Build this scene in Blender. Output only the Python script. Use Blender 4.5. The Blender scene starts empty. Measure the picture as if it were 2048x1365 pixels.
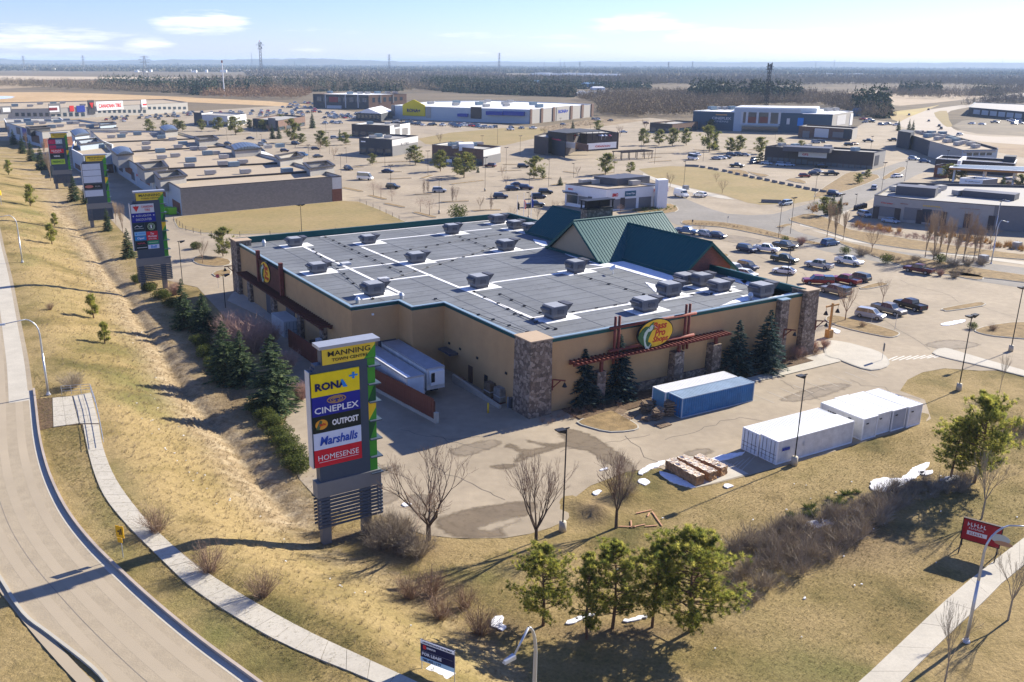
import bpy, bmesh, math, random
import numpy as np
from mathutils import Vector, Matrix
random.seed(7); RNG=np.random.default_rng(7)
S=bpy.context.scene; COL=S.collection
# ---------------------------------------------------------------- camera
F,PITCH,ROLL,CX,CY,H=1768.,.30345,.00487,935.,682.5,41.15
cd=bpy.data.cameras.new('camera'); cam=bpy.data.objects.new('camera',cd); COL.objects.link(cam)
cd.sensor_width=36; cd.lens=F/2048*36; cd.shift_x=(1024-CX)/2048; cd.clip_start=1; cd.clip_end=60000
cam.matrix_world=Matrix.Translation((0,0,H))@Matrix.Rotation(math.pi/2-PITCH,4,'X')@Matrix.Rotation(ROLL,4,'Z')
S.camera=cam
# ---------------------------------------------------------------- world, sun, exposure
SUN_AZ,SUN_EL=math.radians(54),math.radians(28.5)
S.view_settings.view_transform='Standard'; S.view_settings.look='None'; S.view_settings.gamma=1
S.view_settings.use_curve_mapping=False; S.view_settings.exposure=1.1
W=bpy.data.worlds.new('World'); S.world=W; W.use_nodes=True
nt=W.node_tree; nt.nodes.clear(); N=nt.nodes.new; Lk=nt.links.new
out=N('ShaderNodeOutputWorld'); bg=N('ShaderNodeBackground'); bg.inputs['Strength'].default_value=.068
sky=N('ShaderNodeTexSky'); sky.sky_type='NISHITA'; sky.sun_disc=False; sky.sun_elevation=SUN_EL; sky.sun_rotation=SUN_AZ
sky.air_density=1.0; sky.dust_density=.25; sky.ozone_density=3.0; sky.altitude=650
tc=N('ShaderNodeTexCoord'); sep=N('ShaderNodeSeparateXYZ'); Lk(tc.outputs['Generated'],sep.inputs[0])
def mth(op,a,b=None,c=None,clamp=False):
    n=N('ShaderNodeMath'); n.operation=op; n.use_clamp=clamp
    for i,x in enumerate((a,b,c)):
        if x is None: continue
        if isinstance(x,(int,float)): n.inputs[i].default_value=x
        else: Lk(x,n.inputs[i])
    return n.outputs[0]
azn=mth('ARCTAN2',sep.outputs[0],sep.outputs[1]); eln=mth('ARCSINE',sep.outputs[2])
# cloud field: soft fractal banks flattened towards the horizon, over the whole dome
comb=N('ShaderNodeCombineXYZ'); Lk(mth('MULTIPLY',azn,13.0),comb.inputs[0]); Lk(mth('MULTIPLY',eln,120.0),comb.inputs[1])
nz=N('ShaderNodeTexNoise'); nz.inputs['Scale'].default_value=1.0; nz.inputs['Detail'].default_value=9; nz.inputs['Roughness'].default_value=.62
Lk(comb.outputs[0],nz.inputs['Vector'])
nz2=N('ShaderNodeTexNoise'); nz2.inputs['Scale'].default_value=.33; nz2.inputs['Detail'].default_value=3; Lk(comb.outputs[0],nz2.inputs['Vector'])
def ray_px(px,py):
    dx,dy=px-CX,py-CY; c,s=math.cos(ROLL),math.sin(ROLL); x=c*dx+s*dy; y=-s*dx+c*dy
    X=x/F;U=-y/F; return np.array([X, math.cos(PITCH)+U*math.sin(PITCH), -math.sin(PITCH)+U*math.cos(PITCH)])
cloud=None
for (px,py,wx,wy,a) in ((405,46,95,22,1.0),(85,78,150,26,.85),(292,92,62,16,.8),(60,112,110,16,.55),(1280,48,110,20,.9),(1430,72,230,15,.8),(1640,78,200,20,.85),(1880,80,220,16,.9),(1960,112,240,11,.7),(1750,104,300,8,.6),(1000,72,220,9,.55),(1180,92,160,9,.5),(900,108,260,8,.5),(560,60,200,8,.45),(620,104,50,10,.45),(1160,50,60,12,.35),(760,112,60,10,.3),(1480,112,240,14,.4),(230,118,240,10,.35),(480,20,500,6,.2),(1100,22,300,6,.18)):
    d=ray_px(px,py); d/=np.linalg.norm(d); a0=math.atan2(d[0],d[1]); e0=math.asin(d[2])
    q=mth('ADD',mth('POWER',mth('DIVIDE',mth('SUBTRACT',azn,a0),wx/1900),2),mth('POWER',mth('DIVIDE',mth('SUBTRACT',eln,e0),wy/1900),2))
    m_=mth('MULTIPLY',mth('SUBTRACT',1.0,mth('MULTIPLY',q,.5),clamp=True),a)
    cloud=m_ if cloud is None else mth('MAXIMUM',cloud,m_)
far=mth('MULTIPLY',mth('SUBTRACT',eln,.10),6.0,clamp=True)       # above the frame the same kind of sky goes on
gen=mth('MULTIPLY',mth('MULTIPLY',nz2.outputs[0],far),.55)
base=mth('MAXIMUM',cloud,gen)
cl=mth('MULTIPLY',mth('SUBTRACT',mth('ADD',mth('MULTIPLY',base,1.15),mth('MULTIPLY',mth('SUBTRACT',nz.outputs[0],.5),2.6)),.5),1.35,clamp=True)
cl=mth('MULTIPLY',cl,mth('MULTIPLY',base,1.5,clamp=True))
tint=N('ShaderNodeMix'); tint.data_type='RGBA'; tint.blend_type='MULTIPLY'; tint.inputs[0].default_value=1
Lk(sky.outputs[0],tint.inputs[6]); tint.inputs[7].default_value=(.84,.88,1.36,1)
mx=N('ShaderNodeMix'); mx.data_type='RGBA'; Lk(cl,mx.inputs[0]); Lk(tint.outputs[2],mx.inputs[6]); mx.inputs[7].default_value=(9.6,9.5,10.2,1)
Lk(mx.outputs[2],bg.inputs[0]); Lk(bg.outputs[0],out.inputs[0])
sl=bpy.data.lights.new('sun','SUN'); sl.energy=5.0; sl.angle=math.radians(.5); sl.color=(1,.93,.80)
sun=bpy.data.objects.new('sun',sl); COL.objects.link(sun)
sd=Vector((math.sin(SUN_AZ)*math.cos(SUN_EL),math.cos(SUN_AZ)*math.cos(SUN_EL),math.sin(SUN_EL)))
sun.rotation_euler=sd.to_track_quat('Z','Y').to_euler()
try:
    S.cycles.max_bounces=6; S.cycles.diffuse_bounces=3; S.cycles.volume_bounces=1; S.cycles.use_denoising=True; S.cycles.transparent_max_bounces=8
    S.cycles.volume_step_rate=10; S.cycles.volume_max_steps=64
except Exception: pass
# ---------------------------------------------------------------- surveying: a picture point to a place on the ground
def G(px,py,z=0.0):
    r=ray_px(px,py); t=(z-H)/r[2]; return np.array([r[0]*t,r[1]*t,z])
def P(X,Y,Z):
    Z=Z-H; d=Y*math.cos(PITCH)-Z*math.sin(PITCH); u=Y*math.sin(PITCH)+Z*math.cos(PITCH)
    x=X/d*F; y=-u/d*F; c,s=math.cos(ROLL),math.sin(ROLL); return CX+c*x-s*y, CY+s*x+c*y
def HT(xb,yb,yt,z0=0.):
    g=G(xb,yb,z0); lo,hi=-20,300
    for _ in range(50):
        m=(lo+hi)/2
        if P(g[0],g[1],m)[1]>yt: lo=m
        else: hi=m
    return m-z0
AZ=-.5375; RZ=.5375
def UV(u,v,z=0.): return np.array([u*math.sin(AZ)+v*math.cos(AZ),u*math.cos(AZ)-v*math.sin(AZ),z])
# terrain: flat site, embankment up to the curving road on the left, ditch at its foot
ROAD_Z=3.9
toe_px=[(-150,255),(0,292),(60,330),(105,385),(130,430),(175,480),(210,540),(260,600),(285,650),(325,700),(350,752),(385,800),(464,888),(520,963),(585,1035),(640,1085),(700,1110),(760,1132),(820,1152),(880,1200),(940,1252),(1000,1295),(1060,1345),(1130,1430),(1180,1560)]
crest_px=[(-260,262),(-60,320),(10,470),(45,560),(80,650),(108,720),(150,770),(190,800),(235,900),(290,1000),(350,1058),(430,1110),(520,1178),(620,1240),(720,1292),(800,1332),(880,1375),(950,1440),(1000,1560)]
TOE=np.array([G(*p)[:2] for p in toe_px]); CREST=np.array([G(p[0],p[1],ROAD_Z)[:2] for p in crest_px])
def pl_dist(pts,poly):
    pts=np.atleast_2d(pts)[:,:2]; best=np.full(len(pts),1e9); side=np.zeros(len(pts))
    for a,b in zip(poly[:-1],poly[1:]):
        ab=b-a; t=np.clip(((pts-a)@ab)/(ab@ab),0,1); q=a+t[:,None]*ab; d=np.hypot(*(pts-q).T)
        cr=ab[0]*(pts[:,1]-a[1])-ab[1]*(pts[:,0]-a[0]); m=d<best-1e-9; best=np.where(m,d,best); side=np.where(m,np.sign(cr),side)
    return best,side
DCH=TOE[:15]
def terr(pts):
    pts=np.atleast_2d(pts)[:,:2]
    dt,st=pl_dist(pts,TOE); dc,sc=pl_dist(pts,CREST)
    r=np.clip(dt/(dt+dc+1e-6),0,1); r=np.where(st>0,r,r)       # polylines run from far to near: right side (screen) has st>0
    z=np.where(st>0,0.,np.where(sc<0,ROAD_Z,ROAD_Z*(.35*r+.65*r*r*(3-2*r))))
    dd,_=pl_dist(pts,DCH); cut=.5*np.exp(-(dd/.6)**2)+.22*np.exp(-(dd/2.0)**2)
    near=np.clip((pts[:,1]-64)/14,0,1)*np.clip((420-pts[:,1])/60,0,1)
    z=z-cut*near
    for (mx_,my_,mr,mh) in MOUNDS:
        z=z+mh*np.exp(-((pts[:,0]-mx_)**2+(pts[:,1]-my_)**2)/mr**2)
    return z
MOUNDS=[(*G(1195,1030)[:2],1.3,1.1),(*G(1160,1010)[:2],1.1,.5),(*G(1265,990)[:2],1.4,.6),(*G(1790,828)[:2],2.2,.6),(*G(1750,835)[:2],2.0,.5)]
def T(px,py,dz=0.):
    r=ray_px(px,py); lo=(9-H)/r[2]; t=lo
    for i in range(400):
        p=np.array([r[0]*t,r[1]*t]); z=H+r[2]*t; g=terr(p)[0]+dz
        if z<=g+.004: break
        t+=max(.004,(z-g))/(-r[2])*.6
    return np.array([p[0],p[1],g])
# ---------------------------------------------------------------- materials
MATS={}
def mat(name,col=None,rough=.85,var=.12,scale=.6,spec=.25,metal=0.,bump=0.,bscale=None,col2=None,c2=.5,world=False,fine=.0,emit=0,alpha=None):
    if name in MATS: return MATS[name]
    m=bpy.data.materials.new(name); MATS[name]=m; m.use_nodes=True; t=m.node_tree; b=t.nodes['Principled BSDF']
    n=t.nodes.new; l=t.links.new
    b.inputs['Roughness'].default_value=rough; b.inputs['Specular IOR Level'].default_value=spec; b.inputs['Metallic'].default_value=metal
    if world: g=n('ShaderNodeNewGeometry'); v=g.outputs['Position']
    else: g=n('ShaderNodeTexCoord'); v=g.outputs['Object']
    a=n('ShaderNodeTexNoise'); a.inputs['Scale'].default_value=scale; a.inputs['Detail'].default_value=6; a.inputs['Roughness'].default_value=.62; l(v,a.inputs['Vector'])
    cr=n('ShaderNodeValToRGB'); l(a.outputs[0],cr.inputs[0])
    c=np.array(col); e=cr.color_ramp.elements
    if col2 is None: lo,hi=c*(1-var),c*(1+var)
    else: lo,hi=c,np.array(col2)
    e[0].position=.30 if col2 is None else c2-.12; e[1].position=.70 if col2 is None else c2+.12
    e[0].color=(*np.clip(lo,0,1),1); e[1].color=(*np.clip(hi,0,1),1)
    o=cr.outputs[0]
    if fine:
        f=n('ShaderNodeTexNoise'); f.inputs['Scale'].default_value=scale*14; f.inputs['Detail'].default_value=4; l(v,f.inputs['Vector'])
        mr=n('ShaderNodeMapRange'); mr.inputs[1].default_value=.25; mr.inputs[2].default_value=.75; mr.inputs[3].default_value=1-fine; mr.inputs[4].default_value=1+fine; l(f.outputs[0],mr.inputs[0])
        vm=n('ShaderNodeVectorMath'); vm.operation='SCALE'; l(o,vm.inputs[0]); l(mr.outputs[0],vm.inputs['Scale']); o=vm.outputs[0]
    l(o,b.inputs['Base Color'])
    if bump:
        bn=n('ShaderNodeTexNoise'); bn.inputs['Scale'].default_value=bscale or scale*8; bn.inputs['Detail'].default_value=5; l(v,bn.inputs['Vector'])
        bb=n('ShaderNodeBump'); bb.inputs['Strength'].default_value=min(1,bump); bb.inputs['Distance'].default_value=.1; l(bn.outputs[0],bb.inputs['Height']); l(bb.outputs[0],b.inputs['Normal'])
    return m
def flat(name,col,rough=.6,**k): return mat(name,col,rough,var=.05,scale=1.5,**k)
# ---------------------------------------------------------------- mesh helpers
class MB:
    def __init__(s): s.v=[]; s.f=[]; s.mi=[]; s.m=0
    def poly(s,pts): 
        i=len(s.v); s.v+=[tuple(p) for p in pts]; s.f.append(tuple(range(i,i+len(pts)))); s.mi.append(s.m); return s
    def box(s,x0,x1,y0,y1,z0,z1,rz=0,piv=(0,0)):
        i=len(s.v); c,n=math.cos(rz),math.sin(rz)
        for z in (z0,z1):
            for x,y in ((x0,y0),(x1,y0),(x1,y1),(x0,y1)):
                if rz: dx,dy=x-piv[0],y-piv[1]; x,y=piv[0]+c*dx-n*dy,piv[1]+n*dx+c*dy
                s.v.append((x,y,z))
        for q in ((3,2,1,0),(4,5,6,7),(0,1,5,4),(1,2,6,5),(2,3,7,6),(3,0,4,7)): s.f.append(tuple(i+k for k in q)); s.mi.append(s.m)
        return s
    def prism(s,pts,z0,z1,bottom=False):
        n=len(pts); a=sum(pts[k][0]*pts[(k+1)%n][1]-pts[(k+1)%n][0]*pts[k][1] for k in range(n))
        if a<0: pts=list(pts)[::-1]
        i=len(s.v); s.v+=[(p[0],p[1],z0) for p in pts]+[(p[0],p[1],z1) for p in pts]
        s.f.append(tuple(range(i+n,i+2*n))); s.mi.append(s.m)
        if bottom: s.f.append(tuple(range(i+n-1,i-1,-1))); s.mi.append(s.m)
        for k in range(n): j=(k+1)%n; s.f.append((i+k,i+j,i+n+j,i+n+k)); s.mi.append(s.m)
        return s
    def hexa(s,b,t):
        i=len(s.v); s.v+=[tuple(p) for p in b]+[tuple(p) for p in t]
        for q in ((3,2,1,0),(4,5,6,7),(0,1,5,4),(1,2,6,5),(2,3,7,6),(3,0,4,7)): s.f.append(tuple(i+k for k in q)); s.mi.append(s.m)
        return s
    def tube(s,p0,p1,r0,r1=None,n=8,cap=True):
        r1=r0 if r1 is None else r1; p0,p1=Vector(p0),Vector(p1); d=(p1-p0)
        if d.length<1e-6: return s
        d.normalize(); a=d.orthogonal().normalized(); b=d.cross(a); i=len(s.v)
        for p,r in ((p0,r0),(p1,r1)):
            for k in range(n):
                t=2*math.pi*k/n; q=p+(a*math.cos(t)+b*math.sin(t))*r; s.v.append(tuple(q))
        for k in range(n): j=(k+1)%n; s.f.append((i+k,i+j,i+n+j,i+n+k)); s.mi.append(s.m)
        if cap: s.f.append(tuple(range(i+n-1,i-1,-1))); s.mi.append(s.m); s.f.append(tuple(range(i+n,i+2*n))); s.mi.append(s.m)
        return s
    def path(s,pts,r,n=8):
        for k in range(len(pts)-1):
            ra=r[k] if isinstance(r,(list,tuple)) else r; rb=r[k+1] if isinstance(r,(list,tuple)) else r
            s.tube(pts[k],pts[k+1],ra,rb,n,cap=(k in(0,len(pts)-2)))
        return s
    def mesh(s,name,mats,smooth=False):
        me=bpy.data.meshes.new(name); me.from_pydata(s.v,[],s.f)
        for m in (mats if isinstance(mats,(list,tuple)) else [mats]): me.materials.append(m)
        if max(s.mi or [0])>0: me.polygons.foreach_set('material_index',s.mi)
        if smooth: me.polygons.foreach_set('use_smooth',[True]*len(s.f))
        me.update(); return me
def obj(name,me,parent=None,loc=None,rz=0):
    o=bpy.data.objects.new(name,me); COL.objects.link(o)
    if parent is not None: o.parent=parent
    if loc is not None: o.location=loc
    if rz: o.rotation_euler=(0,0,rz)
    return o
def part(name,mb,m,parent,label=None,smooth=False,loc=None,rz=0):
    o=obj(name,mb.mesh(name,m,smooth),parent,loc,rz)
    if label: o['label']=label
    return o
def tag(o,label=None,cat=None,group=None,kind=None):
    if label: o['label']=label
    if cat: o['category']=cat
    if group: o['group']=group
    if kind: o['kind']=kind
    return o
def thing(name,label,cat,loc=(0,0,0),rz=0,group=None):
    o=bpy.data.objects.new(name,None); COL.objects.link(o); o.location=tuple(loc); o.rotation_euler=(0,0,rz); o.empty_display_size=.5
    return tag(o,label,cat,group)
KIDS={}
def kids(o):
    return [c for c in o.children]
def dup(root,loc=None,rz=None,label=None,group=None,scale=None,rx=None):
    r=root.copy(); COL.objects.link(r)
    if loc is not None: r.location=tuple(loc)
    if rz is not None: r.rotation_euler=(r.rotation_euler[0] if rx is None else rx,0 if rx is None else rx*.6,rz)
    if scale is not None: r.scale=(scale,)*3 if isinstance(scale,(int,float)) else scale
    if label: r['label']=label
    if group: r['group']=group
    def rec(a,b):
        for ch in CH.get(a.as_pointer(),[]):
            c=ch.copy(); COL.objects.link(c); c.parent=b; c.matrix_parent_inverse=ch.matrix_parent_inverse; rec(ch,c)
    rec(root,r); return r
CH={}
def snap(root):                                  # remember a thing's children before it is copied
    def rec(a):
        CH[a.as_pointer()]=list(a.children)
        for c in a.children: rec(c)
    rec(root); return root
def structure(name,me,label=None):
    o=obj(name,me); o['kind']='structure'
    if label: o['label']=label
    return o
def tri_mesh(name,V,Tr,m,mi=None):
    me=bpy.data.meshes.new(name); n=len(Tr); me.vertices.add(len(V)); me.vertices.foreach_set('co',np.asarray(V,np.float32).ravel())
    me.loops.add(3*n); me.loops.foreach_set('vertex_index',np.asarray(Tr,np.int32).ravel()); me.polygons.add(n)
    me.polygons.foreach_set('loop_start',np.arange(0,3*n,3,dtype=np.int32)); me.polygons.foreach_set('loop_total',np.full(n,3,np.int32))
    for q in (m if isinstance(m,(list,tuple)) else [m]): me.materials.append(q)
    if mi is not None: me.polygons.foreach_set('material_index',np.asarray(mi,np.int32))
    me.update(); me.validate(); return me
def scatter_mesh(name,tv,tt,pos,rz,sc,m,jit=0,tmi=None,lean=None):
    """many copies of a small template joined into one mesh"""
    K=len(pos); c,s=np.cos(rz),np.sin(rz); sc=np.asarray(sc)
    if sc.ndim==1: sc=np.stack([sc,sc,sc],1)
    v=tv[None]*sc[:,None,:]; x=v[...,0]*c[:,None]-v[...,1]*s[:,None]; y=v[...,0]*s[:,None]+v[...,1]*c[:,None]
    out=np.stack([x,y,v[...,2]],-1)+np.asarray(pos)[:,None,:]
    if jit: out+=RNG.normal(0,jit,out.shape)
    tr=tt[None]+(np.arange(K)*len(tv))[:,None,None]
    return tri_mesh(name,out.reshape(-1,3),tr.reshape(-1,3),m,None if tmi is None else np.tile(tmi,K))
def lettering(body,w,h,m,parent,M,name='lettering',bold=.0,shear=0.,depth=.04,align='CENTER',fitw=True,spacing=1.):
    c=bpy.data.curves.new('t','FONT'); c.body=body; c.size=1; c.extrude=depth/2; c.offset=bold; c.shear=shear; c.align_x=align; c.align_y='CENTER'; c.space_character=spacing
    c.resolution_u=2; o=bpy.data.objects.new('t',c); COL.objects.link(o); bpy.context.view_layer.update()
    me=bpy.data.meshes.new_from_object(o); bpy.data.objects.remove(o)
    v=np.empty(len(me.vertices)*3,np.float32); me.vertices.foreach_get('co',v); v=v.reshape(-1,3)
    if len(v)==0: return None
    mn,mxx=v.min(0),v.max(0); sx=w/(mxx[0]-mn[0]); sy=h/(mxx[1]-mn[1])
    if not fitw: sx=min(sx,sy*1.0)
    v[:,0]=(v[:,0]-(mn[0]+mxx[0])/2)*sx; v[:,1]=(v[:,1]-(mn[1]+mxx[1])/2)*sy
    me.vertices.foreach_set('co',v.ravel()); me.materials.clear(); me.materials.append(m); me.update(); me.name='lettering'
    q=bpy.data.objects.new(name,me); COL.objects.link(q); q.parent=parent; q.matrix_local=M; return q
def plane_frame(p0,p1,t,z,off=.0):
    """matrix of a vertical wall running from p0 to p1 (seen from outside, left to right): x along, y up, z outwards"""
    d=np.array([p1[0]-p0[0],p1[1]-p0[1]]); L=np.hypot(*d); d/=L; n=np.array([d[1],-d[0]])
    o=np.array([p0[0],p0[1]])+d*t+n*off
    return Matrix(((d[0],0,n[0],o[0]),(d[1],0,n[1],o[1]),(0,1,0,z),(0,0,0,1)))
def rect_on(p0,p1,t0,t1,z0,z1,dep,back=.02,mb=None):
    d=np.array([p1[0]-p0[0],p1[1]-p0[1]]); d=d/np.hypot(*d); n=np.array([d[1],-d[0]]); a=np.array(p0[:2])
    mb=mb or MB(); q=[a+d*t0-n*back,a+d*t1-n*back,a+d*t1+n*dep,a+d*t0+n*dep]
    mb.hexa([(p[0],p[1],z0) for p in (q[3],q[2],q[1],q[0])],[(p[0],p[1],z1) for p in (q[3],q[2],q[1],q[0])]); return mb
def inpoly(pts,poly):
    x,y=pts[:,0],pts[:,1]; r=np.zeros(len(pts),bool); n=len(poly)
    for i in range(n):
        x0,y0=poly[i][:2]; x1,y1=poly[(i+1)%n][:2]
        if y0==y1: continue
        c=((y0>y)!=(y1>y))&(x<(x1-x0)*(y-y0)/(y1-y0)+x0); r^=c
    return r
def in_px(poly,n,z=0,pix=False):
    """n random places spread over the patch of ground outlined by picture points"""
    if pix:
        a=np.array(poly,float); lo,hi=a.min(0),a.max(0); out=[]
        while len(out)<n:
            q=RNG.uniform(lo,hi,(n*2,2)); q=q[inpoly(q,a)]; out+=[G(*p) for p in q]
        return np.array(out[:n])
    w=np.array([G(*p)[:2] for p in poly]); lo,hi=w.min(0),w.max(0); out=np.zeros((0,2)); k=0
    while len(out)<n and k<400:
        q=RNG.uniform(lo,hi,(max(n,200)*3,2)); out=np.vstack([out,q[inpoly(q,w)]]); k+=1
    return np.c_[out[:n],np.zeros(min(n,len(out)))]
# ---------------------------------------------------------------- ground surfaces
def smooth(poly,k=3,closed=True):
    p=np.array(poly,float); n=len(p); out=[]
    rng=range(n) if closed else range(n-1)
    for i in rng:
        a,b,c,d=(p[(i-1)%n],p[i],p[(i+1)%n],p[(i+2)%n]) if closed else (p[max(i-1,0)],p[i],p[i+1],p[min(i+2,n-1)])
        for j in range(k):
            t=j/k; out.append(.5*((2*b)+(c-a)*t+(2*a-5*b+4*c-d)*t*t+(3*b-a-3*c+d)*t**3))
    if not closed: out.append(p[-1])
    return np.array(out)
def wpoly(px,z=0.,sm=0,closed=True):
    w=np.array([G(p[0],p[1],z)[:2] for p in px]); return smooth(w,sm,closed) if sm else w
def ragged(w,amp,step=.6):
    o=[]; n=len(w)
    for i in range(n):
        a,b=w[i],w[(i+1)%n]; L=np.hypot(*(b-a)); k=max(1,min(60,int(L/step)))
        for j in range(k): o.append(a+(b-a)*j/k+RNG.normal(0,amp,2))
    return np.array(o)
def inset(w,d):
    w=np.array(w); n=len(w); a=sum(w[k][0]*w[(k+1)%n][1]-w[(k+1)%n][0]*w[k][1] for k in range(n)); s=1 if a>0 else -1; o=[]
    for i in range(n):
        p,q,r=w[i-1],w[i],w[(i+1)%n]; e1=(q-p)/(np.hypot(*(q-p))+1e-9); e2=(r-q)/(np.hypot(*(r-q))+1e-9)
        n1=np.array([-e1[1],e1[0]])*s; n2=np.array([-e2[1],e2[0]])*s; b=n1+n2; L=b@b; o.append(q+b*d*2/max(L,.6)/1.0 if L>0 else q+n1*d)
    return np.array(o)
def sheet_mesh(w,z,m,name='sheet'):
    mb=MB(); n=len(w); a=sum(w[k][0]*w[(k+1)%n][1]-w[(k+1)%n][0]*w[k][1] for k in range(n)); w=w if a>0 else w[::-1]
    zz=z if callable(z) else (lambda q:z)
    mb.poly([(p[0],p[1],zz(p)) for p in w]); return mb.mesh(name,m)
GRASS=bpy.data.materials.new('dry_grass'); GRASS.use_nodes=True
def grass_nodes(m):
    t=m.node_tree; b=t.nodes['Principled BSDF']; n=t.nodes.new; l=t.links.new; b.inputs['Roughness'].default_value=.95; b.inputs['Specular IOR Level'].default_value=.1
    g=n('ShaderNodeNewGeometry'); P_=g.outputs['Position']
    def nz(s,d=5,r=.6,stretch=None):
        v=P_
        if stretch:
            mp=n('ShaderNodeMapping'); l(P_,mp.inputs[0]); mp.inputs['Rotation'].default_value=(0,0,stretch[1]); mp.inputs['Scale'].default_value=(1,stretch[0],1); v=mp.outputs[0]
        x=n('ShaderNodeTexNoise'); x.inputs['Scale'].default_value=s; x.inputs['Detail'].default_value=d; x.inputs['Roughness'].default_value=r; l(v,x.inputs['Vector']); return x.outputs[0]
    def ramp(v,stops):
        c=n('ShaderNodeValToRGB'); l(v,c.inputs[0]); e=c.color_ramp.elements
        while len(e)<len(stops): e.new(.5)
        for q,(p,col) in zip(e,stops): q.position=p; q.color=(*col,1)
        return c.outputs[0]
    def mix(f,a,b_,mode='MIX'):
        x=n('ShaderNodeMix'); x.data_type='RGBA'; x.blend_type=mode
        if isinstance(f,(int,float)): x.inputs[0].default_value=f
        else: l(f,x.inputs[0])
        l(a,x.inputs[6]); l(b_,x.inputs[7]) if not isinstance(b_,tuple) else setattr(x.inputs[7],'default_value',(*b_,1)); return x.outputs[2]
    lawn=ramp(nz(.09,8,.65),[(.32,(.12,.10,.036)),(.44,(.235,.175,.070)),(.56,(.34,.25,.115)),(.70,(.205,.15,.062))])
    green=ramp(nz(.06,6,.6),[(.47,(0,0,0)),(.62,(1,1,1))])
    gn=n('ShaderNodeAttribute'); gn.attribute_name='green'
    gm=n('ShaderNodeMath'); gm.operation='MULTIPLY'; l(green,gm.inputs[0]); l(gn.outputs['Fac'],gm.inputs[1])
    lawn=mix(gm.outputs[0],lawn,(.16,.15,.05))
    straw=ramp(nz(.5,8,.72,(1.3,.5)),[(.28,(.13,.095,.05)),(.42,(.26,.19,.105)),(.56,(.37,.285,.17)),(.72,(.47,.38,.25))])
    st=n('ShaderNodeAttribute'); st.attribute_name='straw'
    ad=n('ShaderNodeMath'); ad.operation='MULTIPLY_ADD'; ad.use_clamp=True; l(st.outputs['Fac'],ad.inputs[0]); ad.inputs[1].default_value=1.6
    nn=n('ShaderNodeMath'); nn.operation='SUBTRACT'; l(nz(.25,5,.6),nn.inputs[0]); nn.inputs[1].default_value=.75; l(nn.outputs[0],ad.inputs[2])
    c=mix(ad.outputs[0],lawn,straw)
    di=n('ShaderNodeAttribute'); di.attribute_name='soil'; c=mix(di.outputs['Fac'],c,(.17,.12,.07))
    far=ramp(nz(.004,6,.6,(3.,.2)),[(.35,(.12,.10,.07)),(.5,(.19,.15,.10)),(.62,(.14,.115,.08)),(.7,(.24,.19,.125))])
    fa=n('ShaderNodeAttribute'); fa.attribute_name='far'; c=mix(fa.outputs['Fac'],c,far)
    mr=n('ShaderNodeMapRange'); l(nz(3.2,7,.75),mr.inputs[0]); mr.inputs[1].default_value=.25; mr.inputs[2].default_value=.75; mr.inputs[3].default_value=.62; mr.inputs[4].default_value=1.38
    vs=n('ShaderNodeVectorMath'); vs.operation='SCALE'; l(c,vs.inputs[0]); l(mr.outputs[0],vs.inputs['Scale']); l(vs.outputs[0],b.inputs['Base Color'])
    bb=n('ShaderNodeBump'); bb.inputs['Strength'].default_value=.7; bb.inputs['Distance'].default_value=.25; l(nz(2.2,8,.75),bb.inputs['Height']); l(bb.outputs[0],b.inputs['Normal'])
grass_nodes(GRASS)
def axis(a,b,step,far_,grow=1.13):
    mid=list(np.arange(a,b,step)); lo=[];x=a;s=step
    while x>-far_[0]: s*=grow; x-=s; lo.append(x)
    hi=[];x=mid[-1];s=step
    while x<far_[1]: s*=grow; x+=s; hi.append(x)
    return np.array(lo[::-1]+mid+hi)
gx=axis(-110,75,.7,(17000,19000)); gy=axis(44,215,.7,(60,19000),1.10); gy=gy[gy>-200]
XX,YY=np.meshgrid(gx,gy); pts=np.c_[XX.ravel(),YY.ravel()]
ZZ=np.zeros(len(pts)); nm=(pts[:,0]>-420)&(pts[:,0]<120)&(pts[:,1]<620)&(pts[:,1]>-40); ZZ[nm]=terr(pts[nm])
nm2=~nm&(pts[:,0]<0); dt_,st_=pl_dist(pts[nm2],TOE); dc_,sc_=pl_dist(pts[nm2],CREST); fade=np.clip((900-pts[nm2][:,1])/300,0,1); ZZ[nm2]=np.where(sc_<0,ROAD_Z*fade,0)
dd_,_=pl_dist(pts,DCH); dt_,st_=pl_dist(pts,TOE); dc_,sc_=pl_dist(pts,CREST)
rough=np.where((pts[:,1]<420)&(st_<0)&(sc_>0),.05,.02); rough=np.where(pts[:,1]<420,rough,0)
ZZ-= .03*(pts[:,1]<900)
straw=np.exp(-(dd_/4.2)**2)*.95*(pts[:,1]>60); straw=np.where((st_<0)&(sc_>0),np.maximum(straw,.10+.4*np.exp(-(dt_/4)**2)),straw)
px_,py_=P(pts[:,0],pts[:,1],ZZ)
green=np.full(len(pts),.22)
for (a,b,c,d) in ((300,760,90,120),(400,900,80,90),(560,960,60,90),(960,1130,110,40),(1050,1290,300,60),(430,1250,170,90),(230,1000,60,160),(860,1290,90,60),(1750,1330,300,60),(60,470,30,90)): green=np.maximum(green,np.exp(-((px_-a)/c)**2-((py_-b)/d)**2))
soil=np.zeros(len(pts))
for (a,b,c,d) in ((690,1075,60,14),(810,1100,70,26),(470,790,40,40),(420,700,40,30),(1240,1262,190,16),(1000,1255,60,25),(1650,1085,170,50),(1190,1020,40,25),(1790,830,50,14),(380,640,20,40),(870,1190,60,30)): soil=np.maximum(soil,.85*np.exp(-((px_-a)/c)**2-((py_-b)/d)**2))
farz=np.clip((pts[:,1]-420)/200,0,1)
nx_,ny_=len(gx),len(gy); idx=np.arange(nx_*ny_).reshape(ny_,nx_)
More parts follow.
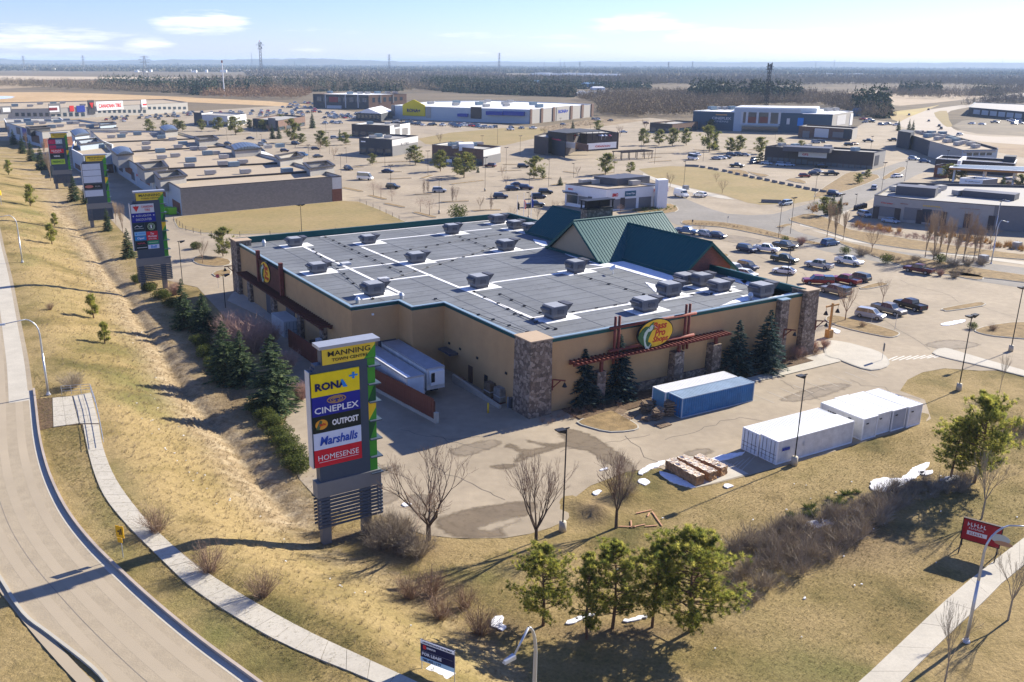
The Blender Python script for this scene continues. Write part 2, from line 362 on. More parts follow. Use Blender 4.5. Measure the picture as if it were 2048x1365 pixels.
Q=np.stack([idx[:-1,:-1],idx[:-1,1:],idx[1:,1:],idx[1:,:-1]],-1).reshape(-1,4); TRI=np.concatenate([Q[:,[0,1,2]],Q[:,[0,2,3]]])
V=np.c_[pts,ZZ+np.where(rough>0,np.minimum(RNG.normal(0,1,len(pts))*rough,.022),0)]
gm_=tri_mesh('ground',V,TRI,GRASS); gm_.polygons.foreach_set('use_smooth',[True]*len(TRI))
for nm_,ar in (('straw',straw),('green',green),('soil',soil),('far',farz)):
    at=gm_.attributes.new(nm_,'FLOAT','POINT'); at.data.foreach_set('value',ar.astype(np.float32))
structure('ground',gm_)
# ---- paving
ASPH=mat('dusty_asphalt',(.335,.275,.195),.9,.19,.06,spec=.2,bump=.25,bscale=6,world=True,fine=.10)
ROADM=mat('road_asphalt',(.345,.285,.20),.88,.10,.07,spec=.2,bump=.2,bscale=6,world=True,fine=.09)
ROADG=mat('grey_asphalt',(.235,.215,.185),.88,.14,.07,spec=.2,bump=.2,bscale=6,world=True,fine=.10)
CONC=mat('concrete',(.47,.43,.35),.85,.09,.4,spec=.2,world=True,fine=.08); KERB=mat('kerb_concrete',(.42,.39,.32),.85,.12,.5,world=True)
WET=mat('damp_asphalt',(.165,.125,.080),.75,.18,.35,spec=.3,world=True,fine=.1); WET2=mat('damp_asphalt_pale',(.235,.19,.135),.8,.16,.4,world=True,fine=.1)
MULCH=mat('mulch',(.125,.080,.045),.95,.4,2.0,bump=.8,world=True,fine=.3); LAWN=mat('lawn_field',(.30,.222,.098),.95,.18,.06,world=True,bump=.5,bscale=3,fine=.16,col2=(.25,.195,.078))
SNOW=mat('snow',(.84,.84,.86),.5,.12,1.5,spec=.4,bump=.4,world=True); PAINT=mat('road_paint',(.62,.58,.50),.7,.2,3,world=True)
def sheet(name,px,z,m,sm=0,kind='structure',rag=0,step=.6,zf=None):
    w=wpoly(px,0 if zf is None else zf,sm)
    if rag: w=ragged(w,rag,step)
    o=obj(name,sheet_mesh(w,z if zf is None else zf+z,m,name)); o['kind']=kind; return o
def bed(name,px,m,z=.13,sm=2,kerbw=.2,wp=None):
    """a raised patch with a concrete kerb round it"""
    w=wpoly(px,0,sm) if wp is None else wp
    o=obj(name,MB().prism(list(inset(w,kerbw)),.0,z+.02).mesh(name,m)); o['kind']='structure'
    k=MB(); wi=inset(w,kerbw); n=len(w)
    for i in range(n):
        j=(i+1)%n; k.hexa([(*w[i],0),(*w[j],0),(*wi[j],0),(*wi[i],0)],[(*w[i],z),(*w[j],z),(*wi[j],z),(*wi[i],z)])
    part('kerb',k,KERB,o); return o
sheet('parking_lot',[(560,880),(600,960),(655,1020),(760,1030),(800,1052),(850,1070),(905,1076),(960,1077),(1010,1076),(1060,1068),(1100,1056),(1135,1040),(1150,1018),(1150,995),(1180,972),(1225,955),(1262,940),(1290,942),(1320,936),(1340,945),(1390,976),(1430,968),(1497,951),(1590,926),(1650,909),(1722,886),(1800,862),(1845,847),(1862,838),(1850,800),(1800,782),(1815,760),(1845,745),(1890,737),(1960,742),(2048,740),(2500,760),(2900,420),(2500,262),(2048,262),(1990,258),(1900,262),(1790,245),(1740,240),(1700,262),(1640,262),(1400,248),(1300,236),(1190,246),(1060,255),(900,240),(830,236),(780,232),(640,216),(560,212),(400,222),(200,232),(0,232),(-120,240),(-60,268),(40,292),(100,330),(150,370),(195,410),(250,470),(285,520),(330,560),(395,575),(455,640),(520,700),(560,760),(580,810)],.0,ASPH,0)
sheet('access_road',[(1300,420),(1345,392),(1395,408),(1455,428),(1545,429),(1590,415),(1640,400),(1700,362),(1760,338),(1830,318),(1872,332),(1830,352),(1760,390),(1720,410),(1650,438),(1582,447),(1596,464),(1700,490),(1860,511),(2048,536),(2300,560),(2300,604),(2048,577),(1850,545),(1745,522),(1650,503),(1560,480),(1450,456),(1372,453),(1345,446),(1330,432)],.012,ROADG,2)
sheet('arterial_road',[(1795,240),(1821,229),(1860,219.5),(1917,211.5),(1965,205.5),(2047,184),(2300,150),(2300,160),(2060,195),(1965,210),(1937,215),(1902,222),(1893,232),(1897,250),(1920,264),(1951,271),(2048,275),(2400,276),(2400,300),(2048,294),(1995,286),(1950,282),(1890,268),(1830,262),(1800,252)],.012,mat('pale_road',(.42,.36,.28),.9,.08,.03,world=True),2)
sheet('median',[(1868,226),(1893,222),(1898,240),(1905,252),(1893,254),(1880,243)],.05,LAWN,2)
# left road on the embankment
RD_R=[(-60,320),(-12,420),(10,500),(24,553),(45,658),(58,724),(68,800),(76,870),(88,925),(106,975),(135,1030),(180,1088),(240,1148),(310,1212),(400,1286),(500,1360),(620,1450),(700,1520)]
RD_L=[(520,1640),(330,1480),(240,1395),(189,1337),(102,1269),(49,1227),(0,1152),(-80,1030),(-150,900),(-200,760),(-220,620),(-230,500),(-220,400),(-200,300)]
sheet('road',RD_R+RD_L,.03,ROADM,3,zf=ROAD_Z)
rr=smooth(np.array([G(*p,ROAD_Z)[:2] for p in RD_R]),4,False); rl=smooth(np.array([G(*p,ROAD_Z)[:2] for p in RD_L]),4,False)
def strip_along(mb,line,o0,o1,z0,z1,i0=0,i1=None):
    L=line[i0:i1]; t=np.gradient(L,axis=0); t/=np.hypot(t[:,0],t[:,1])[:,None]; nrm=np.c_[-t[:,1],t[:,0]]; a=L+nrm*o0; b=L+nrm*o1
    for k in range(len(L)-1): mb.hexa([(*a[k],z0),(*a[k+1],z0),(*b[k+1],z0),(*b[k],z0)],[(*a[k],z1),(*a[k+1],z1),(*b[k+1],z1),(*b[k],z1)])
    return mb
k0=6*4-1
ko=structure('kerb',strip_along(MB(),rr,0.02,.24,ROAD_Z-.1,ROAD_Z+.28,k0).mesh('kerb',mat('red_kerb',(.40,.33,.27),.85,.12,.6,world=True)))
structure('gutter',strip_along(MB(),rr,-.55,.0,ROAD_Z,ROAD_Z+.036,k0).mesh('gutter',CONC))
structure('road_shoulder',strip_along(MB(),rr,-2.6,-.55,ROAD_Z,ROAD_Z+.034,0,k0+2).mesh('road_shoulder',CONC))
structure('median_kerb',strip_along(MB(),rl,-.02,.2,ROAD_Z-.1,ROAD_Z+.17).mesh('kerb',KERB))
tm=mat('worn_asphalt',(.375,.31,.22),.88,.08,.1,world=True); 
for off in (-4.4,): structure('lane_wear',strip_along(MB(),rr,off,off-.05,ROAD_Z,ROAD_Z+.037,6).mesh('lane_wear',mat('tar_seam',(.22,.19,.155),.8,world=True)))
for off in (-1.2,-2.9,-5.0,-6.7): structure('tyre_track',strip_along(MB(),rr,off,off-.75,ROAD_Z,ROAD_Z+.0335,4).mesh('tyre_track',tm))
# ---- sidewalks, slab by slab
SW_L=[(166,850),(175.5,899),(189,948),(211,997),(257,1054),(313,1110),(377,1171),(453,1223.6),(566,1288),(700,1344),(780,1378),(860,1412),(960,1460)]
SW_R=[(198,850),(206,895),(226,948),(257,997),(302,1050),(358,1103),(423,1152),(502,1201),(604,1257.6),(700,1303),(806,1352),(900,1395),(1010,1440)]
def slabs(parent,L,R,n,z,th=.06,gap=.018,m=CONC):
    a=smooth(L,6,False); b=smooth(R,6,False); mid=(a+b)/2; s=np.r_[0,np.cumsum(np.hypot(*np.diff(mid,axis=0).T))]
    q=np.linspace(0,s[-1],n+1)
    f=lambda arr,x: np.array([np.interp(x,s,arr[:,0]),np.interp(x,s,arr[:,1])])
    for i in range(n):
        x0,x1=q[i]+gap,q[i+1]-gap; c=[f(a,x0),f(b,x0),f(b,x1),f(a,x1)]; zt=z+RNG.uniform(-.006,.006)
        zz=[(zf_(p) if callable(z) else zt) for p in c] if callable(z) else [zt]*4
        mb=MB().hexa([(*p,h-th-.12) for p,h in zip(c,zz)],[(*p,h) for p,h in zip(c,zz)])
        part('slab',mb,m,parent)
zf_=lambda p: terr(p)[0]+.05
swl=structure('sidewalk',strip_along(MB(),np.array([(G(*a,ROAD_Z)[:2]+G(*b,ROAD_Z)[:2])/2 for a,b in zip(SW_L,SW_R)]),-.7,.7,ROAD_Z-.3,ROAD_Z-.06).mesh('bedding',MULCH))
slabs(swl,np.array([G(*p,ROAD_Z)[:2] for p in SW_L]),np.array([G(*p,ROAD_Z)[:2] for p in SW_R]),34,ROAD_Z+.06)
SR_L=[(1560,1500),(1718,1365),(1820,1269),(1914,1182),(2048,1076.5),(2260,920),(2600,700)]; SR_R=[(1640,1520),(1801,1365),(1891,1276),(1967,1205),(2048,1131),(2330,920),(2700,700)]
swr=structure('sidewalk',strip_along(MB(),np.array([(G(*a)[:2]+G(*b)[:2])/2 for a,b in zip(SR_L,SR_R)]),-.5,.5,-.3,.0).mesh('bedding',MULCH))
slabs(swr,np.array([G(*p)[:2] for p in SR_L]),np.array([G(*p)[:2] for p in SR_R]),34,.06)
pad=structure('bus_stop_pad',sheet_mesh(wpoly([(76,862),(72.5,798),(144,792.7),(182,786),(198,850),(200,862),(166,862),(163,849),(105,855)],ROAD_Z),ROAD_Z+.02,MULCH))
def quad_slabs(parent,c,nu,nv,z,gap=.03):
    c=[np.array(G(*p,z)[:2]) for p in c]
    for i in range(nu):
        for j in range(nv):
            f=lambda s,t:(c[0]*(1-s)+c[1]*s)*(1-t)+(c[3]*(1-s)+c[2]*s)*t
            q=[f(i/nu,j/nv),f((i+1)/nu,j/nv),f((i+1)/nu,(j+1)/nv),f(i/nu,(j+1)/nv)]; ctr=sum(q)/4; q=[p+(ctr-p)/np.hypot(*(ctr-p))*gap for p in q]
            part('slab',MB().hexa([(*p,z-.15) for p in q],[(*p,z+.06+RNG.uniform(-.005,.005)) for p in q]),CONC,parent)
quad_slabs(pad,[(105,797),(144,793),(158,848),(107,855)],2,3,ROAD_Z); quad_slabs(pad,[(145,793),(182,786),(198,848),(159,848)],2,4,ROAD_Z)
structure('sidewalk_front',sheet_mesh(wpoly([(1478,752),(1650,707),(1676,718),(1682,724),(1500,768)]),.10,CONC))
plz=bed('plaza',[(1652,684),(1680,684),(1724,694),(1760,706),(1778,722),(1774,735),(1742,742),(1705,732),(1676,720),(1650,712)],CONC,.12)
bed('ramp_walk',[(1868,703),(1890,697),(1930,708),(2048,742),(2200,785),(2200,800),(2048,754),(1940,728),(1872,712)],CONC,.1)
bed('store_walk',[(462,590),(474,580),(540,622),(590,655),(600,668),(582,672),(520,632),(455,602)],CONC,.1,1)
# planting bed along the front wall, islands in the lots
wfront=[UV(u,v)[:2] for u,v in ((82.3,62.8),(78.6,62.8),(77.6,66),(78.4,75),(78.9,95),(79.2,106),(82.3,106))]
o=structure('planting_bed',MB().prism([tuple(p) for p in wfront],0,.14).mesh('planting_bed',MULCH))
BRG=mat('bed_grass',(.24,.165,.075),.95,.35,.8,world=True,bump=.7,fine=.2)
for px in ([(1153,846),(1180,834),(1213,824),(1228,824),(1268,846),(1278,855),(1270,862),(1222,866),(1180,857)],[(1652,636),(1662,632),(1682,634),(1740,648),(1790,663),(1800,670),(1786,676),(1765,674),(1700,660),(1655,645)],[(1884,618),(1950,606),(1968,607),(1966,613),(1900,623),(1888,622)],[(1950,660),(1990,650),(2060,645),(2160,660),(2160,690),(2060,680),(1990,674),(1957,667)],[(1718,577),(1756,566),(1772,568),(1776,571),(1735,579)],[(1362,445),(1380,441),(1450,446),(1520,458),(1590,477),(1652,489),(1650,493),(1590,484),(1510,468),(1440,455),(1375,451)],
  [(1660,480),(1700,487),(1760,500),(1830,514),(1960,538),(2048,551),(2200,570),(2200,590),(2048,566),(1960,556),(1880,549),(1800,531),(1745,512)],[(1893,544),(1925,546),(1960,552),(1968,558),(1955,561),(1910,553)],[(1405,520),(1440,508),(1460,512),(1430,524)],[(1262,421),(1300,410),(1342,409),(1356,417),(1350,425),(1300,430)],[(1580,442),(1590,434),(1625,428),(1680,448),(1700,460),(1760,470),(1860,486),(1990,503),(2048,510),(2200,520),(2200,532),(2048,520),(1900,508),(1740,488),(1650,462)],[(385,520),(398,512),(430,515),(458,520),(460,530),(430,534),(395,529)],[(424,549),(440,541),(460,541),(462,549),(440,556)],
  [(1676,357),(1700,345),(1740,348),(1760,356),(1700,380),(1640,395),(1630,388)],[(1765,355),(1800,335),(1812,338),(1790,352),(1770,360)],[(1450,342),(1480,340),(1500,348),(1480,352)],[(1495,344),(1520,348),(1540,352),(1520,354)],[(1571,361),(1590,357),(1612,364),(1608,368)]):
    bed('island',px,BRG)
def capsule(a,b,w=1.1):
    a,b=G(*a)[:2],G(*b)[:2]; d=(b-a)/np.hypot(*(b-a)); n=np.array([-d[1],d[0]]); o=[]
    for s,c in ((1,b),(-1,a)):
        for k in range(5): t=-math.pi/2+math.pi*k/4; o.append(c+s*(d*math.cos(t)*w)+s*n*math.sin(t)*w)
    return np.array(o)
for a,b in (((832,426),(868,435)),((741,392),(770,399)),((773,408),(806,415)),((886,405),(933,403)),((833,390),(860,389)),((949,422),(997,420.5)),((781,358.5),(819,357)),((689,376.5),(723,383.5)),((770,345),(800,344)),((845,357),(862,352)),((690,336),(725,334)),((740,327),(850,322)),((905,369),(965,362)),((1000,343),(1040,341)),((1065,358),(1100,357)),((1105,371),(1130,367)),((1180,352),(1225,346)),((1285,309),(1345,307)),((1275,319),(1320,315)),((1390,300),(1440,303)),((1440,306),(1500,306)),((1300,325),(1340,322)),((455,289),(480,287)),((520,288),(560,285)),((600,292),(660,291)),((540,276),(600,273)),((430,272),(500,268)),((650,293),(700,290)),((1560,455),(1578,450)),((1545,303),(1500,300)),((1130,344),(1150,347)),((1010,330),(1060,329)),((640,262),(700,262)),((610,258),(640,256)),((1620,296),(1690,296))):
    bed('island',None,BRG,wp=capsule(a,b))
bed('field',[(346,438),(364,433),(684,402.5),(718,404),(760,420),(816,446),(740,457),(640,464),(560,467),(480,470),(400,466),(355,456)],LAWN,.06,0)
sheet('vacant_lot',[(1277,338.5),(1341,332.5),(1410,336),(1436,343),(1523,359),(1600,377),(1658,391),(1620,402),(1587,407.6),(1522,410),(1495,406),(1450,391),(1385,377),(1338,367),(1300,352)],.03,LAWN)
sheet('grass_strip',[(836,278),(900,266),(1037,254),(1092,258),(1100,270),(1010,291),(910,296),(850,288)],.03,LAWN)
sheet('verge',[(1070,256),(1190,238),(1300,240),(1200,254),(1090,266)],.025,mat('weeds',(.27,.20,.115),.95,.3,.15,world=True,bump=.6,fine=.2))
# sidewalks far
for px in ([(1287,347),(1300,352),(1338,367),(1390,380),(1450,393),(1470,400),(1440,397),(1380,385),(1330,371),(1285,352)],[(1600,440),(1640,430),(1680,425),(1700,420),(1690,428),(1630,440),(1610,448),(1640,460),(1600,452)],[(1620,460),(1700,478),(1860,500),(2048,524),(2200,540),(2200,545),(2048,530),(1860,505),(1700,484)]): sheet('footpath',px,.035,CONC,1)
# stains, painted bays, snow
def soften(m):
    t=m.node_tree; n=t.nodes.new; l=t.links.new; b=t.nodes['Principled BSDF']; o=t.nodes['Material Output']; at=n('ShaderNodeAttribute'); at.attribute_name='fade'; g=n('ShaderNodeNewGeometry'); z=n('ShaderNodeTexNoise'); z.inputs['Scale'].default_value=1.3; z.inputs['Detail'].default_value=6; l(g.outputs['Position'],z.inputs['Vector'])
    a=n('ShaderNodeMath'); a.operation='MULTIPLY_ADD'; l(z.outputs[0],a.inputs[0]); a.inputs[1].default_value=1.5; a.inputs[2].default_value=-1.05; b_=n('ShaderNodeMath'); b_.operation='MULTIPLY_ADD'; b_.use_clamp=True; l(at.outputs['Fac'],b_.inputs[0]); b_.inputs[1].default_value=1.35; l(a.outputs[0],b_.inputs[2])
    tr=n('ShaderNodeBsdfTransparent'); mx=n('ShaderNodeMixShader'); l(b_.outputs[0],mx.inputs[0]); l(tr.outputs[0],mx.inputs[1]); l(b.outputs[0],mx.inputs[2]); l(mx.outputs[0],o.inputs['Surface'])
soften(WET); soften(WET2)
def soft_patch(name,px,m,z=.008,wd=.9):
    w=ragged(wpoly(px,0,4),.04,.5); a=sum(w[k][0]*w[(k+1)%len(w)][1]-w[(k+1)%len(w)][0]*w[k][1] for k in range(len(w))); w=w if a>0 else w[::-1]
    lo,hi=w.min(0)-1.5,w.max(0)+1.5; st=.3; gx_=np.arange(lo[0],hi[0],st); gy_=np.arange(lo[1],hi[1],st); X_,Y_=np.meshgrid(gx_,gy_); q=np.c_[X_.ravel(),Y_.ravel()]; ins=inpoly(q,w); d,_=pl_dist(q,np.vstack([w,w[:1]])); f=np.clip(.5+np.where(ins,d,-d)/wd,0,1)
    nx,ny=len(gx_),len(gy_); ix=np.arange(nx*ny).reshape(ny,nx); Q_=np.stack([ix[:-1,:-1],ix[:-1,1:],ix[1:,1:],ix[1:,:-1]],-1).reshape(-1,4); Q_=Q_[f[Q_].max(1)>0]; me=tri_mesh(name,np.c_[q,np.full(len(q),z)],np.concatenate([Q_[:,[0,1,2]],Q_[:,[0,2,3]]]),m); at=me.attributes.new('fade','FLOAT','POINT'); at.data.foreach_set('value',f.astype(np.float32)); return tag(obj(name,me),kind='stuff')
for px,m in (([(874,1040),(900,1030),(940,1018),(990,1010),(1035,1004),(1075,1008),(1060,1028),(1020,1040),(1000,1055),(1010,1072),(960,1076),(915,1074),(880,1058)],WET),([(1115,862),(1150,860),(1190,875),(1235,905),(1270,935),(1255,945),(1210,925),(1180,905),(1130,895),(1090,905),(1060,915),(1030,925),(1040,905),(1012,895),(1020,888),(1052,900),(1090,893),(1060,885),(1050,880),(1095,888),(1130,884)],WET),([(985,932),(1030,928),(1025,936),(990,938)],WET),([(1370,905),(1410,898),(1425,905),(1390,914)],WET2),([(815,995),(850,990),(870,1010),(860,1040),(830,1030)],WET2),([(760,940),(790,930),(800,935),(770,950)],WET2),([(700,1000),(760,985),(800,990),(770,1010)],WET2),([(1500,880),(1560,860),(1600,862),(1540,884)],WET2),([(1560,800),(1650,770),(1700,772),(1620,800)],WET2),([(1850,690),(1900,680),(1960,690),(1900,700)],WET2),([(1450,470),(1520,480),(1500,490),(1440,480)],WET2),([(900,900),(980,880),(1000,890),(930,912)],WET2),([(640,965),(700,945),(760,930),(765,940),(700,958),(650,975)],WET2)):
    soft_patch('damp_stain',px,m)
WD=mat('dry_patch',(.335,.275,.195),.9,.13,.05,world=True); soften(WD); soft_patch('dry_patch',[(955,1058),(985,1045),(1030,1035),(1045,1040),(1010,1053),(975,1064)],WD,.012,.7)
for i in range(8):
    a,b=(1770+i*14,723-i*1.0),(1795+i*14,713-i*.5); w=[G(a[0],a[1])[:2],G(b[0],b[1])[:2]]; d=(w[1]-w[0]); d/=np.hypot(*d); n=np.array([-d[1],d[0]])*.12
    o=obj('painted_line',MB().poly([(*(w[0]-n),.016),(*(w[1]-n),.016),(*(w[1]+n),.016),(*(w[0]+n),.016)]).mesh('painted_line',PAINT)); o['kind']='structure'
def line(a,b,wd=.1,m=PAINT,z=.014,name='painted_line'):
    w=[G(*a)[:2],G(*b)[:2]]; d=w[1]-w[0]; d/=np.hypot(*d); n=np.array([-d[1],d[0]])*wd/2; mb=MB().poly([(*(w[0]-n),z),(*(w[1]-n),z),(*(w[1]+n),z),(*(w[0]+n),z)])
    if mb.v[0] is not None:
        x=np.array(mb.v); 
        o=obj(name,mb.mesh(name,m)); o['kind']='structure'; return o
FP=mat('faded_paint',(.42,.37,.30),.8,.15,3,world=True)
for i in range(9): line((1508+i*26,790-i*6.5),(1548+i*26,806-i*6.5),.12,FP)
for i in range(7): line((1392+i*14+0,960-i*2),(1440+i*12,935-i*4.0),.12,FP)
TAR=mat('tar_crack',(.10,.085,.07),.8)
def wander(a,b,n=9,j=5):
    a,b=np.array(a,float),np.array(b,float); return [tuple(a+(b-a)*k/n+(RNG.normal(0,j,2)*np.array([1,.35]) if 0<k<n else 0)) for k in range(n+1)]
for pts_ in (wander((870,935),(1010,1000)),wander((1120,905),(1300,870)),wander((1330,880),(1480,835)),wander((1500,870),(1700,790)),wander((1700,760),(1840,800)),wander((1560,760),(1640,800)),wander((1680,590),(1860,700)),wander((1800,560),(2040,640)),wander((1520,570),(1900,590)),wander((640,900),(820,960)),wander((800,860),(980,900)),wander((700,850),(760,930),6),wander((1400,430),(1600,452)),wander((1480,500),(1640,560)),wander((720,380),(900,420),9,3),wander((900,370),(1100,440),9,3),[(1250,872),(1262,885),(1280,895),(1288,915),(1318,925)],[(860,870),(900,880),(960,873)],[(1600,800),(1640,780),(1700,770)],[(1480,835),(1540,845),(1580,860)],[(1455,428),(1490,436),(1560,440)]):
    cm_=MB()
    for a,b in zip(pts_[:-1],pts_[1:]):
        a,b=G(*a)[:2],G(*b)[:2]; d=(b-a)/np.hypot(*(b-a)); n=np.array([-d[1],d[0]])*.03; cm_.poly([(*(a-n),.013),(*(b-n),.013),(*(b+n),.013),(*(a+n),.013)])
    o=obj('crack',cm_.mesh('crack',TAR)); o['kind']='structure'
for px in ([(1740,966),(1765,956),(1800,958),(1825,938),(1845,928),(1859,927),(1852,940),(1836,955),(1812,966),(1800,975),(1765,985),(1744,980)],[(1603,1052),(1625,1043),(1660,1040),(1673,1047),(1645,1054),(1618,1064)],[(1680,1034),(1694,1029),(1695,1036),(1684,1040)],[(1706,1020),(1716,1014),(1716,1022),(1708,1025)],[(1840,945),(1865,942),(1862,950),(1845,951)],[(1880,960),(1906,952),(1920,956),(1895,966)],[(1277,945),(1300,930),(1330,922),(1322,932),(1300,940),(1284,950)],[(1318,944),(1335,947),(1360,957),(1390,975),(1372,974),(1345,966),(1325,954)],[(1186,986),(1196,981),(1203,983),(1195,991),(1188,990)],[(1446,972),(1458,969),(1468,973),(1455,977)],[(985,1240),(998,1232),(1008,1236),(1005,1250),(1015,1255),(1005,1262),(992,1256),(982,1254)],[(1135,1243),(1180,1228),(1186,1232),(1150,1245),(1138,1250)],[(1250,1240),(1290,1232),(1292,1236),(1255,1246)],[(803,1008),(818,1006),(824,1011),(810,1014)],[(1275,962),(1290,958),(1300,966),(1290,972),(1278,966)],[(1690,1048),(1703,1050),(1697,1053)],[(1604,1198),(1612,1195),(1609,1200)],[(1200,940),(1213,936),(1216,939),(1203,943)],[(1410,925),(1440,912),(1490,905),(1470,916),(1430,925)],[(1670,700),(1690,696),(1720,702),(1715,706),(1685,702)],[(1880,650),(1895,645),(1930,640),(1925,646),(1895,652)],[(1655,655),(1680,662),(1674,668)],[(1330,480),(1345,470),(1352,478),(1338,486)]):
    w=ragged(wpoly(px,0,2),.05,.25); z=.05
    o=obj('snow_patch',MB().prism([tuple(p) for p in w],-.02,z+.03).mesh('snow_patch',SNOW)); tag(o,kind='stuff')
# ---------------------------------------------------------------- common materials
STUC=mat('tan_stucco',(.50,.315,.15),.9,.07,.5,bump=.3,bscale=30,fine=.05); STUC2=mat('tan_stucco_gable',(.40,.30,.19),.9,.05,.5)
ROOFG=mat('roof_membrane',(.155,.165,.175),.75,.2,.12,spec=.3,fine=.08); ROOFW=flat('roof_white',(.85,.84,.80),.6); DKGREEN=flat('dark_green_metal',(.012,.085,.085),.45,metal=.3)
GREENM=mat('green_metal_roof',(.008,.085,.088),.5,.06,1,spec=.25,metal=.1); EDGE=flat('pale_coping',(.33,.44,.48),.4,metal=.4); LOG=mat('red_brown_timber',(.165,.045,.034),.7,.25,2); DLOG=mat('dark_timber',(.11,.040,.028),.75,.25,2)
BLACK=flat('black_metal',(.018,.018,.02),.5); DGREY=flat('dark_grey_metal',(.09,.09,.10),.5); GREY=flat('grey_metal',(.30,.31,.32),.45,metal=.3); LGREY=flat('light_grey_metal',(.52,.53,.53),.45); WHITE=mat('white_paint',(.80,.80,.78),.5,.04,1.2,fine=.03)
DIRTYW=mat('weathered_white',(.64,.63,.60),.55,.16,.9,fine=.12); GALV=flat('galvanised_steel',(.50,.52,.54),.38,metal=.6); GLASS=flat('dark_glass',(.03,.05,.07),.12,spec=.9); WOODF=mat('fence_stain',(.17,.058,.035),.8,.25,1.5)
YEL=flat('yellow',(.80,.52,.02),.6); RED=flat('red',(.60,.03,.03),.6); BLUE=flat('blue',(.02,.045,.30),.5); 
def rusty(m,f=.66,sc=1.2,c=(.20,.085,.035)):
    t=m.node_tree; b=t.nodes['Principled BSDF']; n=t.nodes.new; l=t.links.new; src=b.inputs['Base Color'].links[0].from_socket; tc=n('ShaderNodeTexCoord'); mp=n('ShaderNodeMapping'); mp.inputs['Scale'].default_value=(1,1,.35); l(tc.outputs['Object'],mp.inputs[0]); z=n('ShaderNodeTexNoise'); z.inputs['Scale'].default_value=sc; z.inputs['Detail'].default_value=9; z.inputs['Roughness'].default_value=.75; l(mp.outputs[0],z.inputs['Vector'])
    mr=n('ShaderNodeMapRange'); l(z.outputs[0],mr.inputs[0]); mr.inputs[1].default_value=f; mr.inputs[2].default_value=f+.10; mr.inputs[4].default_value=.8; mx=n('ShaderNodeMix'); mx.data_type='RGBA'; l(mr.outputs[0],mx.inputs[0]); l(src,mx.inputs[6]); mx.inputs[7].default_value=(*c,1); l(mx.outputs[2],b.inputs['Base Color'])
rusty(DIRTYW,.62); rusty(ROOFG,.56,.22,(.10,.105,.11)); rusty(ROOFW,.62,.5,(.45,.43,.38)); rusty(WHITE,.66,.8,(.50,.45,.38))
def stone_mat():
    m=bpy.data.materials.new('field_stone'); m.use_nodes=True; t=m.node_tree; b=t.nodes['Principled BSDF']; n=t.nodes.new; l=t.links.new; b.inputs['Roughness'].default_value=.9
    tc=n('ShaderNodeTexCoord'); v=n('ShaderNodeTexVoronoi'); v.inputs['Scale'].default_value=2.6; l(tc.outputs['Object'],v.inputs['Vector'])
    r=n('ShaderNodeValToRGB'); sp=n('ShaderNodeSeparateColor'); l(v.outputs['Color'],sp.inputs[0]); l(sp.outputs[0],r.inputs[0]); e=r.color_ramp.elements; e.new(.5)
    for q,(p,c) in zip(e,((0,(.12,.09,.065,1)),(.5,(.22,.16,.115,1)),(1,(.37,.295,.225,1)))): q.position=p; q.color=c
    v2=n('ShaderNodeTexVoronoi'); v2.feature='DISTANCE_TO_EDGE'; v2.inputs['Scale'].default_value=2.6; l(tc.outputs['Object'],v2.inputs['Vector'])
    mr=n('ShaderNodeMapRange'); l(v2.outputs[0],mr.inputs[0]); mr.inputs[1].default_value=0; mr.inputs[2].default_value=.05; mr.inputs[3].default_value=.35; mr.inputs[4].default_value=1
    vs=n('ShaderNodeVectorMath'); vs.operation='SCALE'; l(r.outputs[0],vs.inputs[0]); l(mr.outputs[0],vs.inputs['Scale']); l(vs.outputs[0],b.inputs['Base Color'])
    bb=n('ShaderNodeBump'); bb.inputs['Distance'].default_value=.15; l(v2.outputs[0],bb.inputs['Height']); l(bb.outputs[0],b.inputs['Normal']); return m
STONE=stone_mat()
def brick_mat(name,c1,c2,cm,sc=1.,bw=.5,rh=.25,bias=0.):
    m=bpy.data.materials.new(name); m.use_nodes=True; t=m.node_tree; b=t.nodes['Principled BSDF']; n=t.nodes.new; l=t.links.new; b.inputs['Roughness'].default_value=.9
    tc=n('ShaderNodeTexCoord'); sp=n('ShaderNodeSeparateXYZ'); l(tc.outputs['Object'],sp.inputs[0]); ad=n('ShaderNodeMath'); l(sp.outputs[0],ad.inputs[0]); l(sp.outputs[1],ad.inputs[1]); cb=n('ShaderNodeCombineXYZ'); l(ad.outputs[0],cb.inputs[0]); l(sp.outputs[2],cb.inputs[1])
    k=n('ShaderNodeTexBrick'); l(cb.outputs[0],k.inputs['Vector']); k.inputs['Scale'].default_value=sc; k.inputs['Brick Width'].default_value=bw; k.inputs['Row Height'].default_value=rh; k.inputs['Mortar Size'].default_value=.012
    for s,c in (('Color1',c1),('Color2',c2),('Mortar',cm)): k.inputs[s].default_value=(*c,1)
    l(k.outputs[0],b.inputs['Base Color']); return m
BRICK=brick_mat('red_brick',(.22,.065,.045),(.15,.05,.04),(.2,.14,.11)); BLOCK=brick_mat('grey_block',(.27,.245,.215),(.22,.20,.175),(.17,.155,.14),1,.8,.4)
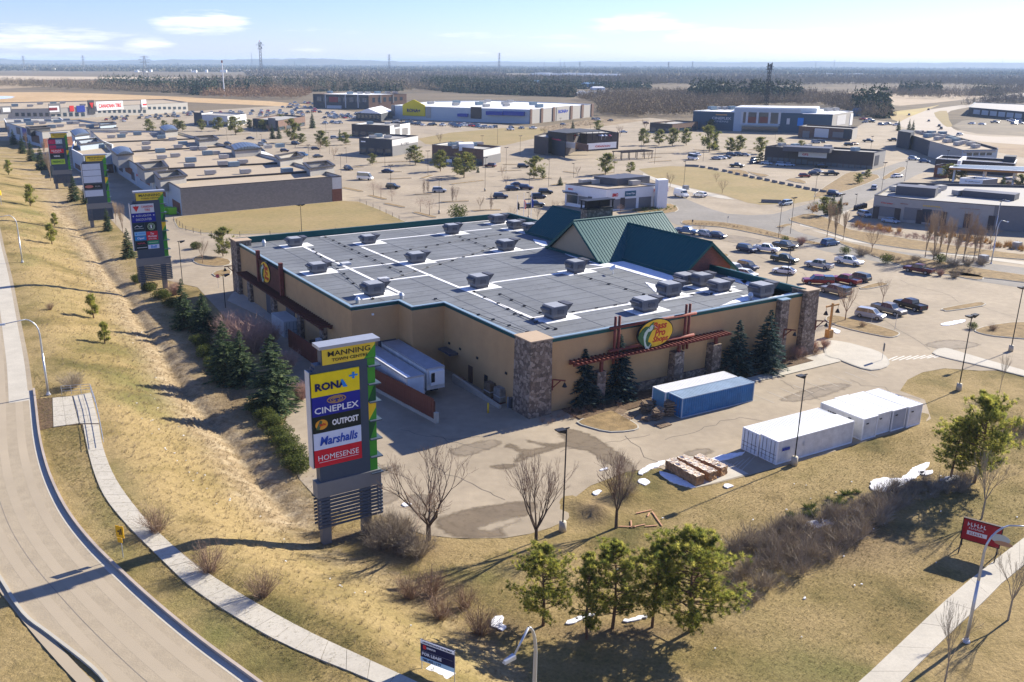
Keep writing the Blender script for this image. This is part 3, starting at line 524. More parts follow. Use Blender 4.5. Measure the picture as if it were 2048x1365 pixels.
# ---------------------------------------------------------------- the big outdoor store, built in its own axes: x along the front, y back from it
B0=UV(82.5,58,0); store=thing('outdoor_store','big tan stucco warehouse store with flat grey roof and green metal gables','store',B0,RZ)
def L(v,u): return (v-58.,u-82.5)
HTOP=9.5; RZ0=9.05
outl=[(58,82.5),(106.5,82.5),(106.5,161.5),(45.8,161.5),(45.8,107.8),(53,107.8),(53,103.75),(58,103.75)]
OL=[L(*p) for p in outl]
wb=MB().prism(OL,0,RZ0-.02); part('wall',wb,STUC,store)
part('roof',MB().prism(list(inset(np.array(OL),.32)),RZ0-.3,RZ0),ROOFG,store)
pw=MB(); ins=inset(np.array(OL),.32); cop=MB(); ou=inset(np.array(OL),-.10); i2=inset(np.array(OL),.36)
n=len(OL)
for i in range(n):
    j=(i+1)%n; hi=HTOP+(.55 if i in (1,2) else 0)     # taller dark parapet at the back and the right
    pw.hexa([(*OL[i],RZ0-.02),(*OL[j],RZ0-.02),(*ins[j],RZ0-.02),(*ins[i],RZ0-.02)],[(*OL[i],hi),(*OL[j],hi),(*ins[j],hi),(*ins[i],hi)])
    cop.m=0 if hi<9.6 else 1
    cop.hexa([(*ou[i],hi+.002),(*ou[j],hi+.002),(*i2[j],hi+.002),(*i2[i],hi+.002)],[(*ou[i],hi+.12),(*ou[j],hi+.12),(*i2[j],hi+.12),(*i2[i],hi+.12)])
part('parapet',pw,[DKGREEN],store); part('coping',cop,[EDGE,DKGREEN],store)
fas=MB()
for i in (0,3,4,5,6,7):
    j=(i+1)%n; ou2=inset(np.array(OL),-.06); fas.hexa([(*ou2[i],HTOP-.28),(*ou2[j],HTOP-.28),(*OL[j],HTOP-.28),(*OL[i],HTOP-.28)],[(*ou2[i],HTOP),(*ou2[j],HTOP),(*OL[j],HTOP),(*OL[i],HTOP)])
part('fascia',fas,DKGREEN,store)
# roof seams, white walk strips and pads
def R2(px,py,z=RZ0):
    g=G(px,py,z); d=g[:2]-B0[:2]; c,s=math.cos(-RZ),math.sin(-RZ); return (c*d[0]-s*d[1],s*d[0]+c*d[1])
OLn=np.array(OL)
def clip_seg(a,b,w,mb,z0,z1,ax):
    pass
seams=MB()
for k in range(1,32):
    y=k*2.5
    x0=0.4 if y<21 else (-4.6 if y<25 else -11.8)
    seams.box(x0,48.1,y-.03,y+.03,RZ0,RZ0+.025)
for x in (-6,3.5,13,22.5,32,41.5):
    seams.box(x-.04,x+.04,(.4 if x>0 else 25.7),78.6,RZ0,RZ0+.03)
part('membrane_seam',seams,mat('seam_grey',(.172,.182,.192),.7),store)
def wstrip(a,b,wd=.55,z=.05,m=ROOFW,name='walk_strip'):
    p,q=np.array(R2(*a)),np.array(R2(*b)); 
    if abs(p[0]-q[0])<abs(p[1]-q[1]): x=(p[0]+q[0])/2; mb=MB().box(x-wd/2,x+wd/2,min(p[1],q[1]),max(p[1],q[1]),RZ0,RZ0+z)
    else: y=(p[1]+q[1])/2; mb=MB().box(min(p[0],q[0]),max(p[0],q[0]),y-wd/2,y+wd/2,RZ0,RZ0+z+.006)
    part(name,mb,m,store)
for a,b in (((604,493),(800,586)),((722,495),(1085,644)),((757,481.5),(982,457.6)),((859,522.5),(1090,497)),((982,565.6),(1220,534)),((1134.6,632.4),(1257,607)),((657,541),(791,529)),((777,562),(862,550)),((1360,586),(1483,577)),((805,588),(750,596)),((1257,607),(1345,592))): wstrip(a,b)
for a,b in (((1093,498),(1205,527)),((1249,521),(1350,551)),((640,474),(1000,440))): wstrip(a,b,.4)
UNITS=[(590,492),(737,487),(904,468),(995,447),(1030,458),(1061,463),(636,545),(833,525),(1012,501),(748,590),(958,575),(1151,544),(1110,636),(1290,621),(1338,592),(1370,567),(1403,572),(1438,582),(1522,593)]
def hvac_meshes():
    c=MB().box(-1.15,1.15,-1.0,1.0,0,.45); b=MB().box(-1.45,1.25,-1.1,1.1,.45,1.75)
    for k in range(-5,5): b.box(k*.27,k*.27+.05,-1.14,-1.1,.55,1.65)
    t=MB().box(-1.2,1.0,-1.13,1.13,1.75,1.83); h=MB().hexa([(1.25,-.9,.95),(1.45,-.9,.95),(1.45,.9,.95),(1.25,.9,.95)],[(1.25,-1,1.9),(2.35,-1,1.9),(2.35,1,1.9),(1.25,1,1.9)])
    h2=MB().hexa([(-1.9,-.9,1.25),(-1.45,-.9,.75),(-1.45,.9,.75),(-1.9,.9,1.25)],[(-1.95,-.9,1.5),(-1.45,-.9,1.6),(-1.45,.9,1.6),(-1.95,.9,1.5)])
    f=MB().box(-.5,.6,-1.2,-1.14,.8,1.3)
    return [('curb',c.mesh('curb',DGREY)),('top_panel',t.mesh('top_panel',flat('unit_top',(.33,.34,.35),.45))),('intake_hood',h.mesh('intake_hood',DGREY)),('exhaust_hood',h2.mesh('exhaust_hood',DGREY)),('filter_panel',f.mesh('filter_panel',DGREY))],b.mesh('casing',mat('unit_grey',(.17,.17,.18),.5,.12,2))
hv,hb=hvac_meshes()
for px in UNITS:
    x,y=R2(*px); u=obj('rooftop_unit',hb,store,(x,y,RZ0),random.uniform(-.04,.04)); u.scale=(random.uniform(.88,1.08),random.uniform(.9,1.05),random.uniform(.85,1.12))
    for nme,me in hv: obj(nme,me,u)
    part('roof_pad',MB().box(x-2.6,x+3.0,y-1.9,y+1.6,RZ0,RZ0+.035+random.uniform(0,.01)),ROOFW,store)
# gas lines on blocks, vents, dish
gl=MB(); gb=MB()
for a,b in (((640,470),(800,545)),((625,500),(748,600)),((1000,590),(1110,640)),((950,585),(1095,660)),((1150,550),(1290,590)),((1060,640),(1345,592)),((780,560),(1040,480)),((905,470),(985,500)),((1115,660),(1030,630)),((870,600),(1050,665)),((640,530),(1000,470)),((1300,600),(1500,580))):
    p,q=np.array(R2(*a)),np.array(R2(*b)); gl.tube((*p,RZ0+.16),(*q,RZ0+.16),.035,n=5); K=int(np.hypot(*(q-p))/3.2)
    for k in range(K+1): c=p+(q-p)*k/max(K,1)+RNG.normal(0,.15,2); gb.box(c[0]-.2,c[0]+.2,c[1]-.12,c[1]+.12,RZ0,RZ0+.2)
part('gas_pipe',gl,DGREY,store); part('pipe_support',gb,BLACK,store)
for px,hgt in (((528,493),1.2),((715,607),.9),((803,598),.9),((1500,600),1.1),((1360,560),1.2)):
    x,y=R2(*px); part('roof_vent',MB().tube((x,y,RZ0),(x,y,RZ0+hgt*.6),.28,.28,10).tube((x,y,RZ0+hgt*.6),(x,y,RZ0+hgt),.42,.2,10),GALV,store)
for px in ((691,530),(767,561)):
    x,y=R2(*px); part('roof_hatch',MB().box(x-.8,x+.8,y-.6,y+.6,RZ0,RZ0+.4),LGREY,store)
x,y=R2(1226,549); dm=MB().tube((x,y,RZ0),(x,y,RZ0+1.0),.06).tube((x,y,RZ0+1.0),(x-.12,y+.05,RZ0+1.2),.62,.55,12); part('satellite_dish',dm,WHITE,store)
# snow lying on the shaded roof
def roof_snow(px):
    w=[R2(*p) for p in px]; o=part('snow_patch',MB().prism(list(ragged(np.array(w),.05,.4)),RZ0-.01,RZ0+.065),SNOW,store); o['kind']='stuff'
for px in ([(1178,530),(1215,521),(1250,524),(1330,548),(1365,560),(1352,568),(1300,556),(1240,538)],[(1072,487),(1066,479),(1092,484),(1098,494),(1085,493)],[(1440,613),(1500,601),(1560,592),(1600,581),(1560,572),(1520,590),(1480,596)],[(1480,562),(1500,560),(1580,580),(1590,590),(1540,600),(1520,590)],[(1500,555),(1450,545),(1460,560),(1490,570)],[(1300,600),(1330,592),(1360,586),(1340,600)],[(1290,565),(1310,570),(1335,582),(1310,585)],[(1100,494),(1150,508),(1200,522),(1190,527),(1140,513)]): roof_snow(px)
# green gables over the entrance
def gable(u0,u1,v0,v1,axis,ze,zr,over,name_t):
    """ridge along 'v' (x) or 'u' (y)"""
    g=obj(name_t,None,store) if False else None
A=lambda v,u,z:(v-58.,u-82.5,z)
def roof_slopes(parent,axis,c,half,s0,s1,ze,zr,th=.22):
    r=MB(); ribs=MB(); n_=int(abs(s1-s0)/.62)
    for sg in (-1,1):
        def pt(s,w,z): return (A(c+sg*w,s,z) if axis=='u' else A(s,c+sg*w,z))
        e=half+.75; zz=ze-(zr-ze)/half*.75
        r.hexa([pt(s0,0,zr-th),pt(s1,0,zr-th),pt(s1,e,zz-th),pt(s0,e,zz-th)],[pt(s0,0,zr),pt(s1,0,zr),pt(s1,e,zz),pt(s0,e,zz)])
        for k in range(n_+1):
            s=s0+(s1-s0)*k/n_; ribs.hexa([pt(s-.04,0,zr),pt(s+.04,0,zr),pt(s+.04,e,zz),pt(s-.04,e,zz)],[pt(s-.03,0,zr+.055),pt(s+.03,0,zr+.055),pt(s+.03,e,zz+.055),pt(s-.03,e,zz+.055)])
    ribs.m=0
    cap=MB().tube(*( (A(c,s0,zr+.03),A(c,s1,zr+.03)) if axis=='u' else (A(s0,c,zr+.03),A(s1,c,zr+.03)) ),.17,n=6)
    o=part('metal_roof',r,GREENM,parent); part('standing_seam',ribs,GREENM,o); part('ridge_cap',cap,GREENM,o)
    for s in (s0,s1):
        for sg in (-1,1):
            fb=MB()
            def pt(w,z,ds): return (A(c+sg*w,s+ds,z) if axis=='u' else A(s+ds,c+sg*w,z))
            e=half+.75; zz=ze-(zr-ze)/half*.75; d=.12 if s==s0 else -.12; 
            fb.hexa([pt(0,zr-.5,-d),pt(e,zz-.5,-d),pt(e,zz-.5,d*.1),pt(0,zr-.5,d*.1)],[pt(0,zr+.05,-d),pt(e,zz+.05,-d),pt(e,zz+.05,d*.1),pt(0,zr+.05,d*.1)])
            part('barge_board',fb,DKGREEN,o)
    return o
# main gable, ridge to the right
gm=MB(); 
for v_ in (94.6,113.8):
  gm=MB(); gm.hexa([A(v_,114.6,9.1),A(v_,129.4,9.1),A(v_+.3,129.4,9.1),A(v_+.3,114.6,9.1)],[A(v_,121.95,15.0),A(v_,122.05,15.0),A(v_+.3,122.05,15.0),A(v_+.3,121.95,15.0)]);  part('gable_wall',gm,STUC2,store)
roof_slopes(store,'v',122.,7.4,94.0,114.6,9.55,15.25)
gb_=MB()
for u_ in (101.2,142.6): gb_.hexa([A(99.6,u_,0),A(111.0,u_,0),A(111.0,u_+.3,0),A(99.6,u_+.3,0)],[A(99.6,u_,9.5),A(111.0,u_,9.5),A(111.0,u_+.3,9.5),A(99.6,u_+.3,9.5)]).hexa([A(99.6,u_,9.5),A(111.0,u_,9.5),A(111.0,u_+.3,9.5),A(99.6,u_+.3,9.5)],[A(105.25,u_,14.0),A(105.35,u_,14.0),A(105.35,u_+.3,14.0),A(105.25,u_+.3,14.0)])
part('brick_gable_wall',gb_,BRICK,store,label='red brick gable end wall'); 
part('entrance_wing',MB().box(49.,53.,18.8,60,0,9.4),BRICK,store)
roof_slopes(store,'u',105.3,5.9,100.2,121.9,9.5,14.1); roof_slopes(store,'u',105.3,5.9,122.1,143.6,9.5,14.1)
part('gable_kickwall',MB().box(36.,36.25,31.4,47.6,RZ0,9.5).box(41.,41.25,18.4,33,RZ0,9.55).box(41.,41.25,46.5,61.5,RZ0,9.55),DKGREEN,store)
# entrance porch roof beyond
roof_slopes(store,'v',112.,3.6,113.,117.6,6.4,8.6); part('porch_post',MB().box(*[58.6,59.1],26.2,26.7,0,6.3).box(58.6,59.1,32.3,32.8,0,6.3),LOG,store)
ch=part('chimney',MB().box(42.2,48.2,43.6,45.4,9.,16.1),STONE,store); cf=MB()
for (x,y) in ((42.1,43.5),(48.0,43.5),(42.1,45.2),(48.0,45.2),(45.1,43.5)): cf.box(x,x+.2,y,y+.2,16.1,17.6)
cf.box(42.0,48.3,43.4,45.5,16.1,16.3); cf.box(41.9,48.4,43.3,45.6,17.6,17.75); cf.box(42.3,48.1,44.4,44.5,16.3,17.6); part('chimney_cap',cf,BLACK,ch)
# stone pillars
def pillar(v0,v1,u0,u1,h,cap=None,tp=.0):
    a=tp; mb=MB().hexa([A(v0-a,u0-a,0),A(v1+a,u0-a,0),A(v1+a,u1,0),A(v0-a,u1,0)],[A(v0,u0,h),A(v1,u0,h),A(v1,u1,h),A(v0,u1,h)]); o=part('stone_pillar',mb,STONE,store)
    if cap: part('pillar_cap',MB().box(*[A(v0-.12,0,0)[0],A(v1+.12,0,0)[0]],A(0,u0-.12,0)[1],A(0,u1+.05,0)[1],h,h+.14),cap,o)
SCAP=flat('sandstone_cap',(.45,.34,.23),.8)
pillar(57.6,60.7,81.9,85.4,9.7,SCAP,.12); pillar(106.0,108.7,81.7,84.4,9.9,SCAP,.12); pillar(100.6,102.2,81.5,82.6,9.3,EDGE,.1); pillar(45.2,48.0,158.5,162.2,10.0,SCAP,.1)
for v in (80.5,87.4): pillar(v,v+1.6,81.3,82.6,4.8,None,.1)
pillar(67.6,69.0,81.5,82.6,4.3)
part('stone_base_course',MB().box(*[A(74,0,0)[0],A(101,0,0)[0]],-.35,.0,0,1.3),STONE,store)
for u in (152,139,126.5,117): 
    mb=MB().hexa([A(45.2,u,0),A(45.9,u,0),A(45.9,u+1.6,0),A(45.2,u+1.6,0)],[A(45.2,u,4.8),A(45.9,u,4.8),A(45.9,u+1.6,4.8),A(45.2,u+1.6,4.8)]); part('stone_pillar',mb,STONE,store)
# front wall coordinates from the picture: wall plane u=82.5
def wall_hit(px,py,kind,c):
    r=ray_px(px,py); nrm=np.array([math.sin(AZ),math.cos(AZ)]) if kind=='u' else np.array([math.cos(AZ),-math.sin(AZ)])
    t=c/(r[:2]@nrm); p=r*t; other=p[0]*math.cos(AZ)-p[1]*math.sin(AZ) if kind=='u' else p[0]*math.sin(AZ)+p[1]*math.cos(AZ); return other,H+p[2]
# pergola on the front
pg=part('pergola_beam',MB().box(A(63.6,0,0)[0],A(90.2,0,0)[0],-1.3,-1.05,5.85,6.1).box(A(63.6,0,0)[0],A(90.2,0,0)[0],-.45,-.2,5.85,6.1),LOG,store)
rf=MB().box(-.09,.09,-1.9,.05,0,.24).mesh('rafter',LOG)
for k in range(40): obj('rafter',rf,pg,(63.9-58+k*.665,0,6.12))
for v in (81.4,88.2,68.3): part('timber_post',MB().box(A(v-.18,0,0)[0],A(v+.18,0,0)[0],-1.0,-.62,4.3,5.85),LOG,store)
# log frame and the oval sign
lf=MB(); v1,z1=wall_hit(1238,690,'u',81.6); v2,z2=wall_hit(1386,640,'u',81.6)
def logx(za,x0,x1,r=.21,y=-.75): lf.tube((x0,y,za),(x1,y,za),r,n=10)
vl,_=wall_hit(1235,650,'u',81.8); vr,_=wall_hit(1375,640,'u',81.8)
_,zt=wall_hit(1300,648,'u',81.6)
vmid,zmid=wall_hit(1310.5,657,'u',81.4)
xl0,xr0=vl-58,vr-58
for x in (xl0-.25,xl0+.4,xr0-.25,xr0+.4): lf.tube((x,-.6,4.9),(x,-.6,11.1),.19,n=10)
logx(9.75,xl0-1.2,xr0+1.4); logx(6.75,xl0-1.2,xr0+1.3)
lfo=part('log_frame',lf,LOG,store,smooth=True)
def oval_sign(parent,M,w,h,fish=True):
    """yellow oval sign with script lettering and a leaping fish"""
    def disc(rx,ry,z0,z1,n=40): return MB().prism([(rx*math.cos(2*math.pi*k/n),ry*math.sin(2*math.pi*k/n)) for k in range(n)],z0,z1,True)
    o=part('oval_sign',disc(w/2,h/2,-.25,0),BLACK,parent); o.matrix_local=M
    part('sign_face',disc(w/2-.12*h/3,h/2-.12*h/3,0,.04),mat('sign_yellow',(.85,.50,.03),.5),o)
    for i,(tx,ww) in enumerate((('Bass',.40),('Pro',.30),('Shops',.44))):
        lettering(tx,w*ww,h*.25,mat('sign_red',(.55,.05,.02),.5),o,Matrix.Translation((w*(.10+.02*i),h*(.25-.245*i),.06)),bold=.03,shear=.25)
    if fish:
        F_=lambda pts:[(x*w,y*h) for x,y in pts]
        body=F_([(-.20,.27),(-.13,.36),(-.08,.40),(-.10,.33),(-.07,.27),(-.06,.18),(-.12,.10),(-.16,0),(-.20,-.12),(-.22,-.24),(-.14,-.30),(-.10,-.40),(-.17,-.46),(-.28,-.47),(-.26,-.38),(-.36,-.34),(-.44,-.20),(-.50,-.05),(-.46,.10),(-.38,.22),(-.30,.28)])
        part('fish_body',MB().prism(body,.04,.14,True),mat('fish_green',(.05,.13,.045),.5,.4,3),o)
        part('fish_belly',MB().prism(F_([(-.20,.25),(-.14,.33),(-.10,.28),(-.11,.18),(-.16,.12),(-.24,.10),(-.28,-.02),(-.30,-.2),(-.26,-.36),(-.30,-.42),(-.33,-.25),(-.36,-.05),(-.33,.1),(-.26,.2)]),.14,.18,True),flat('fish_pale',(.55,.62,.50),.5),o)
        part('fish_tail',MB().prism(F_([(-.27,-.36),(-.20,-.42),(-.13,-.30),(-.20,-.53),(-.29,-.47)]),.14,.17,True),flat('fish_pale',(.55,.62,.50),.5),o)
        part('fish_eye',MB().prism([(w*(-.21)+.05*math.cos(k)*h/3,h*.22+.05*math.sin(k)*h/3) for k in np.arange(0,6.28,.7)],.18,.2,True),BLACK,o)
        part('fishing_line',MB().tube((-.1*w,.3*h,.15),(0.02*w,.18*h,.15),.02,n=4),WHITE,o)
    return o
va,_=wall_hit(1276,660,'u',81.3); vb,_=wall_hit(1347,650,'u',81.3)
Mx=Matrix(((1,0,0,(va+vb)/2-58+.1),(0,0,-1,-1.1),(0,1,0,8.15),(0,0,0,1)))
oval_sign(store,Mx,(vb-va)*1.0,3.9)
# side wall: pergola, board panel and a second oval sign
ua,za=wall_hit(517,512,'v',45.4); ub,zb=wall_hit(563,545,'v',45.4); uc,_=wall_hit(532,540,'v',45.3)
pb=part('sign_board',MB().box(-12.75,-12.35,ub-82.5,ua-82.5,5.4,9.2),DLOG,store)
for u_ in (ua,ub): part('timber_post',MB().box(-13.0,-12.4,u_-82.8,u_-82.2,4.8,10.6),LOG,store)
M2=Matrix(((0,0,-1,-12.85),(-1,0,0,uc-82.5),(0,1,0,7.6),(0,0,0,1))); oval_sign(store,M2,5.0,3.7)
pg2=part('pergola_beam',MB().box(-14.0,-13.75,32.,72.5,4.75,5.0).box(-12.7,-12.45,32.,72.5,4.75,5.0),DLOG,store)
rf2=MB().box(-2.0,.05,-.09,.09,0,.24).mesh('rafter',DLOG)
for k in range(48): obj('rafter',rf2,pg2,(-12.2,32.3+k*.85,5.02))
part('stair_pane',MB().box(-12.32,-12.2,48,52,0,3.4).box(-12.32,-12.2,58,62,0,3.4),DGREY,store)
# bell lanterns on brackets
def wall_lantern(x,y,z,dx,dy):
    o=part('lantern_bracket',MB().tube((x,y,z),(x+dx*1.6,y+dy*1.6,z),.10,n=6).tube((x,y,z-1.4),(x,y,z),.10,n=6).tube((x,y,z-1.1),(x+dx*1.0,y+dy*1.0,z-.05),.08,n=6),LOG,store)
    part('lantern_shade',MB().tube((x+dx*1.5,y+dy*1.5,z-.8),(x+dx*1.5,y+dy*1.5,z-.3),.32,.10,10).tube((x+dx*1.5,y+dy*1.5,z-.3),(x+dx*1.5,y+dy*1.5,z),.03,n=4),BLACK,o)
wall_lantern(A(60.9,0,0)[0],-.65,4.5,.7,-.7); wall_lantern(A(101.6,0,0)[0],-1.05,5.0,.6,-.8); wall_lantern(A(108.6,0,0)[0],-.95,5.2,.8,-.6); wall_lantern(-12.9,79.0,5,-1,0)
# dock doors, service doors, wall packs
dd=MB().box(-11.6,-8.9,25.18,25.3,1.2,4.1).box(-8.3,-5.6,25.18,25.3,1.2,4.1); part('dock_door',dd,DGREY,store)
part('service_door',MB().box(-.06,.0,13.4,14.5,0,2.4),flat('brown_door',(.10,.055,.04),.6),store); part('service_door',MB().box(-.06,.0,9.6,10.4,0,2.3),BLACK,store)
part('dock_canopy',MB().box(-1.3,0,17.3,20.6,3.0,3.3),DGREY,store)
for y in (5.,12.,16.5,19.5,29,36): part('wall_light',MB().box(-.12 if y<25 else -12.35,.0 if y<25 else -12.2,y,y+.4,3.9,4.2),BLACK,store)
part('wall_light',MB().box(-9.2,-8.9,25.1,25.3,8.0,8.25),WHITE,store)
# ---------------------------------------------------------------- loading bay
def fence_run(name,label,p,q,z0,hgt,bw,m,base=True):
    p,q=np.array(p),np.array(q); d=q-p; Ln=np.hypot(*d); d/=Ln; rz=math.atan2(d[1],d[0]); f=thing(name,label,'fence',(*p,0),rz)
    n_=int(Ln/bw); me=MB().box(.01,bw-.015,-.03,.03,z0,hgt).mesh('board',m); pm=MB().box(-.06,.06,-.16,-.04,0,hgt-.3).mesh('post',DLOG)
    for k in range(n_): obj('board',me,f,(k*bw,random.uniform(-.01,.01),random.uniform(-.02,.02)))
    for k in range(0,n_+1,5): obj('post',pm,f,(k*bw,0,0))
    if base: part('concrete_footing',MB().box(-.1,Ln+.5,-.35,.1,0,z0-.02).box(Ln+.05 if False else -.55,-.1,-.35,.1,0,hgt*.45),CONC,f)
    return f
fp=G(868,845)[:2]; fence_run('board_fence','long red brown board fence on a concrete footing beside the two trailers','' or fp,UV(105.6,45.0)[:2],.45,3.0,.45,WOODF)
fence_run('board_fence','short red brown board fence enclosing the compactor behind the tall sign',UV(109.5,42.6)[:2],UV(124.0,42.2)[:2],.05,2.9,.45,WOODF,False)
def trailer(label,v0,u0,ln,snowy,reefer):
    t=thing('semi_trailer',label,'trailer',UV(u0,v0+1.3,0),RZ,'trailers backed to the dock'); w=1.3
    b=part('box_body',MB().box(-w,w,0,ln,1.05,3.55),DIRTYW,t); t.scale=(1,1,1.12 if reefer else 1.0); part('roof_panel',MB().box(-w+.05,w-.05,.05,ln-.05,3.55,3.6),mat('trailer_roof',(.34,.35,.37),.6,.12,.8),t)
    part('edge_rail',MB().box(-w-.03,-w+.08,-.03,ln,3.5,3.66).box(w-.08,w+.03,-.03,ln,3.5,3.66).box(-w-.03,w+.03,-.05,.07,3.5,3.66).box(-w-.03,-w,-.03,ln,1.0,1.2).box(w,w+.03,-.03,ln,1.0,1.2),GALV,t)
    if snowy: part('snow_strip',MB().prism(list(ragged(np.array([(-w+.05,.1),(-w+.7,.1),(-w+.62,ln*.9),(-w+.05,ln*.9)]),.03,.5)),3.59,3.66),SNOW,t)['kind']='stuff'
    ch=MB().box(-.5,.5,.3,ln-.3,.75,1.05)
    for y in (ln-1.4,ln-2.7):
        for x in (-1.0,1.0): part('wheel',MB().tube((x-.25,y,.5),(x+.25,y,.5),.5,n=14),BLACK,t)
    for x in (-.8,.8): ch.box(x-.08,x+.08,2.4,2.6,0.1,.8)
    part('chassis',ch,BLACK,t)
    if reefer:
        r=part('cooling_unit',MB().box(-1.0,1.0,-.55,0,1.7,3.35),WHITE,t); part('grille',MB().box(-.95,-.45,-.6,-.55,2.1,3.2),BLACK,r); part('fuel_tank',MB().tube((-1.0,1.2,.6),(-1.0,2.2,.6),.3,n=10),GALV,t)
    else: part('front_panel',MB().box(-1.1,1.1,-.06,0,1.3,3.4),mat('pale_blue_panel',(.55,.62,.68),.5),t)
    return t
trailer('white refrigerated trailer with a cooling unit on its front, nearer the store wall',50.0,94.0,13.4,False,True); trailer('white trailer with snow along its roof edge, parked beside the board fence',46.75,93.4,14.0,True,False)
structure('ramp_wall',MB().hexa([(*UV(86.5,56.2)[:2],0),(*UV(98,56.0)[:2],0),(*UV(98,56.35)[:2],0),(*UV(86.5,56.55)[:2],0)],[(*UV(86.5,56.2)[:2],.35),(*UV(98,56.0)[:2],1.1),(*UV(98,56.35)[:2],1.1),(*UV(86.5,56.55)[:2],.35)]).mesh('ramp_wall',CONC))
def bollard(px,lab):
    g=G(*px); t=thing('bollard',lab,'bollard',g,0,'yellow bollards'); part('post',MB().tube((0,0,0),(0,0,1.25),.11,.11,10),YEL,t,smooth=True); part('cap',MB().tube((0,0,1.25),(0,0,1.33),.11,.04,10),YEL,t)
bollard((976,826),'yellow steel bollard at the end of the ramp wall by the crates'); bollard((1054,834),'yellow steel bollard at the foot of the corner stone pillar')
CRM=mat('crate_brown',(.17,.12,.075),.85,.3,2,bump=.3)
for k,(x,lab,mm) in enumerate(((983,'shrink wrapped brown pallet load nearer the trailers by the wall',CRM),(1003,'shrink wrapped pallet load with pale wrap nearer the corner pillar',mat('crate_wrap',(.24,.22,.19),.6,.35,2)))):
    g=G(x,793+k*10); t=thing('pallet_load',lab,'pallet load',g,RZ,'pallet loads by the wall')
    part('load',MB().box(-.75,.75,-.75,.75,.15,1.7+.05*k).box(-.7,.2,-.6,.7,1.7,1.95),mm,t); part('pallet',MB().box(-.8,.8,-.8,.8,0,.13),LOG,t); part('wrap_band',MB().box(-.77,.77,-.77,.77,.8,.95),mat('wrap_film',(.35,.36,.36),.3),t)
g=G(932,757); t=thing('flat_pallet','flat wooden pallets lying by the store wall behind the trailers','pallet',g,RZ); part('deck',MB().box(-1.2,1.2,-.6,.6,.1,.2),mat('raw_wood',(.33,.19,.10),.85,.25,3),t); part('runner',MB().box(-1.2,1.2,-.6,-.5,0,.1).box(-1.2,1.2,.5,.6,0,.1).box(-1.2,1.2,-.05,.05,0,.1),LOG,t)
g=G(1022,815); t=thing('utility_cabinet','small dark utility box at the foot of the corner stone pillar','utility box',g,RZ); part('cabinet',MB().box(-.3,.3,-.3,.3,0,1.3),DGREY,t); part('post',MB().box(-.55,-.4,-.05,.05,0,1.5),GALV,t)
g=G(636,700); t=thing('trash_compactor','blue and black trash compactor behind the fence beside the white container','compactor',UV(112.,44.2),RZ); part('hopper',MB().box(-.6,1.2,0,3.6,0,1.9),flat('navy_metal',(.02,.03,.12),.5),t); part('ram_unit',MB().box(-.6,1.3,3.7,6.6,0,2.3),BLACK,t); part('control_box',MB().box(-.2,.5,4.4,5.2,2.3,2.9),LGREY,t)
# blue tarp-like walk in the shade by the side entrance
# ---------------------------------------------------------------- shipping containers
def container(label,a,b,col,ht=2.59,ln=12.19,snow=False,side=1,door=None,flush=False,group='shipping containers on the lot',doorcol=None,w=2.44,extra=None,topm=None):
    """a: near-left ground corner in the picture, b: a point along its long side"""
    g0=G(*a)[:2]; g1=G(*b)[:2]; d=g1-g0; d/=np.hypot(*d); rz=math.atan2(d[1],d[0]); t=thing('shipping_container',label,'shipping container',(*g0,0),rz,group)
    body=MB(); y0,y1=(0,w) if side>0 else (-w,0); dp=.07
    body.box(.06,ln-.06,y0+dp,y1-dp,.14,ht-.12); 
    n_=int(ln/.38)
    if not flush:
        for k in range(n_):
            x=.15+k*(ln-.3)/n_; wd=(ln-.3)/n_*.5
            for ya,yb in ((y0+dp,y0+.012),(y1-dp,y1-.012)):
                q=[(x-.08,ya),(x+wd+.08,ya),(x+wd,yb),(x,yb)]; q=q if ya<yb else q[::-1]; body.hexa([(*p,.16) for p in q],[(*p,ht-.14) for p in q])
    o=part('side_wall',body,col,t)
    rf_=MB(); rf_.box(.06,ln-.06,y0+.04,y1-.04,ht-.12,ht-.05)
    if not flush:
        for k in range(n_): x=.15+k*(ln-.3)/n_; rf_.box(x,x+(ln-.3)/n_*.55,y0+.12,y1-.12,ht-.05,ht-.015)
    else: rf_.box(.08,ln-.08,y0+.06,y1-.06,ht-.05,ht-.01)
    part('roof_sheet',rf_,topm or col,t)
    fr=MB()
    for y in (y0,y1-.1):
        for z in (0,ht-.12): fr.box(0,ln,y,y+.1,z,z+.14 if z==0 else ht)
    for x in (0,ln-.12):
        for z in (0,ht-.12): fr.box(x,x+.12,y0+.1,y1-.1,z,z+.14 if z==0 else ht)
        for y in (y0,y1-.12): fr.box(x,x+.14,y,y+.12,.14,ht-.12)
    part('frame',fr,topm or col,t)
    for x in ([door] if door is not None else []):
        xx=-.03 if x==0 else ln; 
        for (p0,p1) in ((y0+.1,(y0+y1)/2-.01),((y0+y1)/2+.01,y1-.1)):
            dr=part('door',MB().box(xx,xx+.03,p0,p1,.12,ht-.12),doorcol or col,t)
            for q in (.25,.72): part('lock_rod',MB().tube((xx-.04 if x==0 else xx+.07,p0+(p1-p0)*q,.15),(xx-.04 if x==0 else xx+.07,p0+(p1-p0)*q,ht-.15),.022,n=5),DGREY,dr)
            part('hinge_bar',MB().box(xx-.012 if x==0 else xx+.03,xx if x==0 else xx+.045,p0+.05,p1-.05,1.05,1.1).box(xx-.012 if x==0 else xx+.03,xx if x==0 else xx+.045,p0+.05,p1-.05,.6,.64),DGREY,dr)
    if extra: extra(t,y0,y1,ln,ht)
    return t
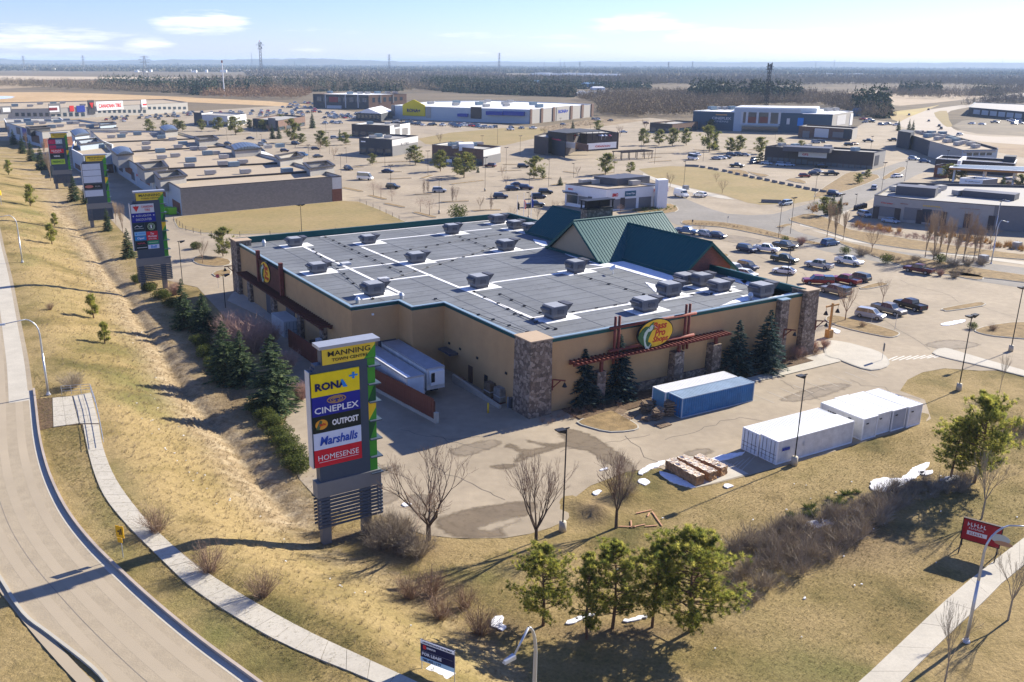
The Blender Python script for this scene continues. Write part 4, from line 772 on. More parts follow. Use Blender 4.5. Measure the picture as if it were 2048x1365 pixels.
CBLUE=mat('container_blue',(.035,.15,.34),.55,.18,.8,fine=.08); CBLUET=mat('container_blue_faded',(.30,.40,.50),.6,.15,.6,fine=.12); rusty(CBLUE,.62,1.5); CTEAL=mat('container_pale_blue',(.16,.34,.46),.55,.15,.8,fine=.06); CGREY=mat('container_grey',(.36,.38,.41),.6,.1,.8,fine=.06)
e1=(G(1505.4,802.6)-G(1361.9,837.5))[:2]; 
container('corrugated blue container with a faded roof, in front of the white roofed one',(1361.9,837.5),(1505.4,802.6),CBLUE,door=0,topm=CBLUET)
gq=G(1361.9,837.5)[:2]; dq=e1/np.hypot(*e1); nq=np.array([-dq[1],dq[0]])
def px_of(p,z=0): return P(p[0],p[1],z)
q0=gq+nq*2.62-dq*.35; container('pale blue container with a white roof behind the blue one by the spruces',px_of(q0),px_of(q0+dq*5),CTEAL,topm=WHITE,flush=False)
g0=G(1551.5,930.7)[:2]; g1=G(1703.3,886.6)[:2]; dw=(g1-g0)/np.hypot(*(g1-g0)); nw=np.array([-dw[1],dw[0]])
def nameplate_only(t,y0,y1,ln,ht): part('nameplate',MB().box(.75,1.9,y0-.03,y0+.0,1.45,1.78),BLUE,t); part('faint_mark',MB().box(4.0,4.25,y0-.02,y0,1.4,1.9),LGREY,t)
DW=mat('door_pale_blue',(.62,.68,.72),.5,.1,1)
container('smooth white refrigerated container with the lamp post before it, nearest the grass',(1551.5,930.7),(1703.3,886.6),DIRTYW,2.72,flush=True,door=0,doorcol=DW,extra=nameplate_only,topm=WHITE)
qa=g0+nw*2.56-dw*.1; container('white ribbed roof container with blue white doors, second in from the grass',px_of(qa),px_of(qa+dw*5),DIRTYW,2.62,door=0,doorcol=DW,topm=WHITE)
# four standing end-on to the grass
e0=G(1722,882)[:2]; e1_=G(1839,848)[:2]; de=(e1_-e0)/np.hypot(*(e1_-e0)); ne=np.array([-de[1],de[0]]); tot=np.hypot(*(e1_-e0)); print('end-on width',tot)
labs=[('white refrigerated container with black lettering on its side, leftmost of the four end-on',DIRTYW,WHITE,6.06,True),('white container with a plain end wall, second of the four standing end-on',DIRTYW,WHITE,6.06,True),('container with a grey end wall and white roof, third of the four end-on',CGREY,WHITE,6.06,False),('white container at the far right end of the row, beside the dirt pile',DIRTYW,WHITE,6.06,False)]
for k,(lb,c,tp,ln,fl) in enumerate(labs):
    s=e0+de*(tot/4*k)+ne*(.0,.25,.1,-.1)[k]+de*.04
    def ex(t,y0,y1,ln_,ht,k=k):
        if k==0:
            m_=MB(); x=1.7
            for q in (.5,.28,.3,.26,.3,.24,.22,.3,.3,.24): m_.box(x,x+q*.8,y1+.0,y1+.02,1.75,1.75+(.42 if q>.4 else .27)); x+=q+.04
            part('worn_lettering',m_,BLACK,t)
        part('vent_plate',MB().box(-.02,.0,y1-.9,y1-.5,ht-.75,ht-.6),BLACK,t)
    pa=px_of(s+de*0); pb_=px_of(s+ne*5)
    container(lb,pa,pb_,c,2.65,ln,flush=fl,side=-1,extra=ex,topm=tp,w=min(2.6,tot/4-.16))
# container by the side wall, further white container
container('pale container parked against the shaded side wall of the store, doors towards the fence',(569,676),(543,656),mat('container_cream',(.50,.53,.52),.6,.08,.8),2.6,ln=6.06,side=-1,door=0,group='shipping containers on the lot')
# baled cardboard on the pad
BALE=mat('cardboard_bale',(.40,.255,.145),.9,.45,2.6,bump=1.,bscale=6,fine=.35,col2=(.80,.72,.60),c2=.48); BSIDE=mat('bale_side',(.34,.20,.10),.95,.45,2.2,bump=1,bscale=5,fine=.35)
structure('concrete_pad',sheet_mesh(wpoly([(1318,925),(1365,912),(1440,918),(1497,948),(1392,976)]),.02,CONC))
r0=G(1358,965)[:2]; c0=[G(1342,935)[:2],G(1407,972)[:2],G(1432,962)[:2],G(1452,953)[:2]]
def rough_box(sx,sy,sz,seed,m):
    r_=np.random.default_rng(seed); bm=bmesh.new(); bmesh.ops.create_cube(bm,size=1); bmesh.ops.subdivide_edges(bm,edges=bm.edges[:],cuts=3,use_grid_fill=True)
    for v in bm.verts: v.co=Vector((v.co.x*sx,v.co.y*sy,(v.co.z+.5)*sz))+Vector(r_.normal(0,.045,3))
    me=bpy.data.meshes.new('bale'); bm.to_mesh(me); bm.free(); me.materials.append(m); me.materials.append(mat('bale_side',None)); 
    for p in me.polygons: p.material_index=0 if p.normal.z>.7 else 1
    return me
bms=[rough_box(1.5,1.12,1.05,s,BALE) for s in range(4)]
sp=[((1338,936),(1399,971),4),((1360,930),(1426,962),4),((1392,929),(1448,952),4)]
names=['front','middle','rear']; cnt=0
for r,(a,b,k) in enumerate(sp):
    a_,b_=G(*a)[:2],G(*b)[:2]; d=b_-a_; Lb=np.hypot(*d); rz=math.atan2(d[1],d[0])
    for i in range(k):
        p=a_+d*(i+.5)/k; t=obj('cardboard_bale',bms[(i+r)%4],None,(*p,.02),rz+random.uniform(-.04,.04)); t.scale=(Lb/k/1.52,1,1+random.uniform(-.05,.05))
        tag(t,f'{["first","second","third","last"][i]} brown cardboard bale from the lot end in the {["row nearest the camera","middle row","row nearest the containers"][r]}','bale','cardboard bales by the containers')
# pallets beside the blue container
PAL=mat('pallet_wood',(.27,.19,.12),.9,.3,3,fine=.2)
def pallet_me():
    m=MB()
    for k in range(7): m.box(-.6+k*.18,-.6+k*.18+.1,-.5,.5,.11,.13)
    for y in (-.5,-.04,.42): m.box(-.6,.6,y,y+.09,.02,.11)
    for k in (0,3,6): m.box(-.6+k*.18,-.6+k*.18+.1,-.5,.5,0,.02)
    return m.mesh('pallet',PAL)
pm_=pallet_me()
for i,(px,n_,lab) in enumerate((((1290,826),9,'leaning stack of weathered pallets left of the blue container'),((1312,838),8,'tumbled stack of pallets in front of the blue container end'),((1335,830),11,'tall uneven stack of pallets against the blue container end'),((1308,812),6,'low stack of pale pallets behind the other stacks'),((1290,840),2,'two flat pallets lying before the stacks'))):
    t=thing('pallet_stack',lab,'pallet stack',G(*px),RZ+random.uniform(-.3,.3),'pallet stacks by the blue container')
    for k in range(n_):
        p=obj('pallet',pm_,t,(random.uniform(-.2,.2)+k*.04,random.uniform(-.25,.25),k*.16)); p.rotation_euler=(random.uniform(-.14,.14),random.uniform(-.16,.2),random.uniform(-.5,.5)); 
for i,(px,ang) in enumerate((((1240,826),.5),((1262,832),.45),((1326,851),.1),((1252,838),.6))):
    t=obj('pallet',pm_,None,(*G(*px)[:2],.02),RZ+ang); t.scale=(1.5,1.2,1); tag(t,['slatted pale pallet on the bed edge, nearest the green rack','second slatted pallet between the planted triangle and the stacks','bluish flat pallet on the asphalt at the foot of the stacks','slatted pallet lowest of the three on the bed edge'][i],'pallet','flat pallets by the stacks')
# green cart rack
t=thing('cart_corral','dark green tubular cart rack lying between the spruces and the pallets','rack',G(1205,815),RZ+.08); m=MB()
for k in range(20): x=k*.24; m.tube((x,0,0),(x,0,.9),.03,n=4).tube((x,0,.9),(x,1.7,1.05),.03,n=4).tube((x,1.7,0),(x,1.7,1.05),.03,n=4)
part('hoop',m,mat('rack_green',(.03,.07,.06),.5),t); part('rail',MB().tube((0,0,.9),(4.6,0,.9),.04,n=6).tube((0,1.7,1.05),(4.6,1.7,1.05),.04,n=6).tube((0,0,.1),(4.6,0,.1),.04,n=6).tube((-1,.3,.1),(0,0,.9),.03,n=5),mat('rack_green',None),t)
# planks on the grass
for i,(a,b) in enumerate((((1272,1028),(1303,1021)),((1304,1024),(1324,1053)),((1237,1054),(1272,1055)),((1265,1055),(1290,1050)),((1262,1042),(1263,1056)),((1295,1034),(1299,1027)),((1290,1054),(1315,1025+27)))):
    a_,b_=G(*a)[:2],G(*b)[:2]; d=b_-a_; t=obj('plank',MB().box(0,np.hypot(*d),-.06,.06,0,.05).mesh('plank',mat('fresh_plank',(.50,.27,.16),.8,.15,3)),None,(*a_,.03),math.atan2(d[1],d[0]))
    tag(t,['reddish plank lying right of the bare tree, topmost','slanting plank right of the bare tree, pointing at the pines','plank lying on the grass touching the bare tree foot','plank crossing the row of planks by the bare tree foot','short upright lying plank by the bare tree','shortest plank above the slanting one','last plank to the right in the row by the tree foot'][i],'plank','loose planks on the grass')
# ---------------------------------------------------------------- tall pylon signs of the shopping centre
SBODY=flat('sign_slate',(.055,.075,.105),.5); SGREEN=flat('sign_green',(.06,.30,.03),.5); SDGREEN=flat('sign_dark_green',(.015,.085,.03),.5); SYEL=mat('sign_amber',(.74,.50,.04),.5,.10,.5,col2=(.80,.62,.05)); SCONC=flat('sign_concrete',(.20,.20,.19),.8); SLAT=flat('slat_slate',(.075,.095,.125),.5); PALE=flat('blank_panel',(.50,.56,.64),.5)
PU=G(735,1062)[:2]; PUU=PU[0]*math.sin(AZ)+PU[1]*math.cos(AZ); PV=PU[0]*math.cos(AZ)-PU[1]*math.sin(AZ)
def SP(x,y): v,z=wall_hit(x,y,'u',PUU); return v-PV,z
def C4(x,y): return SP(560+x*.3371,640+y*.3371)
capL,capR=C4(210,150),C4(570,104); tpL,tpR,tpB=C4(234,162),C4(548,122),C4(240,262); tnTL,tnBR=C4(167,318),C4(472,818)
gcL=C4(505,300)[0]; gcR=C4(552,300)[0]; zb0=C4(190,870)[1]; fins=[C4(560,y)[1] for y in (258,365,470,580,690,795,890)]
bandL,bandR=C4(207,962)[0],C4(585,920)[0]; bz1,bz0=C4(207,962)[1],C4(210,1050)[1]; sz0=C4(212,1225)[1]
rowz=[C4(*p)[1] for p in ((167,318),(174,455),(180,570),(185,668),(190,767),(192,870))]
xa,xb=tnTL[0],tnBR[0]; print('sign geometry',capL,capR,tnTL,tnBR,bandL,bandR,bz1,bz0,sz0)
def wall_text(body,x,z,w,h,m,parent,y,bold=.0,shear=0.,sp=1.): return lettering(body,w,h,m,parent,Matrix(((1,0,0,x),(0,0,-1,y),(0,1,0,z),(0,0,0,1))),bold=bold,shear=shear,depth=.03,spacing=sp)
def pylon(px,label,rows,pale=False,band_red=False):
    t=thing('pylon_sign',label,'sign',G(*px),RZ,'pylon signs along the embankment')
    D0,D1=-.45,.45
    b=part('sign_body',MB().box(xa+.45,gcL+.02,D0,D1,bz1-.02,tpB[1]+.05).box(xa-.12,xa+.5,D0+.05,D1-.05,rowz[-1]-.05,rowz[0]+.15).box(xa+.3,tpL[0]+.25,D0,D1,rowz[0],tpB[1]-.25).box(tpL[0]-.05,capR[0]-.4,D0+.02,D1-.02,tpB[1]-.1,tpL[1]+.05),SBODY,t)
    part('cap',MB().box(capL[0],capR[0],D0-.35,D1+.35,capL[1]-.28,capL[1]),flat('sign_cap',(.36,.38,.42),.45,metal=.3),t)
    part('edge_fin',MB().box(xa-.16,xa-.1,D0-.05,D1,rowz[-1]-.05,rowz[0]+.2),LGREY,t)
    # title panel
    tw=tpR[0]-tpL[0]; f=part('title_panel',MB().box(tpL[0],tpR[0],D0-.10,D0,tpB[1],tpL[1]-.1),SYEL,t)
    part('green_corner',MB().prism([(0,0),(0,0)],0,0) if False else MB().hexa([(tpR[0]-1.1,D0-.115,tpB[1]),(tpR[0],D0-.115,tpB[1]),(tpR[0],D0-.10,tpB[1]),(tpR[0]-1.1,D0-.10,tpB[1])],[(tpR[0]-.05,D0-.115,tpL[1]-.35),(tpR[0],D0-.115,tpL[1]-.2),(tpR[0],D0-.10,tpL[1]-.2),(tpR[0]-.05,D0-.10,tpL[1]-.35)]),SGREEN,f)
    zc=(tpB[1]+tpL[1]-.1)/2; hh=tpL[1]-.1-tpB[1]; xc=(tpL[0]+tpR[0])/2
    wall_text('MANNING',xc+.0,zc+hh*.16,tw*.80,hh*.33,BLACK,f,D0-.13,.004); wall_text('TOWN CENTRE',xc+.05,zc-hh*.24,tw*.68,hh*.19,BLACK,f,D0-.13,.002)
    # green column with fins
    g=part('green_column',MB().box(gcL,gcR,D0+.05,D1-.05,bz1,tpB[1]),SGREEN,t)
    for i in range(len(fins)-1):
        z1,z0=fins[i],fins[i+1]
        if i==2: part('yellow_panel',MB().box(gcL+.0,gcR,D0,D0+.05,z0,z1),YEL,g)
        if i in (1,3): part('dark_wedge',MB().hexa([(gcL,D0-.01,z0),(gcR,D0-.01,z0),(gcR,D0+.05,z0),(gcL,D0+.05,z0)],[(gcR-.05,D0-.01,z1),(gcR,D0-.01,z1),(gcR,D0+.05,z1),(gcR-.05,D0+.05,z1)]) if i==1 else MB().hexa([(gcL,D0-.01,z0),(gcL+.1,D0-.01,z0),(gcL+.1,D0+.05,z0),(gcL,D0+.05,z0)],[(gcL,D0-.01,z1),(gcR,D0-.01,z1),(gcR,D0+.05,z1),(gcL,D0+.05,z1)]),SDGREEN,g)
        if i==2: part('green_wedge',MB().hexa([(gcL,D0-.012,z0),(gcR,D0-.012,z0),(gcR,D0-.0,z0),(gcL,D0-.0,z0)],[(gcR-.03,D0-.012,z1-.6),(gcR,D0-.012,z1-.5),(gcR,D0-.0,z1-.5),(gcR-.03,D0-.0,z1-.6)]),SGREEN,g)
    for z in fins: part('fin',MB().box(gcL+.05,gcR+.42,D0-.3,D1+.3,z-.05,z+.05),SBODY,g)
    part('band',MB().box(bandL,bandR,D0-.12,D1+.12,bz0,bz1),SCONC,t)
    for x0,x1 in ((bandL+.35,bandL+1.2),(-.52,.32)): part('column',MB().box(x0,x1,D0+.1,D1-.1,0,bz0),SCONC,t)
    n_=9; sm=MB().box(bandL,bandR+.1,D0-.14,D0-.08,-.10,.10).mesh('slat',SLAT); sm2=MB().box(bandR+.02,bandR+.1,D0-.08,D1+.1,-.10,.10).mesh('slat',SLAT); sm3=MB().box(bandL,bandR+.1,D1+.08,D1+.14,-.10,.10).mesh('slat',SLAT)
    for k in range(n_):
        z=sz0+(bz0-.15-sz0)*k/(n_-1); obj('slat',sm,t,(0,0,z)); obj('slat',sm2,t,(0,0,z)); obj('slat',sm3,t,(0,0,z))
    part('slat_stile',MB().box(bandL-.08,bandL,D0-.16,D0-.02,sz0-.1,bz0).box(bandR-1.15,bandR-1.05,D0-.06,D0,sz0-.1,bz0),DGREY,t)
    rows(t,D0); return t
def rowpanel(t,D0,i,m,j=None,x0=None,x1=None,zt=None,zb=None):
    zt=rowz[i] if zt is None else zt; zb=rowz[i+1] if zb is None else zb
    return part('tenant_panel',MB().box(x0 if x0 is not None else xa,x1 if x1 is not None else xb,D0-.12,D0,zb+.01,zt-.01),m,t)
XM=(xa+xb)/2; WT=xb-xa
def scribble(x,z,w,h,m,parent,y,n=6):
    mb=MB(); q=w/n; x0=x-w/2
    for k in range(n): a=x0+k*q; mb.box(a,a+q*.25,y,y+.02,z-h/2,z+h/2).box(a+q*.25,a+q*.7,y,y+.02,z-h/2+(h*.0 if k%2 else h*.38),z-h/2+(h*.22 if k%2 else h*.6))
    part('worn_lettering',mb,m,parent)
def rows1(t,D):
    zc=lambda i:(rowz[i]+rowz[i+1])/2; hh=lambda i:rowz[i]-rowz[i+1]; y=D-.15
    p=rowpanel(t,D,0,flat('panel_yellow',(.86,.66,.01),.5)); wall_text('RONA',XM-WT*.10,zc(0)-hh(0)*.08,WT*.66,hh(0)*.34,flat('navy_print',(.01,.015,.09),.5),p,y,.045)
    part('plus_mark',MB().box(XM+WT*.28,XM+WT*.46,y-.02,y+.02,zc(0)+hh(0)*.15,zc(0)+hh(0)*.22).box(XM+WT*.345,XM+WT*.395,y-.022,y+.018,zc(0)+hh(0)*.05,zc(0)+hh(0)*.33),flat('mid_blue',(.02,.22,.62),.5),p)
    part('stripe_mark',MB().hexa([(XM+WT*.15,y-.02,zc(0)-hh(0)*.25),(XM+WT*.24,y-.02,zc(0)-hh(0)*.25),(XM+WT*.24,y,zc(0)-hh(0)*.25),(XM+WT*.15,y,zc(0)-hh(0)*.25)],[(XM+WT*.10,y-.02,zc(0)+hh(0)*.09),(XM+WT*.15,y-.02,zc(0)+hh(0)*.09),(XM+WT*.15,y,zc(0)+hh(0)*.09),(XM+WT*.10,y,zc(0)+hh(0)*.09)]),flat('mid_blue',None),p)
    p=rowpanel(t,D,1,flat('panel_royal',(.015,.02,.26),.5)); wall_text('CINEPLEX',XM,zc(1)-hh(1)*.2,WT*.92,hh(1)*.32,WHITE,p,y,.01)
    for r,w_ in ((.19,.02),(.13,.018),(.075,.016)):
        m=MB()
        for k in range(28):
            a0,a1=2*math.pi*k/28,2*math.pi*(k+1)/28
            if k in (20,21) and r<.19: continue
            m.tube((XM+WT*r*math.cos(a0),y,zc(1)+hh(1)*.25+hh(1)*.9*r*math.sin(a0)),(XM+WT*r*math.cos(a1),y,zc(1)+hh(1)*.25+hh(1)*.9*r*math.sin(a1)),WT*w_*.6,n=5)
        part('ring_mark',m,flat('bronze',(.50,.28,.10),.5),p)
    p=rowpanel(t,D,2,flat('panel_black',(.012,.018,.014),.5)); wall_text('OUTPOST',XM+WT*.17,zc(2),WT*.56,hh(2)*.36,WHITE,p,y,.035)
    part('oval_mark',MB().poly([(XM-WT*.33+WT*.13*math.cos(a),y,zc(2)+hh(2)*.30*math.sin(a)) for a in np.arange(0,6.28,.3)][::-1]),flat('orange',(.75,.33,.03),.5),p)
    part('fish_mark',MB().poly([(XM-WT*.45,y-.01,zc(2)-.25*hh(2)),(XM-WT*.36,y-.01,zc(2)+.28*hh(2)),(XM-WT*.31,y-.01,zc(2)+.2*hh(2)),(XM-WT*.38,y-.01,zc(2)-.3*hh(2))][::-1]),flat('fish_green2',(.08,.14,.06),.5),p)
    wall_text('Bass Pro',XM-WT*.31,zc(2)+.0,WT*.13,hh(2)*.16,RED,p,y-.02,.02,.2)
    p=rowpanel(t,D,3,flat('panel_ice',(.62,.68,.80),.5)); wall_text('Marshalls',XM+WT*.02,zc(3),WT*.80,hh(3)*.52,flat('marsh_blue',(.02,.07,.40),.5),p,y,.02,.22)
    p=rowpanel(t,D,4,flat('panel_red',(.62,.015,.03),.5)); wall_text('HOMESENSE',XM,zc(4)+hh(4)*.03,WT*.86,hh(4)*.30,WHITE,p,y,-.004); part('underline',MB().box(XM-WT*.42,XM+WT*.42,y,y+.02,zc(4)-hh(4)*.23,zc(4)-hh(4)*.21),WHITE,p)
ZT,ZB=rowz[0]+.05,rowz[-1]; HH=ZT-ZB
def pan4(t,D,x0,x1,f0,f1,m): 
    a=xa+WT*x0; b=xa+WT*x1; z1=ZT-HH*f0; z0=ZT-HH*f1; o=part('tenant_panel',MB().box(a+.01,b-.01,D-.12,D,z0+.01,z1-.01),m,t); return o,(a+b)/2,(z0+z1)/2,b-a,z1-z0
def rows2(t,D):
    y=D-.15; o,x,z,w,h=pan4(t,D,0,.93,0,.19,flat('panel_offwhite',(.62,.62,.60),.5)); wall_text('CANADIAN',x+w*.2,z+h*.18,w*.5,h*.27,RED,o,y,.0); wall_text('TIRE',x+w*.2,z-h*.2,w*.25,h*.27,RED,o,y,.0); part('triangle_mark',MB().poly([(x-w*.42,y,z+h*.28),(x-w*.14,y,z+h*.28),(x-w*.28,y,z-h*.36)][::-1]),RED,o); part('leaf_mark',MB().poly([(x-w*.31,y-.01,z+h*.3),(x-w*.25,y-.01,z+h*.3),(x-w*.28,y-.01,z+h*.42)][::-1]),flat('leaf_green',(.1,.35,.05),.5),o)
    o,x,z,w,h=pan4(t,D,0,.96,.19,.39,flat('panel_royal2',(.015,.02,.24),.5)); wall_text('ACE LIQUOR',x,z+h*.2,w*.66,h*.24,LGREY,o,y,.01); wall_text('DISCOUNTER',x,z-h*.2,w*.66,h*.24,LGREY,o,y,.01); part('dot_mark',MB().tube((x-w*.43,y,z+h*.2),(x-w*.43,y+.02,z+h*.2),.13,n=8).tube((x+w*.43,y,z+h*.2),(x+w*.43,y+.02,z+h*.2),.13,n=8),LGREY,o)
    o,x,z,w,h=pan4(t,D,.02,.48,.40,.57,flat('panel_darkteal',(.01,.03,.04),.5)); part('swoosh_mark',MB().path([(x-w*.4,y,z),(x-w*.15,y,z+h*.18),(x+w*.05,y,z-.02),(x+w*.3,y,z+h*.1)],.04,5).path([(x-w*.4,y,z-h*.2),(x+w*.4,y,z-h*.2)],.025,4),WHITE,o)
    o,x,z,w,h=pan4(t,D,.50,.98,.40,.59,flat('panel_bg',(.012,.02,.02),.5)); m=MB()
    for k in range(18):
        a,b=2*math.pi*k/18,2*math.pi*(k+1)/18
        for r in (.62,.42): m.tube((x+r*math.cos(a),y,z+r*math.sin(a)),(x+r*math.cos(b),y,z+r*math.sin(b)),.05,n=4)
    part('ring_mark',m,flat('pale_green',(.45,.60,.35),.5),o); wall_text('1',x,z,.22,.6,WHITE,o,y,.04)
    o,x,z,w,h=pan4(t,D,.04,.50,.59,.68,flat('panel_sky',(.25,.50,.68),.5)); part('mark',MB().tube((x-w*.35,y,z),(x-w*.35,y+.02,z),.16,n=8).box(x-w*.15,x+w*.42,y,y+.02,z-.04,z+.02).box(x-w*.15,x+w*.42,y,y+.02,z+.09,z+.14),flat('mid_blue',None),o)
    o,x,z,w,h=pan4(t,D,.04,.50,.69,.78,flat('panel_blue3',(.03,.25,.55),.5)); wall_text('Opal',x,z,w*.6,h*.6,WHITE,o,y,.02)
    o,x,z,w,h=pan4(t,D,.52,.98,.60,.79,flat('panel_red',None)); wall_text('Tim',x,z+h*.25,w*.3,h*.24,WHITE,o,y,.01,.2); wall_text('Hortons',x,z-h*.04,w*.8,h*.24,WHITE,o,y,.01,.2); wall_text('NOW OPEN',x,z-h*.34,w*.7,h*.13,WHITE,o,y)
    o,x,z,w,h=pan4(t,D,.06,.52,.80,.88,flat('panel_bg',None)); scribble(x,z,w*.7,h*.45,flat('pink_red',(.6,.08,.12),.5),o,y)
    o,x,z,w,h=pan4(t,D,.54,1.0,.80,.88,flat('panel_green2',(.03,.28,.13),.5)); part('mark',MB().box(x-w*.4,x+w*.4,y,y+.02,z-.06,z+.05),flat('pale_green',None),o)
    o,x,z,w,h=pan4(t,D,.06,.52,.89,.98,flat('panel_bg',None)); part('mark',MB().box(x-w*.45,x+w*.45,y,y+.02,z-.06,z+.05),LGREY,o)
    o,x,z,w,h=pan4(t,D,.54,1.0,.89,.98,flat('panel_ice',None)); wall_text('Bell',x,z,w*.5,h*.7,flat('mid_blue',None),o,y,.02)
def rows3(t,D):
    for a,b in ((.0,.18),(.19,.36),(.37,.56)): pan4(t,D,.0,1.,a,b,PALE)
    o,x,z,w,h=pan4(t,D,.02,1.,.60,.74,flat('panel_bg',None)); part('ellipse_mark',MB().poly([(x-w*.25+w*.24*math.cos(a),D-.14,z+h*.32*math.sin(a)) for a in np.arange(0,6.28,.4)][::-1]),flat('salmon',(.45,.16,.12),.5),o); scribble(x+w*.25,z,w*.3,h*.35,GREY,o,D-.15,4)
    pan4(t,D,.0,1.,.78,.97,PALE)
def rows4(t,D):
    y=D-.15; o,x,z,w,h=pan4(t,D,-.02,.5,0,.17,flat('magenta',(.50,.02,.09),.5)); scribble(x,z,w*.5,h*.6,flat('pink_red',None),o,y,2); o,x,z,w,h=pan4(t,D,.5,.97,0,.17,flat('panel_greyw',(.42,.50,.52),.5)); scribble(x,z,w*.6,h*.6,WHITE,o,y,2)
    o,x,z,w,h=pan4(t,D,.03,.5,.22,.34,flat('magenta',None)); o,x,z,w,h=pan4(t,D,.5,.97,.24,.32,flat('panel_slate2',(.12,.12,.2),.5))
    o,x,z,w,h=pan4(t,D,.03,1.,.36,.52,flat('panel_red',None)); scribble(x,z+h*.1,w*.75,h*.45,WHITE,o,y,6); scribble(x,z-h*.3,w*.5,h*.2,WHITE,o,y,5)
    o,x,z,w,h=pan4(t,D,.03,1.,.55,.72,flat('panel_bg',None)); wall_text('WING',x-w*.05,z,w*.45,h*.4,WHITE,o,y,.03)
    o,x,z,w,h=pan4(t,D,.03,1.,.75,.95,flat('lime',(.42,.60,.05),.5)); wall_text('FRESHCO',x,z,w*.82,h*.4,flat('forest',(.01,.12,.02),.5),o,y,.03)
pylon((735,1062),'tallest near pylon sign listing five shops from yellow down to red, louvred base',rows1)
pylon((332,576),'pylon sign with many small tenant panels above the juniper bushes, behind the ditch',rows2)
pylon((218,452),'pylon sign with blank pale panels in front of the flat roofed shops',rows3)
pylon((140,376),'farthest pylon sign with pink, red and lime panels by the row of spruces',rows4)
# ---------------------------------------------------------------- lamps
LB=MB().tube((0,0,0),(0,0,.95),.36,.33,16).mesh('concrete_base',mat('lamp_base_concrete',(.47,.42,.32),.85,.12,2),True)
def lamp_head_mesh(): return MB().hexa([(-.25,-.28,-.42),(.55,-.28,-.12),(.55,.28,-.12),(-.25,.28,-.42)],[(-.35,-.32,-.02),(.6,-.32,.02),(.6,.32,.02),(-.35,.32,-.02)]).mesh('lamp_head',BLACK)
LH=lamp_head_mesh(); LPOLE=MB().tube((0,0,0),(0,0,1),.075,.06,8).mesh('pole',BLACK,True); LPT=MB().tube((0,0,0),(0,0,1),.11,.10,6).mesh('pole',DGREY,True)
def lot_lamp(px,ytop,label,heads=(math.pi+RZ,),base=True,group='dark lamp posts in the parking lots',h=None,thick=1.,col=None):
    g=G(*px); h=h or HT(px[0],px[1],ytop); t=thing('lamp_post',label,'lamp post',g,0,group)
    if base: obj('concrete_base',LB,t)
    fs=1 if thick==1. else .7; p=obj('pole',LPOLE,t); p.scale=(thick,thick,h-.2)
    for a in heads: q=obj('lamp_head',LH,t,(math.cos(a)*.55,math.sin(a)*.55,h-.15),a); q.scale=(fs,)*3
    part('head_arm',MB().box(-.3,.3,-.05,.05,h-.25,h-.15),BLACK,t,rz=heads[0]); return t
HL=RZ+math.pi; HR=RZ
lot_lamp((1125,1062),853,'black lamp post on a round concrete base between the two nearest bare trees',(HL,))
lot_lamp((1588,930),746,'black lamp post on a concrete base in front of the white containers',(HL,))
lot_lamp((1917,781),628,'twin headed black lamp post at the lot corner by the crosswalk',(HL,HR))
lot_lamp((2021,703),571,'black lamp post at the right edge beside the planted island',(HL,))
lot_lamp((1572,580),491,'twin headed lamp post among the trucks beside the store',(HL,HR),False)
lot_lamp((451,616),548,'lamp post beside the shaded side wall of the store',(HR,),False); lot_lamp((365,566),481,'lamp post between the pylon sign and the stop sign',(HR,),False)
lot_lamp((604,474),408,'twin headed lamp post standing in the dry field behind the store',(HL,HR),False)
FARL=[((1556.5,477),404,'by the green shrubs at the lot edge'),((1580.5,468),394,'by the grassy corner of the junction'),((878.5,428),356,'with round base mid lot before the thin bare trees'),((970,383),314,'between the two lone evergreens in the middle lot'),((1057,439),383,'behind the flag poles'),((782,384),329,'beside the dark suv and the bare round trees'),((770,336),297,'before the dark shop with a grey end wall'),((856,352),301,'between the round pines and the bush'),((682,347),307,'at the end of the low flat roofed shops'),((1058,381),347,'among the parked cars left of the bank'),((1012,347),294,'right of the brown brick shop'),((1097,374),318,'by the curb left of the bank'),((964,291),271,'in the strip left of the golden lot'),((995,289),250,'at the edge of the golden vacant strip'),((693,326),295,'left of the dark shop'),((1040,311),271,'beside the path in front of the brewhouse'),((1147,356),326,'on the road before the brewhouse'),((1228,346),315,'between the two pines by the brewhouse'),((1367,378),322,'at the corner of the vacant lot behind the bank'),((1309,328),293,'in the lot right of the brewhouse'),((1282,308),268,'near the patio pergola'),((1406,323),290,'by the white cars'),((1628,406),346,'before the red car at the lot end'),((1760,401),324,'where the street passes the corner strip'),((1809,363),322,'on the shaded side of the street'),((1678,449),387,'among the tall bare poplars by the junction'),((1711,414),387,'with a short arm near the bins'),((591,296),252,'before the small evergreens'),((616,298),289,'low, beside the pines'),((659,309),264,'left of the grey pine clump'),((455,288),257,'behind the flat roofs'),((514,276),256,'before the white shop'),((652,267),239,'by the filling shelter'),((523,281),268,'short, left of the pair of firs'),((590,297),262,'right of the pair of firs'),((618,319),289,'before the leaning pine'),((1575,330),293,'at the brown strip mall corner'),((1480,300),262,'in front of the cinema entrance'),((1550,280),255,'right of the cinema entrance'),((1330,275),245,'left of the cinema'),((1180,275),248,'right of the wide blue fronted store'),((1120,262),236,'at the service road'),((720,250),225,'in the crowded dealer lot'),((480,250),222,'left part of the dealer lot'),((1890,345),300,'by the filling station'),((1990,470),400,'by the right end wall'),((1840,300),262,'by the shaded curved shops'),((100,285),250,'left by the far shops'),((350,250),220,'by the red store signs'),((1740,310),272,'behind the brown strip mall')]
for px,yt,ph in FARL: lot_lamp(px,yt,'thin dark lamp post '+ph,(HL,) if int(px[0])%2 else (HL,HR),int(px[0]) in (878,970,1057),thick=.85)
